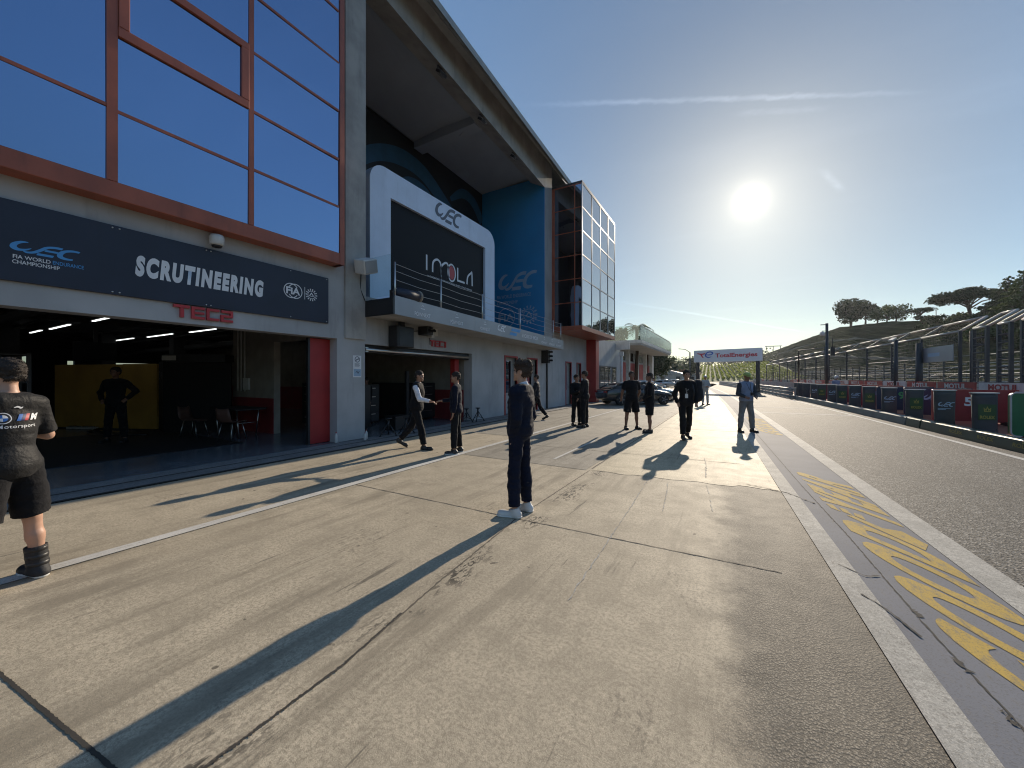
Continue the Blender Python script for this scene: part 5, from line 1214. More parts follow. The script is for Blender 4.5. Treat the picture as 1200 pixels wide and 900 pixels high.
mb.add(vs, [(i*nu+j, i*nu+j+1, (i+1)*nu+j+1, (i+1)*nu+j) for i in range(len(vv)-1) for j in range(nu-1)], None, False)
props(mb.build('terraced_hill', MATS['hill_ground']), kind='structure')
HL = lambda u, v, z=0: (u*LC-v*LS, u*LS+v*LC, z)
simple('terrace_kerb', (.13, .125, .105), .9)
for i, (ua, va, ub, vb) in enumerate(((44, 120, 44, 430), (50, 150, 50, 500), (38, 100, 38, 330))):
    mb = MB(); n = 40; vs = []
    for k in range(n+1):
        t = k/n; u = ua+(ub-ua)*t; v = va+(vb-va)*t; z = hill_z(u, v); vs += [HL(u, v, z-.2), HL(u, v, z+.55), HL(u+.5, v, z+.55), HL(u+.5, v, z-.2)]
    mb.add(vs, [(k*4+3-j, k*4+(2-j) % 4, (k+1)*4+(2-j) % 4, (k+1)*4+3-j) for k in range(n) for j in range(4)])
    props(mb.build('retaining_wall', MATS['terrace_kerb']), ['lowest pale retaining wall running along the terraced hill', 'middle pale retaining wall running along the terraced hill', 'highest pale retaining wall running along the terraced hill'][[1, 2, 0][i]], 'wall', 'retaining walls on the hill')
# vineyard at the end of the straight
def vz(v): return max(0, (v-190)/120.0)*8.5
mb = MB(); us2 = np.linspace(-120, 40, 40); vv2 = np.linspace(180, 330, 20)
mb.add([HL(u, v, vz(v)*(1+.25*max(0, (u+10)/40))-.02) for v in vv2 for u in us2], [(i*40+j, i*40+j+1, (i+1)*40+j+1, (i+1)*40+j) for i in range(19) for j in range(39)], None, True)
simple('meadow', (.11, .14, .035), .95, var=.3, scale=.1, bump=0)
props(mb.build('vineyard_ground', MATS['meadow']), kind='structure')
mb = MB(); r = random.Random(9)
for u in np.arange(-34, 36, 2.1):
    vs = []; fs = []
    for v in np.arange(196, 322, 1.6):
        z = vz(v)*(1+.25*max(0, (u+10)/40)); h = 1.5+r.uniform(-.35, .4); w_ = .6
        c = Vector(HL(u, v, z)); 
        for _ in range(4):
            d = Vector((r.uniform(-1, 1), r.uniform(-1, 1), r.uniform(-.4, .6))).normalized(); e = d.cross(Vector((r.uniform(-1, 1), r.uniform(-1, 1), 1))).normalized(); cc = c+Vector((r.uniform(-.3, .3), r.uniform(-.8, .8), h*r.uniform(.4, 1)))
            k = len(vs); vs += [cc+d*.55, cc+e*.5, cc-d*.55, cc-e*.5]; fs.append((k, k+1, k+2, k+3))
    mb.add(vs, fs)
props(mb.build('vines', MATS['vine_leaf']), 'rows of yellow green vines on the far slope', None, None, 'stuff')
def crown(mb, clumps, n, size, r):
    vs = []; fs = []
    tot = sum(c[1][0]*c[1][1]*c[1][2] for c in clumps)
    for c, rad in clumps:
        for _ in range(max(6, int(n*rad[0]*rad[1]*rad[2]/tot))):
            d = Vector((r.gauss(0, 1), r.gauss(0, 1), r.gauss(0, 1))).normalized(); t = r.random()**.38*r.uniform(.8, 1.1)
            p = Vector((c[0]+d.x*rad[0]*t, c[1]+d.y*rad[1]*t, c[2]+d.z*rad[2]*t))
            a = Vector((r.gauss(0, 1), r.gauss(0, 1), r.gauss(0, .7))).normalized(); b_ = a.cross(Vector((r.gauss(0, 1), r.gauss(0, 1), r.gauss(0, 1)))).normalized(); s_ = size*r.uniform(.5, 1.2)
            k = len(vs); vs += [p+a*s_, p+b_*s_*.7, p-a*s_, p-b_*s_*.7]; fs.append((k, k+1, k+2, k+3))
    mb.add(vs, fs)
def tree(name, label, base, kind, H, W_, mat, n=2600, size=.4, seed=0, grp=None, cat='tree'):
    r = random.Random(seed); o = thing(name, label, cat, tuple(base), 0, grp); x, y, z = base
    clumps = []; tk = MB(); R_ = W_/2
    if kind == 'round':
        for _ in range(13):
            a = r.uniform(0, 2*PI); q_ = r.random()**.5*R_*.68; zz = z+H*r.uniform(.32, .86); k = r.uniform(.24, .40)*R_*1.25
            clumps.append(((x+q_*math.cos(a), y+q_*math.sin(a), zz), (k, k, k*.8)))
        limbs = [(c[0], H) for c in clumps[:6]]
        tk.tube([(x, y, z-.4), (x+.1, y, z+H*.2), (x-.05, y+.1, z+H*.45)], [W_*.035, W_*.026, W_*.015], 7)
        for c, _ in clumps[:7]: tk.tube([(x, y, z+H*.22), ((x+c[0])/2, (y+c[1])/2, z+H*.4), c], [W_*.018, W_*.012, W_*.004], 5)
    elif kind == 'umbrella':
        tk.tube([(x, y, z-.4), (x+.2, y, z+H*.3), (x, y, z+H*.5)], [W_*.03, W_*.025, W_*.02], 8)
        for i in range(20):
            a = r.uniform(0, 2*PI); q_ = r.random()**.5*R_*.86; zz = z+H*(.80-.16*(q_/R_)**2)+r.uniform(-.02, .05)*H; k = r.uniform(.16, .27)*W_*.75
            c = (x+q_*math.cos(a), y+q_*math.sin(a), zz); clumps.append((c, (k, k, k*.45)))
            if i < 11: tk.tube([(x+r.uniform(-.2, .2), y, z+H*r.uniform(.34, .5)), ((x*.6+c[0]*.4), (y*.6+c[1]*.4), z+H*.6), c], [W_*.014, W_*.010, W_*.004], 5)
    elif kind == 'cedar':
        tk.tube([(x, y, z-.4), (x, y, z+H)], [W_*.03, W_*.005], 7)
        for i in range(15):
            t = i/14; zz = z+H*(.22+.76*t); k = R_*(1-t*.86)
            for j in range(4):
                a = j*PI/2+i*.9+r.uniform(-.4, .4); q_ = k*r.uniform(.45, .75); c = (x+q_*math.cos(a), y+q_*math.sin(a), zz-.02*H+r.uniform(-.02, .02)*H); clumps.append((c, (k*.42+.1, k*.42+.1, .035*H)))
                tk.tube([(x, y, zz), c], [W_*.008, W_*.003], 4)
    elif kind == 'shrub':
        for _ in range(8):
            a = r.uniform(0, 2*PI); q_ = r.random()**.5*R_*.75; k = r.uniform(.28, .45)*R_; clumps.append(((x+q_*math.cos(a), y+q_*math.sin(a), z+H*r.uniform(.25, .75)), (k, k, H*.28)))
        for c, _ in clumps[:4]: tk.tube([(x, y, z-.2), c], [W_*.02, W_*.006], 5)
    elif kind == 'palm':
        tk.tube([(x, y, z), (x+.15, y, z+H*.5), (x+.1, y, z+H*.8)], [.22, .18, .16], 8); vs = []
        for i in range(22):
            a = i*2.4+r.uniform(-.2, .2); el = r.uniform(.05, 1.2); ln = R_*r.uniform(.85, 1.1); pts = []
            for k in range(8):
                t = k/7; pts.append(Vector((x+.1+math.cos(a)*ln*t*math.cos(el*.6), y+math.sin(a)*ln*t*math.cos(el*.6), z+H*.8+ln*(math.sin(el)*t-.75*t*t))))
            for k in range(7):
                d = (pts[k+1]-pts[k]); sd = d.cross(Vector((0, 0, 1))).normalized()
                for s_ in (-1, 1):
                    for u_ in (0, .5): 
                        p = pts[k]+d*u_; q2 = p+sd*s_*.42*(1-.6*k/7)+d*.5-Vector((0, 0, .16)); n0 = len(vs); vs += [p, p+d*.28, q2+d*.1, q2]
        cm = MB(); cm.add(vs, [(4*i, 4*i+1, 4*i+2, 4*i+3) for i in range(len(vs)//4)]); cm.build('crown', MATS[mat], o); tk.build('trunk', MATS['bark'], o); return o
    cm = MB(); crown(cm, clumps, n, size, r); cm.build('crown', MATS[mat], o)
    tk.build('trunk' if kind != 'shrub' else 'stem', MATS['bark'], o)
    return o
def on_ridge(px, u=60):      # point of the hill seen at picture column px, at lateral distance u
    a = math.atan((px-600)/451)-math.atan(231/451); v = u/math.tan(a); return u, v
def htree(name, label, px, u, kind, H, W_, mat, **k):
    u, v = on_ridge(px, u); return tree(name, label, HL(u, v, hill_z(u, v)-.2), kind, H, W_, mat, **k)
htree('umbrella_pine', 'broad umbrella pine with a flat dark crown on the ridge', 1135, 61, 'umbrella', 9.5, 15.5, 'leaf_pine', n=7000, size=.33, seed=3)
htree('round_tree', 'dense round dark tree standing alone at the left end of the ridge', 997, 58, 'round', 12.5, 16, 'leaf_dark', n=5200, size=.5, seed=5)
htree('round_tree', 'smaller round tree leaning against the right side of the ridge tree', 1014, 59, 'round', 9.5, 11, 'leaf_dark', n=3000, size=.45, seed=6)
for i, (px, H, W_, lab) in enumerate(((1028, 7, 9, 'thin leafed pale tree right of the round ridge trees'), (1039, 6.5, 8, 'second thin leafed tree along the ridge'), (1050, 6, 9, 'low bushy tree at the middle of the ridge'))):
    htree('slender_tree', lab, px, 61, 'round', H, W_, 'leaf_mid', n=1100, size=.35, seed=20+i, grp='thin trees on the ridge')
htree('flat_cedar', 'small flat topped cedar between the thin trees and the umbrella pine', 1078, 61, 'umbrella', 5.5, 8, 'leaf_pine', n=900, size=.3, seed=8)
htree('cedar', 'tall dark cedar at the right edge of the ridge', 1182, 60, 'cedar', 10.5, 11, 'leaf_dark', n=4200, size=.32, seed=11)
htree('cedar', 'feathery lighter cedar cut by the right edge of the picture', 1199, 58, 'cedar', 11, 10, 'leaf_mid', n=3200, size=.3, seed=12)
htree('cedar', 'short dark cedar just right of the umbrella pine', 1170, 60, 'cedar', 6, 9, 'leaf_dark', n=2600, size=.32, seed=13)
sh = [(1090, 56), (1100, 53), (1112, 55), (1122, 51), (1130, 54), (1138, 50), (1147, 55), (1152, 49), (1160, 53), (1168, 50), (1176, 54), (1184, 50), (1190, 46), (1197, 52), (1108, 58), (1150, 58), (1172, 58), (1192, 57), (1082, 59), (1120, 59)]
for i, (px, u) in enumerate(sh):
    htree('shrub', 'shrub %s from the left, %s, on the hillside under the pines' % (['first', 'second', 'third', 'fourth', 'fifth', 'sixth', 'seventh', 'eighth', 'ninth', 'tenth', 'eleventh', 'twelfth', 'thirteenth', 'fourteenth', 'fifteenth', 'sixteenth', 'seventeenth', 'eighteenth', 'nineteenth', 'twentieth'][sorted(sh).index((px, u))], 'lighter green' if i % 4 == 3 else 'dark green'), px, u, 'shrub', 2.4+1.4*((i*7) % 5)/4, 6.5+2*((i*3) % 4)/3, 'leaf_mid' if i % 4 == 3 else 'leaf_dark', n=900, size=.34, seed=40+i, grp='shrubs on the hillside', cat='shrub')
# trees at the end of the lane
def ptree(name, label, px, d, kind, H, W_, mat, z=0, **k):
    p = FWD*d+RIGHT*((px-600)/451*d); return tree(name, label, (p.x, p.y, z), kind, H, W_, mat, **k)
ptree('pine', 'dark bushy pine standing behind the terrace canopy', 766, 66, 'round', 8.8, 7.5, 'leaf_dark', n=4200, size=.26, seed=31)
ptree('palm', 'tall palm rising behind the green terrace glass', 745, 43, 'palm', 9.0, 3.6, 'leaf_mid', seed=32, grp='palms behind the terrace')
ptree('palm', 'lower palm to the right behind the terrace glass', 757, 50, 'palm', 8.2, 3.6, 'leaf_mid', seed=33, grp='palms behind the terrace')
ptree('leafy_tree', 'light green tree peeping over the terrace beside the glass tower', 724, 52, 'round', 9.0, 5, 'leaf_mid', n=1600, size=.25, seed=34)
r = random.Random(77); mb = MB(); cl = []
for i in range(150):
    u = r.uniform(-170, 70); v = r.uniform(335, 420); h = r.uniform(6, 13); base_ = 8+.06*(u+60)
    cl.append((HL(u, v, base_+h*.45), (h*.55, h*.55, h*.5)))
crown(mb, cl, 11000, .8, r); props(mb.build('far_woods', MATS['leaf_far']), 'hazy belt of woods behind the vineyard', None, None, 'stuff')
mb = MB(); mb.add([HL(-220, 330, 0), HL(90, 330, 0), HL(90, 330, 11), HL(-220, 330, 6), HL(-220, 520, 0), HL(90, 520, 0), HL(90, 520, 13), HL(-220, 520, 10)], [(0, 1, 2, 3), (3, 2, 6, 7), (1, 5, 6, 2), (0, 3, 7, 4), (5, 4, 7, 6)]); props(mb.build('wooded_hill', MATS['hill_ground']), kind='structure')
r = random.Random(5)
for i in range(9):
    ptree('distant_tree', '%s distant tree from the left, beyond the parked cars' % ordn[i], 772+i*5.2, 130+r.uniform(-25, 50), 'round', r.uniform(5.5, 8.5), r.uniform(6, 9), 'leaf_far', n=420, size=.5, seed=60+i, grp='distant trees at the end of the lane')
# little things on the ridge
o, p, z = mast('thin pole standing on the ridge left of the umbrella pine', 1097, 361, 110, .1, name='mast', base_z=17)
rs_ = thing('ridge_stand', 'small scaffold stand on the ridge line', 'scaffold', HL(58, 460, 28))
mb = MB(); bx_ = Vector(HL(58, 470, hill_z(58, 470)))
for dx in (-6, 0, 6):
    for dy in (-1.5, 1.5): mb.tube([bx_+Vector((dx, dy, 0)), bx_+Vector((dx, dy, 5))], .2, 5)
mb.build('post', MATS['fence_post'], rs_); mb = MB(); mb.box(-7, 7, -2, 2, 4.9, 5.4, Matrix.Translation(bx_)); mb.build('deck', MATS['fascia_grey'], rs_)

# bleachers at the foot of the hill, seen through the mesh
for i, (v0, v1, lab) in enumerate(((40, 70, 'nearest bank of open metal bleachers behind the track fence'), (74, 104, 'second bank of open metal bleachers behind the track fence'), (108, 150, 'farthest bank of open metal bleachers behind the track fence'))):
    o = thing('bleachers', lab, 'bleachers', L(29, v0, 0), 0, 'bleachers behind the track fence')
    for k in range(6):
        mb = MB(); a, b_ = L(28.4+k*.8, v0, 1.2+.45*k), L(28.4+k*.8, v1, 1.2+.45*k); wallseg(mb, a[:2], b_[:2], 1.2+.45*k, 1.28+.45*k, .35); mb.build('bench', MATS['fascia_grey'], o)
    for k in range(6):
        v = v0+(v1-v0)*(k+.02)/5.05; mb = MB(); mb.tube([L(28.2, v, 0), L(28.2, v, 1.3), L(32.6, v, 3.6), L(32.6, v, 0)], .06, 5); mb.build('support', MATS['fence_post'], o)
    mb = MB(); mb.tube([L(28.0, v0, 2.1), L(28.0, v1, 2.1)], .04, 5); mb.tube([L(32.8, v0, 4.6), L(32.8, v1, 4.6)], .04, 5); mb.tube([L(28.0, v0, 1.2), L(28.0, v0, 2.1)], .04, 5); mb.build('railing', MATS['galvanised'], o)
# ================================================================== people
simple('skin_light', (.46, .27, .19), .5, var=.08, scale=6, bump=.1, bscale=90)
simple('skin_tan', (.32, .17, .11), .5, var=.08, scale=6, bump=.1, bscale=90)
simple('skin_deep', (.20, .10, .065), .5, var=.08, scale=6, bump=.1, bscale=90)
simple('hair_dark', (.022, .015, .011), .8, var=.4, scale=30, bump=.9, bscale=130)
simple('hair_brown', (.04, .024, .015), .75, var=.4, scale=30, bump=.9, bscale=130)
def cloth(name, col, rough=.85, weave=260, sheen=.06):
    m, q, b = newmat(name)
    c = q.n('TexCoord', 3); n1 = q.noise(c, 5, 4); n2 = q.noise(c, 17, 3); n3 = q.noise(c, weave, 1)
    base = q.mix(q.ramp(n1, .3, .7), tuple(x*.82 for x in col), tuple(min(1, x*1.15) for x in col))
    h = q.math('ADD', q.math('MULTIPLY', n2, 2.2), q.math('MULTIPLY', n3, .12))
    bset(q, b, Base__Color=base, Roughness=rough, Sheen__Weight=sheen, Specular__IOR__Level=.15, Normal=q.bump(h, .5, .012))
    return m
cloth('navy_cloth', (.008, .0105, .022), sheen=.04); cloth('navy_trouser', (.007, .010, .024), sheen=.04); cloth('black_wear', (.010, .010, .012)); cloth('charcoal_wear', (.022, .022, .026), .7)
cloth('sport_jersey', (.017, .017, .018), .58, 200, .05); cloth('white_shirt', (.70, .71, .76)); cloth('grey_trouser', (.17, .17, .17)); cloth('blue_shirt', (.22, .26, .36)); cloth('light_overall', (.34, .35, .36)); cloth('dark_sleeve', (.045, .05, .06))
simple('shoe_black', (.012, .012, .013), .5); simple('shoe_white', (.60, .59, .57), .6); simple('sole_white', (.62, .62, .60), .6); simple('sole_dark', (.02, .02, .02), .7)
simple('cap_green', (.34, .45, .12), .6); simple('helmet_white', (.62, .63, .62), .3); simple('eye_dark', (.02, .016, .014), .25); simple('badge_white', (.6, .6, .58), .4); simple('boot_strap', (.016, .016, .018), .7, bump=.5, bscale=60)
simple('bmw_blue', (.02, .12, .42), .5); simple('m_red', (.42, .02, .03), .5); simple('m_navy', (.015, .025, .10), .5); simple('lens_black', (.006, .006, .008), .08)

def surface_net(F, org, h):
    s = F < 0
    nx, ny, nz = F.shape
    cnt = np.zeros((nx-1, ny-1, nz-1), np.int8)
    for a in (0, 1):
        for b in (0, 1):
            for c in (0, 1): cnt += s[a:nx-1+a, b:ny-1+b, c:nz-1+c]
    act = (cnt > 0) & (cnt < 8)
    I, J, K = np.nonzero(act); n = len(I)
    idx = -np.ones(act.shape, np.int64); idx[I, J, K] = np.arange(n)
    acc = np.zeros((n, 3)); wt = np.zeros(n)
    E = [((a, b, 0), (a, b, 1)) for a in (0, 1) for b in (0, 1)]+[((a, 0, b), (a, 1, b)) for a in (0, 1) for b in (0, 1)]+[((0, a, b), (1, a, b)) for a in (0, 1) for b in (0, 1)]
    for o1, o2 in E:
        f1 = F[I+o1[0], J+o1[1], K+o1[2]]; f2 = F[I+o2[0], J+o2[1], K+o2[2]]
        m = (f1 < 0) != (f2 < 0); t = np.where(m, f1/np.where(m, f1-f2, 1), 0)
        for k in range(3): acc[m, k] += (o1[k]+t*(o2[k]-o1[k]))[m]
        wt[m] += 1
    V = (acc/wt[:, None]+np.stack([I, J, K], 1))*h+org
    Q = []
    def emitq(m, ca, cb, cc, cd, flip):
        q4 = np.stack([ca, cb, cc, cd], 1)
        q4[flip] = q4[flip][:, ::-1]; Q.append(q4)
    m = s[:-1, 1:-1, 1:-1] != s[1:, 1:-1, 1:-1]; a, b, c = np.nonzero(m); b += 1; c += 1
    emitq(m, idx[a, b-1, c-1], idx[a, b, c-1], idx[a, b, c], idx[a, b-1, c], ~s[a, b, c])
    m = s[1:-1, :-1, 1:-1] != s[1:-1, 1:, 1:-1]; a, b, c = np.nonzero(m); a += 1; c += 1
    emitq(m, idx[a-1, b, c-1], idx[a-1, b, c], idx[a, b, c], idx[a, b, c-1], ~s[a, b, c])
    m = s[1:-1, 1:-1, :-1] != s[1:-1, 1:-1, 1:]; a, b, c = np.nonzero(m); a += 1; b += 1
    emitq(m, idx[a-1, b-1, c], idx[a, b-1, c], idx[a, b, c], idx[a-1, b, c], ~s[a, b, c])
    return V, np.concatenate(Q)
class Sdf:
    """a soft solid made of tapered limbs and ellipsoids"""
    def __init__(s): s.p = []
    def rc(s, a, b, ra, rb, k=.03, cut=False, sub=False): s.p.append(('c', np.array(a, float), np.array(b, float), ra, rb, k, cut, sub)); return s
    def el(s, c, r, k=.03, R=None, sub=False): s.p.append(('e', np.array(c, float), np.array(r, float), R, 0, k, False, sub)); return s
    def plane(s, pt, n): s.p.append(('p', np.array(pt, float), np.array(n, float)/np.linalg.norm(n), 0, 0, 0, False, False)); return s
    def bounds(s):
        lo = np.full(3, 9.); hi = np.full(3, -9.)
        for p in s.p:
            if p[7] or p[0] == 'p': continue
            if p[0] == 'c': r = max(p[3], p[4]); lo = np.minimum(lo, np.minimum(p[1], p[2])-r); hi = np.maximum(hi, np.maximum(p[1], p[2])+r)
            else: r = max(p[2]); lo = np.minimum(lo, p[1]-r); hi = np.maximum(hi, p[1]+r)
        return lo, hi
    def mesh(s, h, noise=0.0, nsc=9.0, seed=0, infl=0.0, smooth=True, name='m', fold=0.0):
        lo, hi = s.bounds(); pad = 3*h+infl+noise; lo = lo-pad; hi = hi+pad
        n = np.ceil((hi-lo)/h).astype(int)+1
        F = np.full(n, .5, np.float32)
        ax = [lo[i]+h*np.arange(n[i]) for i in range(3)]
        for p in s.p:
            if p[0] == 'p':
                X, Y, Z = np.meshgrid(*ax, indexing='ij', sparse=True)
                F = np.maximum(F, (X-p[1][0])*p[2][0]+(Y-p[1][1])*p[2][1]+(Z-p[1][2])*p[2][2]); continue
            mg = .07+p[5]
            if p[0] == 'c': r = max(p[3], p[4]); b0 = np.minimum(p[1], p[2])-r-mg; b1 = np.maximum(p[1], p[2])+r+mg
            else: r = max(p[2]); b0 = p[1]-r-mg; b1 = p[1]+r+mg
            i0 = np.clip(((b0-lo)/h).astype(int), 0, n-1); i1 = np.clip(((b1-lo)/h).astype(int)+2, 1, n)
            if (i1 <= i0).any(): continue
            sl = tuple(slice(i0[i], i1[i]) for i in range(3))
            X, Y, Z = np.meshgrid(*[ax[i][i0[i]:i1[i]] for i in range(3)], indexing='ij')
            if p[0] == 'c':
                ba = p[2]-p[1]; L2 = max(ba@ba, 1e-9)
                px, py, pz = X-p[1][0], Y-p[1][1], Z-p[1][2]
                t0 = (px*ba[0]+py*ba[1]+pz*ba[2])/L2; t = np.clip(t0, 0, 1)
                d = np.sqrt((px-t*ba[0])**2+(py-t*ba[1])**2+(pz-t*ba[2])**2)-(p[3]+(p[4]-p[3])*t)
                if p[6]: d = np.maximum(d, (t0-1)*math.sqrt(L2))
            else:
                P = np.stack([X-p[1][0], Y-p[1][1], Z-p[1][2]], -1)
                if p[3] is not None: P = P @ p[3]
                k0 = np.linalg.norm(P/p[2], axis=-1); k1 = np.linalg.norm(P/(p[2]**2), axis=-1)
                d = k0*(k0-1)/np.maximum(k1, 1e-6)
            f = F[sl]; k = p[5]
            if p[7]:
                F[sl] = np.maximum(f, -d)
            elif k > 0:
                hh = np.clip(.5+.5*(d-f)/k, 0, 1); F[sl] = d*(1-hh)+f*hh-k*hh*(1-hh)
            else: F[sl] = np.minimum(f, d)
        F -= infl
        if noise or fold:
            X, Y, Z = np.meshgrid(*ax, indexing='ij', sparse=True); r = random.Random(seed); tot = 0
            for i in range(5):
                a, b, c = (r.uniform(-1, 1)*nsc*(1+.5*i) for _ in range(3)); c *= 1.6
                w1 = np.sin(a*X+b*Y+c*Z+r.uniform(0, 6)+1.3*np.sin(2.1*c*Z+a*Y)); tot = tot+w1/(1+.35*i)
            F += (tot*noise/2.4).astype(np.float32)
        V, Qd = surface_net(F, lo, h)
        me = bpy.data.meshes.new(name); me.from_pydata(V.tolist(), [], Qd.tolist())
        me.polygons.foreach_set('use_smooth', [smooth]*len(me.polygons)); me.update()
        return me
def V3(*a): return np.array(a, float)
def unit(v): v = np.array(v, float); return v/np.linalg.norm(v)
def rotm(axis, deg):
    return np.array(Matrix.Rotation(D2R(deg), 3, axis))
def person(label, x, y, face, H=1.78, z=0.0, res=.010, skin='skin_light', lean=0, yaw=0, head=(0, 0),
           ua=((.12, .05, -1), (.12, .05, -1)), fa=((.05, .25, -1), (.05, .25, -1)), thigh=((0, 4), (0, 4)), shin=(0, 0),
           top=None, bottom=None, hair='hair_dark', shoes=('shoe_black', 'sole_dark'), hat=None, extra=(), girth=1.0, grp=None, fingers=True, toe=(0, 0)):
    """ua, fa: upper arm / forearm directions (outward, forward, up) for (left, right); thigh: (flex, spread) degrees; shin: backward fold"""
    s = H/1.79
    T = thing('person', label, 'person', (x, y, z), math.atan2(-face[0], face[1]), grp)
    hipz = .93
    J = {}
    feet = []
    for sd, nm in ((-1, 'L'), (1, 'R')):
        i = 0 if sd < 0 else 1
        hip = V3(sd*.09, 0, hipz); fl, ab = thigh[i]
        td = V3(sd*math.sin(D2R(ab)), math.sin(D2R(fl))*math.cos(D2R(ab)), -math.cos(D2R(fl))*math.cos(D2R(ab)))
        knee = hip+td*.43
        a2 = fl-shin[i]; sdv = V3(sd*math.sin(D2R(ab*.6)), math.sin(D2R(a2)), -math.cos(D2R(a2))); sdv = unit(sdv)
        ank = knee+sdv*.41
        J['hip'+nm], J['knee'+nm], J['ank'+nm] = hip, knee, ank
        pitch = max(0, -a2)*.75 if a2 < -12 else 0           # trailing foot tips on its toe
        tw = D2R(toe[i]); f = V3(sd*math.sin(D2R(9))+math.sin(tw)*sd, math.cos(D2R(pitch)), -math.sin(D2R(pitch))); f = unit(f)
        J['toe'+nm] = ank+f*.17+V3(0, 0, -.055); J['heel'+nm] = ank-f*.045+V3(0, 0, -.05)+V3(0, 0, 0)
        J['foot'+nm] = f
    drop = min(min(J['toe'+n][2]-.032, J['heel'+n][2]-.036) for n in 'LR')
    for k in J:
        if not k.startswith('foot'): J[k] = J[k]-V3(0, 0, drop)
    pel = V3(0, 0, hipz-drop)
    U = rotm('Z', yaw) @ rotm('X', -lean)
    up = lambda p: pel+U @ (V3(*p)-V3(0, 0, hipz))
    Hd = U @ rotm('Z', head[0]) @ rotm('X', -head[1])
    nb = up((0, -.005, 1.54)); hd = lambda p: nb+Hd @ V3(*p)
    for sd, nm in ((-1, 'L'), (1, 'R')):
        i = 0 if sd < 0 else 1
        sh = up((sd*.18*girth, -.005, 1.425)); a = unit(ua[i]); a = U @ V3(a[0]*sd, a[1], a[2]); f = unit(fa[i]); f = U @ V3(f[0]*sd, f[1], f[2])
        J['sh'+nm] = sh; J['el'+nm] = sh+a*.285; J['wr'+nm] = J['el'+nm]+f*.25; J['fd'+nm] = f
    g = girth
    def torso(S_, e=0.0, z0=None):
        S_.el(up((0, .0, .98)), (.158*g+e, .112*g+e, .14), .06, U).el(up((0, .004, 1.12)), (.140*g+e, .102*g+e, .15), .07, U)
        S_.el(up((0, .006, 1.29)), (.165*g+e, .113*g+e, .18), .07, U)
        S_.rc(up((-.135*g, -.008, 1.425)), up((.135*g, -.008, 1.425)), .062+e, .062+e, .06)
        S_.rc(up((-.07, -.03, 1.46)), up((.07, -.03, 1.46)), .05+e*.7, .05+e*.7, .05)
    def arms(S_, e=0.0, upto=2.0, which='LR', k=.035):
        for n in which:
            if upto >= 1: S_.rc(J['sh'+n], J['el'+n], .052*g+e, .041*g+e, k)
            else: S_.rc(J['sh'+n], J['sh'+n]+(J['el'+n]-J['sh'+n])*upto, .055*g+e, .05*g+e*1.2, k, True)
            if upto > 1: S_.rc(J['el'+n], J['el'+n]+(J['wr'+n]-J['el'+n])*(upto-1), .040*g+e, (.030+e*.9), .02, True)
    def legs(S_, e=0.0, upto=2.0, k=.03):
        for n in 'LR':
            if upto >= 1:
                S_.rc(J['hip'+n], J['knee'+n], .083*g+e, .055*g+e, k)
                if upto > 1:
                    en = J['knee'+n]+(J['ank'+n]-J['knee'+n])*(upto-1)
                    if e < .006:
                        S_.rc(J['knee'+n], J['knee'+n]+(J['ank'+n]-J['knee'+n])*.4, .051, .052, .02); S_.rc(J['knee'+n]+(J['ank'+n]-J['knee'+n])*.35+V3(0, -.012, 0), en, .052, .034, .02)
                    else: S_.rc(J['knee'+n], J['knee'+n]*.6+en*.4, .061+e, .062+e, .02); S_.rc(J['knee'+n]*.6+en*.4, en, .060+e, .050+e, .02, True)
            else: S_.rc(J['hip'+n], J['hip'+n]+(J['knee'+n]-J['hip'+n])*upto, .088*g+e, .078*g+e*1.5, k, True)
    # the body, one surface
    b = Sdf(); torso(b); arms(b); legs(b)
    b.rc(up((0, -.012, 1.44)), hd((0, .012, .06)), .054, .050, .03)
    b.el(hd((0, .012, .150)), (.074, .093, .092), .03, Hd).el(hd((0, .040, .092)), (.056, .064, .074), .03, Hd)
    b.rc(hd((0, .092, .138)), hd((0, .108, .108)), .010, .014, .012)
    b.rc(hd((-.032, .090, .156)), hd((.032, .090, .156)), .014, .014, .012)
    b.el(hd((0, .103, .062)), (.026, .012, .010), .008, Hd).el(hd((0, .095, .030)), (.022, .018, .018), .015, Hd)
    for sd in (-1, 1):
        b.el(hd((sd*.077, .0, .122)), (.010, .02, .032), .006, Hd)
        b.el(hd((sd*.045, .078, .100)), (.022, .02, .022), .02, Hd)
    for n, sd in (('L', -1), ('R', 1)):
        f = J['fd'+n]; w_ = J['wr'+n]; side = unit(np.cross(f, V3(0, 1, .001) if abs(f[1]) < .8 else V3(0, 0, 1))); nrm = np.cross(f, side)
        if side @ V3(0, 1, 0) < 0: side = -side
        nin = nrm if nrm @ V3(-sd, 0, 0) > 0 else -nrm
        pc = w_+f*.045
        for t in (-.027, -.009, .009, .027): b.rc(w_+side*t*.6, w_+f*.085+side*t, .017, .014, .014)
        if fingers:
            for t, ln in ((-.031, .058), (-.0105, .070), (.0105, .076), (.031, .068)):
                a0 = w_+f*.085+side*t; a1 = a0+f*ln*.5+nin*.008; a2_ = a1+f*ln*.42+nin*.026
                b.rc(a0, a1, .0092, .0086, .004).rc(a1, a2_, .0086, .0072, .004)
            tb_ = w_+f*.03+side*.03; t1 = tb_+side*.026+f*.03+nin*.012; b.rc(tb_, t1, .014, .010, .008).rc(t1, t1+f*.032+nin*.012, .010, .008, .004)
        b.rc(J['heel'+n], J['toe'+n]-J['foot'+n]*.02, .034, .026, .03)
    def fin(me, name, mat, parent=T, noloc=False):
        me.transform(Matrix.Scale(s, 4)); me.materials.clear(); return link(name, me, parent, True, MATS[mat])
    bo = fin(b.mesh(res, name='body'), 'body', skin)
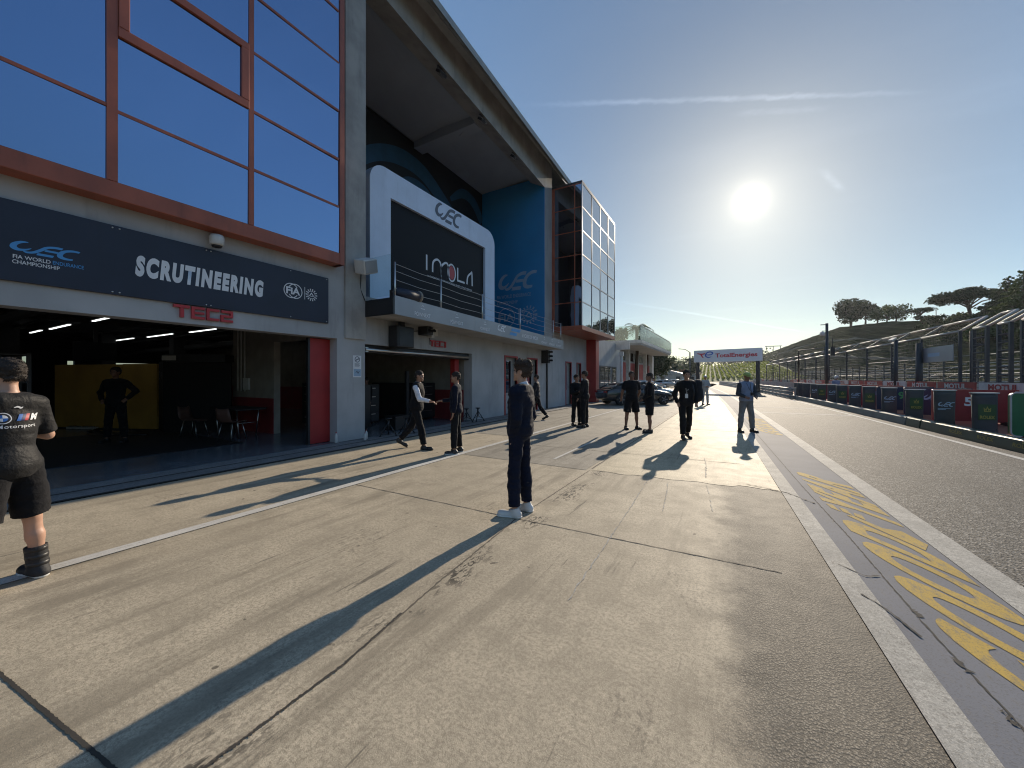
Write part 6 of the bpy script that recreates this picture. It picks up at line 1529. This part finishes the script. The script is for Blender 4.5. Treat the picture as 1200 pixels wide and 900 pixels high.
    for sd in (-1, 1):
        mb = MB(); mb.lathe([(.002, -.011), (.009, -.006), (.011, 0), (.009, .006), (.002, .011)], 8, Matrix.Translation(hd((sd*.031, .098, .134))) ); fin(mb.mesh(), 'eye', 'eye_dark', bo)
    # clothes
    kind, mat = bottom[:2]
    c = Sdf(); c.el(up((0, 0, .97)), (.172*g, .125*g, .13), .05, U)
    legs(c, .014 if kind != 'shorts' else .022, 1.9 if kind == 'trousers' else .92)
    tro = fin(c.mesh(res, noise=.007, nsc=13, seed=int(abs(x*37+y*11)), name='trousers'), kind, mat)
    if top:
        kind, mat = top[:2]; opt = top[2] if len(top) > 2 else {}
        e = opt.get('e', .018); c = Sdf(); torso(c, e)
        hem = opt.get('hem', .90)
        c.el(up((0, 0, hem+.09)), (.160*g+e+opt.get('flare', 0), .114*g+e+opt.get('flare', 0), .14), .05, U)
        if kind == 'polo_shirt' or kind == 'jersey': arms(c, e*.9, opt.get('slv', .62))
        elif kind == 'vest': pass
        else: arms(c, e*.8, 1.96)
        c.rc(up((0, -.012, 1.44)), up((0, -.002, 1.44+opt.get('col', .075))), .066, .066, .02, True)
        c.plane(up((0, 0, hem)), U @ V3(0, 0, -1)); 
        tm = c.mesh(res, noise=opt.get('fold', .008), nsc=11, seed=int(abs(x*13+y*7))+3, name=kind)
        tp = fin(tm, kind, mat)
        if kind == 'vest':
            c = Sdf(); arms(c, .012, 1.95)
            c.rc(up((-.1, -.008, 1.43)), up((.1, -.008, 1.43)), .066, .066, .03); c.rc(up((0, -.012, 1.44)), up((0, 0, 1.535)), .062, .060, .02, True)
            fin(c.mesh(res, noise=.006, nsc=14, seed=5, name='shirt'), 'shirt', opt.get('shirt', 'white_shirt'))
        for n in opt.get('cuff', ''):
            pass
    # shoes
    for n in 'LR':
        c = Sdf(); f = J['foot'+n]; bt = 'high' in extra
        c.rc(J['heel'+n]+V3(0, 0, .004), J['toe'+n]+V3(0, 0, .002), .043, .034, .03); c.el(J['toe'+n]-f*.03+V3(0, 0, .004), (.050, .06, .038), .02)
        c.rc(J['heel'+n]+f*.03, J['ank'+n]+V3(0, 0, .02 if not bt else .09), .046, .050, .03, True)
        zs = min(J['toe'+n][2], J['heel'+n][2])-.024
        if abs(f[2]) < .1: c.plane(J['heel'+n]+V3(0, 0, -.022), (0, 0, -1))
        sh_ = fin(c.mesh(min(res, .009), name='shoe'), 'shoe', shoes[0])
        c = Sdf(); c.rc(J['heel'+n]+V3(0, 0, -.008), J['toe'+n]+f*.008+V3(0, 0, -.006), .047, .040, .02); c.el(J['toe'+n]-f*.03+V3(0, 0, -.006), (.055, .066, .04), .02)
        if abs(f[2]) < .1: c.plane(J['heel'+n]+V3(0, 0, -.014), (0, 0, 1)); c.plane(J['heel'+n]+V3(0, 0, -.036), (0, 0, -1))
        else:
            nn = np.cross(V3(1, 0, 0), f); nn = nn if nn[2] > 0 else -nn
            c.plane(J['heel'+n]-nn*.014, nn); c.plane(J['heel'+n]-nn*.036, -nn)
        fin(c.mesh(min(res, .009), name='sole'), 'sole', shoes[1], sh_)
    # hair and headgear
    if hair:
        c = Sdf(); bulk = .014 if 'crop' not in extra else .007
        c.el(hd((0, .004, .160)), (.078+bulk, .096+bulk, .092+bulk), .02, Hd)
        if 'tousled' in extra:
            r = random.Random(4)
            for i in range(22):
                a = r.uniform(0, 2*PI); zz = r.uniform(.2, .262); rr = .075*math.sqrt(max(.05, 1-((zz-.15)/.13)**2)); c.el(hd((rr*math.cos(a), .01+rr*1.2*math.sin(a), zz)), (.03, .03, .024), .02, Hd)
        c.rc(hd((-.03, -.052, .085)), hd((.03, -.052, .085)), .030, .030, .03)
        c.el(hd((0, .125, .105)), (.10, .10, .085), 0, Hd, True)             # the face stays free
        for sd in (-1, 1): c.el(hd((sd*.088, .02, .108)), (.035, .04, .046), 0, Hd, True)
        c.plane(hd((0, -.02, .068)), Hd @ V3(0, -.30, -1))
        hm = c.mesh(min(res, .009), noise=.006, nsc=95, seed=2, name='hair')
        if res < .0125:                                     # loose tufts break the outline
            r = random.Random(8); vs = [v.co.copy() for v in hm.vertices]; ns = [v.normal.copy() for v in hm.vertices]; fs = [tuple(p.vertices) for p in hm.polygons]; base_n = len(vs); L_ = .016 if 'crop' in extra else .026
            for _ in range(1500 if res < .008 else 600):
                k = r.randrange(base_n); n_ = ns[k]; d = (n_*.55+Vector((0, 0, -.35))+Vector((r.gauss(0, .5), r.gauss(0, .5), r.gauss(0, .4)))).normalized(); sd_ = d.cross(Vector((r.gauss(0, 1), r.gauss(0, 1), r.gauss(0, 1)))).normalized()*.0035
                p_ = vs[k]-n_*.003; m_ = len(vs); vs += [p_+sd_, p_-sd_, p_+d*L_*r.uniform(.5, 1.2)]; fs.append((m_, m_+1, m_+2))
            hm2 = bpy.data.meshes.new('hair'); hm2.from_pydata([tuple(v) for v in vs], [], fs); hm2.update(); hm = hm2
        fin(hm, 'hair', hair)
    if hat:
        c = Sdf(); c.el(hd((0, .006, .172)), (.098, .116, .098), .01, Hd); c.plane(hd((0, 0, .158)), Hd @ V3(0, .12, -1))
        if hat[0] == 'helmet': c.el(hd((0, .02, .15)), (.105, .122, .115), .02, Hd); c.el(hd((0, .13, .10)), (.07, .06, .05), 0, Hd, True)
        ht = fin(c.mesh(min(res, .009), name='cap'), hat[0], hat[1])
        mb = MB(); c = Sdf(); c.el(hd((0, .11, .150)), (.075, .075, .011), 0, Hd @ rotm('X', 14)); fin(c.mesh(min(res, .006), name='peak'), 'peak', hat[1], ht)
    return T, J, up, hd, s, Hd, U, (tp if top else None)
def to_img(deg):         # facing: 0 = away from the camera, 90 = towards picture right, 180 = to the camera
    a = D2R(deg); v = FWD*math.cos(a)+RIGHT*math.sin(a); return (v.x, v.y)
def add_piece(T, me, name, mat, s, parent=None):
    me.transform(Matrix.Scale(s, 4)); me.materials.clear(); return link(name, me, parent or T, True, MATS[mat])
def wrap_print(T, tp, meshes, M, s, off=.0035):
    """project flat prints (local xy of M) on the back of a garment along M's -z"""
    bv = BVHTree.FromPolygons([v.co.copy() for v in tp.data.vertices], [tuple(p.vertices) for p in tp.data.polygons])
    n = -(M.to_3x3() @ Vector((0, 0, 1)))
    for nm, me, mat in meshes:
        import bmesh
        bm = bmesh.new(); bm.from_mesh(me)
        bmesh.ops.triangulate(bm, faces=bm.faces)
        for _ in range(3):
            ed = [e for e in bm.edges if e.calc_length() > .014]
            if not ed: break
            bmesh.ops.subdivide_edges(bm, edges=ed, cuts=1); bmesh.ops.triangulate(bm, faces=bm.faces)
        for v in bm.verts:
            p = M @ v.co; z = v.co.z; q_ = M @ Vector((v.co.x, v.co.y, 0)); hit = bv.ray_cast(q_-n*.4, n)
            v.co = (hit[0]-n*(off+z)) if hit[0] is not None else q_
        bm.to_mesh(me); bm.free(); me.materials.clear(); link(nm, me, tp, True, MATS[mat])
STAND = dict(thigh=((1, 5), (1, 5)), shin=(2, 2))
# --- the mechanic at the left edge, seen from behind, arms folded, support boot
T, J, up, hd, s, Hd, U, tp = person('person in black team shirt and shorts with one support boot, seen from behind, arms folded', -4.80, .65, to_img(-84), 1.76, res=.0075, skin='skin_light', head=(8, 0),
    ua=((.30, .22, -1), (.34, .16, -1)), fa=((-1, .75, .25), (-1, .8, .30)), thigh=((2, 7), (1, 7)), shin=(3, 2),
    top=('jersey', 'sport_jersey', dict(slv=.88, hem=.86, e=.013, col=.05, fold=.004, flare=.024)), bottom=('shorts', 'black_wear'), hair='hair_dark', shoes=('shoe_black', 'sole_white'), girth=.93, extra=('crop',))
c = Sdf(); n = 'R'
c.rc(J['ank'+n]+V3(0, 0, -.02), J['knee'+n]*.42+J['ank'+n]*.58, .062, .066, .02, True); c.rc(J['heelR'], J['toeR'], .052, .046, .03); c.plane(J['heelR']+V3(0, 0, -.018), (0, 0, -1))
bt = add_piece(T, c.mesh(.008, noise=.0015, nsc=20, name='boot'), 'support_boot', 'boot_strap', s)
for t in (.15, .5, .85):
    p = J['ankR']+(J['kneeR']-J['ankR'])*.42*t; mb = MB(); mb.lathe([(.060, -.018), (.066, -.014), (.066, .014), (.060, .018)], 18, Matrix.Translation(p)); add_piece(T, mb.mesh(), 'strap', 'black_plastic', s, bt)
MB_ = frame_M(tuple(up((-.012, -.3, 1.33))*s), (1, 0, 0), (0, 0, 1))
mm = []
a = MB(); a.add([(-.075+.042*math.cos(t), .0+.042*math.sin(t), 0) for t in np.linspace(0, 2*PI, 25)[:-1]], [tuple(range(24))]); mm.append(('round_badge', a.mesh(), 'white_print'))
a = MB(); a.add([(-.075+.036*math.cos(t), .036*math.sin(t), .001) for t in np.linspace(0, 2*PI, 25)[:-1]], [tuple(range(24))]); mm.append(('round_badge', a.mesh(), 'black_plastic'))
a = MB()
for q0 in (0, 180): a.add([(-.075, 0, .002)]+[(-.075+.024*math.cos(D2R(t)), .024*math.sin(D2R(t)), .002) for t in range(q0, q0+91, 15)], [tuple(range(8))])
mm.append(('round_badge', a.mesh(), 'white_print'))
a = MB()
for q0 in (90, 270): a.add([(-.075, 0, .002)]+[(-.075+.024*math.cos(D2R(t)), .024*math.sin(D2R(t)), .002) for t in range(q0, q0+91, 15)], [tuple(range(8))])
mm.append(('round_badge', a.mesh(), 'bmw_blue'))
for i, mt_ in enumerate(('bmw_blue', 'm_navy', 'm_red')):
    a = MB(); x0 = .0+.021*i; a.quad((x0-.012, -.024, 0), (x0+.010, -.024, 0), (x0+.03, .026, 0), (x0+.008, .026, 0)); mm.append(('stripe', a.mesh(), mt_))
me = fit_text('M', .062, .05, bold=.07, shear=.35); me.transform(Matrix.Translation((.098, .001, 0))); mm.append(('lettering', me, 'white_print'))
me = fit_text('Motorsport', .205, .034, bold=.012, space=1.1); me.transform(Matrix.Translation((.0, -.068, 0))); mm.append(('lettering', me, 'white_print'))
a = MB(); stroke(a, [(-.02, .075), (.0, .082), (.018, .072), (.03, .08)], [.004, .012, .012, .003], Matrix.Identity(4), 5, 0); mm.append(('leaping_mark', a.mesh(), 'white_print'))
wrap_print(T, tp, mm, MB_, s)
# --- young man in navy, the middle of the picture
T, J, up, hd, s, Hd, U, tp = person('person in navy jacket and trousers with white trainers, hands in pockets, standing alone', -2.16, 3.98, to_img(-64), 1.80, res=.0075, lean=-2, head=(4, -5),
    ua=((.13, -.14, -1), (.13, -.12, -1)), fa=((-.30, .30, -.9), (-.30, .30, -.9)), thigh=((3, 3.5), (-1, 3.5)), shin=(5, 2), girth=.94,
    top=('jacket', 'navy_cloth', dict(e=.034, hem=.93, col=.085, fold=.008)), bottom=('trousers', 'navy_trouser'), hair='hair_brown', shoes=('shoe_white', 'sole_white'), extra=('tousled',))
c = Sdf(); c.rc(up((0, -.014, 1.505)), up((0, .0, 1.535)), .071, .071, .01, True); add_piece(T, c.mesh(.007, name='collar'), 'shirt_collar', 'white_shirt', s)
# --- the handshake
hs = Vector((-5.66, 6.50))
person('person in dark padded vest and white sleeves striding right to shake hands', -6.17, 6.48, to_img(92), 1.80, res=.009, skin='skin_tan', lean=4, head=(-6, 0),
    ua=((.15, -.35, -1), (.10, .38, -.9)), fa=((.0, .1, -1), (.12, 1, -.12)), thigh=((-20, 3), (17, 3)), shin=(22, 6),
    top=('vest', 'black_wear', dict(e=.030, hem=.90, col=.08)), bottom=('trousers', 'black_wear'), extra=('crop',))
person('person in dark jacket with round sleeve badge facing left in the handshake', -5.10, 6.54, to_img(-88), 1.74, res=.009, skin='skin_tan', head=(6, 0),
    ua=((.12, -.05, -1), (.05, .4, -.9)), fa=((.02, .18, -1), (.1, 1, -.1)), thigh=((3, 5), (-2, 5)), shin=(4, 4),
    top=('jacket', 'navy_cloth', dict(e=.022, hem=.88, col=.08)), bottom=('trousers', 'black_wear'), shoes=('shoe_black', 'sole_white'), extra=('crop',))
# --- half hidden behind the young man
person('person in dark jacket walking left, half hidden behind the navy jacket', -6.45, 13.2, to_img(-80), 1.76, res=.013, skin='skin_tan', ua=((.12, .2, -1), (.12, -.2, -1)), thigh=((18, 3), (-18, 3)), shin=(6, 20),
    top=('jacket', 'charcoal_wear', dict(hem=.86)), bottom=('trousers', 'black_wear'), extra=('crop',), fingers=False)
person('person in dark hooded top with folded arms, left of the close pair by the wall', -4.52, 12.3, to_img(150), 1.72, res=.012, skin='skin_tan', ua=((.25, .25, -1), (.25, .25, -1)), fa=((-.9, .8, .1), (-.8, .8, .2)), **STAND,
    top=('jacket', 'black_wear', dict(hem=.86)), bottom=('trousers', 'black_wear'), fingers=False)
person('taller person in black turned towards the hooded one in the close pair by the wall', -4.12, 11.98, to_img(-60), 1.84, res=.012, skin='skin_tan', ua=((.15, .1, -1), (.2, .3, -1)), fa=((.0, .5, -1), (-.3, 1, -.1)), **STAND,
    top=('jacket', 'black_wear', dict(hem=.88)), bottom=('trousers', 'black_wear'), extra=('crop',), fingers=False)
person('person in black polo shirt and shorts facing the camera in front of the dark car', -2.71, 12.3, to_img(172), 1.82, res=.011, skin='skin_deep', ua=((.34, -.12, -1), (.34, -.12, -1)), fa=((-.1, -.5, -.85), (-.1, -.5, -.85)), thigh=((1, 8), (1, 8)), shin=(2, 2), girth=1.06,
    top=('polo_shirt', 'black_wear', dict(slv=.72, hem=.86)), bottom=('shorts', 'black_wear'), extra=('crop',), fingers=False)
person('person in black top and shorts in profile, facing left before the car bonnet', -2.08, 11.8, to_img(-75), 1.76, res=.011, skin='skin_deep', ua=((.12, .1, -1), (.12, .1, -1)), fa=((-.3, .9, -.7), (-.3, .9, -.7)), thigh=((2, 5), (0, 5)), shin=(3, 3), girth=1.06,
    top=('jacket', 'black_wear', dict(hem=.86)), bottom=('shorts', 'black_wear'), extra=('crop',), fingers=False)
T, J, up, hd, s, Hd, U, tp = person('person in black with a lanyard and a large black backpack walking to the camera', -1.03, 10.95, to_img(186), 1.80, res=.011, skin='skin_tan', lean=4, ua=((.22, .0, -1), (.40, -.1, -1)), fa=((-.1, .5, -.8), (-.3, .3, -.9)), thigh=((-8, 2), (12, 2)), shin=(14, 6),
    top=('jacket', 'black_wear', dict(hem=.86, e=.024)), bottom=('trousers', 'black_wear'), extra=('crop',), fingers=False)
mb = MB(); mb.box(.0, .07, .158, .164, 1.08, 1.19); add_piece(T, mb.mesh(), 'badge', 'badge_white', s)
mb = MB(); mb.tube([(-.05, .11, 1.46), (.0, .165, 1.3), (.035, .164, 1.19), (.05, .160, 1.32), (.06, .11, 1.46)], .006, 5); add_piece(T, mb.mesh(), 'lanyard', 'badge_white', s)
pk = thing('backpack', 'large black backpack carried on the shoulder of the walking person', 'backpack', (-1.03, 10.95, 1.0))
c = Sdf(); fx = to_img(186); ang_ = math.atan2(-fx[0], fx[1])
c.rc((-.32, -.10, 1.12), (-.30, -.08, 1.40), .15, .13, .05).rc((-.16, -.22, 1.02), (-.18, -.22, 1.42), .15, .14, .05).el((-.32, -.06, 1.48), (.11, .10, .08), .04)
me = c.mesh(.012, noise=.006, nsc=14, name='pack'); me.transform(Matrix.Translation((-1.03, 10.95, 0)) @ Matrix.Rotation(ang_, 4, 'Z')); link('bag', me, pk, False, MATS['charcoal_wear'])
mb = MB(); mb.tube([(-.14, .13, 1.05), (-.15, .16, 1.25), (-.13, .10, 1.45), (-.12, -.06, 1.52)], .02, 6); me = mb.mesh(); me.transform(Matrix.Translation((-1.03, 10.95, 0)) @ Matrix.Rotation(ang_, 4, 'Z')); link('strap', me, pk, False, MATS['black_plastic'])
person('person in pale overalls and white cap standing far down the pit lane', -1.35, 25.6, to_img(180), 1.76, res=.016, skin='skin_tan', ua=((.25, .2, -1), (.25, .2, -1)), fa=((-.8, .7, -.1), (-.8, .7, -.1)), **STAND,
    top=('jacket', 'light_overall', dict(hem=.88)), bottom=('trousers', 'light_overall'), hair=None, hat=('cap', 'helmet_white'), fingers=False)
T, J, up, hd, s, Hd, U, tp = person('marshal with lime green cap, pale shirt and grey trousers standing beside the painted band', .38, 13.3, to_img(176), 1.78, res=.011, skin='skin_deep', ua=((.28, .1, -1), (.28, .1, -1)), fa=((-.45, .75, -.35), (-.45, .75, -.35)), thigh=((1, 9), (1, 9)), shin=(2, 2), girth=1.08, head=(0, 12),
    top=('vest', 'blue_shirt', dict(hem=.93, e=.02, shirt='dark_sleeve')), bottom=('trousers', 'grey_trouser'), hair=None, hat=('cap', 'cap_green'), extra=('high',), fingers=False)
mb = MB(); mb.box(-.04, .04, .24, .31, 1.1, 1.19); add_piece(T, mb.mesh(), 'camera', 'black_plastic', s)
mb = MB(); mb.lathe([(.185, .96), (.19, .98), (.19, 1.01), (.185, 1.03)], 20, Matrix.Diagonal((1, .78, 1, 1))); add_piece(T, mb.mesh(), 'belt', 'black_plastic', s)
mb = MB(); mb.tube([(-.06, .10, 1.46), (-.02, .17, 1.28), (.0, .25, 1.18), (.02, .17, 1.28), (.06, .10, 1.46)], .006, 5); add_piece(T, mb.mesh(), 'lanyard', 'black_plastic', s)
# --- in the shade of the garage and behind the barrier
person('dark silhouetted person with hands on hips inside the first garage', -13.0, 3.36, to_img(170), 1.84, z=.035, res=.013, skin='skin_deep', ua=((.75, -.15, -.8), (.6, -.2, -.9)), fa=((-.55, .45, -.75), (-.5, .5, -.8)), thigh=((1, 8), (1, 8)), shin=(2, 2), girth=1.1,
    top=('jacket', 'black_wear', dict(hem=.86)), bottom=('trousers', 'black_wear'), fingers=False)
person('person behind the tall tool cabinet, only dark head and shoulders showing', -12.0, 8.75, to_img(160), 1.80, z=.02, res=.014, skin='skin_deep', top=('jacket', 'black_wear', dict(hem=.86)), bottom=('trousers', 'black_wear'), fingers=False, **STAND)
person('person bent behind the drawer cabinet by the red door, only the crown showing', -10.4, 8.6, to_img(200), 1.60, z=.02, res=.014, skin='skin_deep', top=('jacket', 'black_wear', dict(hem=.86)), bottom=('trousers', 'black_wear'), fingers=False, **STAND)
pm = L(6.9, 29.5)
person('marshal in white helmet standing behind the row of covered stands', pm[0], pm[1], to_img(180), 1.72, z=.02, res=.016, skin='skin_deep', top=('jacket', 'blue_shirt', dict(hem=.88)), bottom=('trousers', 'grey_trouser'), hair=None, hat=('helmet', 'helmet_white'), fingers=False, **STAND)
person('person in a white top bending beside the parked cars', -5.6, 31.5, to_img(120), 1.7, res=.016, skin='skin_tan', lean=28, top=('polo_shirt', 'white_shirt', dict(hem=.88)), bottom=('trousers', 'black_wear'), fingers=False, **STAND)
# ================================================================== the morning air
def haze():
    m = bpy.data.materials.new('air'); m.use_nodes = True; nt = m.node_tree; nt.nodes.clear()
    out = nt.nodes.new('ShaderNodeOutputMaterial'); v = nt.nodes.new('ShaderNodeVolumePrincipled')
    v.inputs['Color'].default_value = (.86, .92, 1, 1); v.inputs['Density'].default_value = .0001; v.inputs['Anisotropy'].default_value = .55
    nt.links.new(v.outputs[0], out.inputs['Volume'])
    mb = MB(); mb.box(-420, 420, -60, 960, -1.2, 48); o = mb.build('haze', m); props(o, kind='stuff')
haze()
SC.cycles.volume_bounces = 0
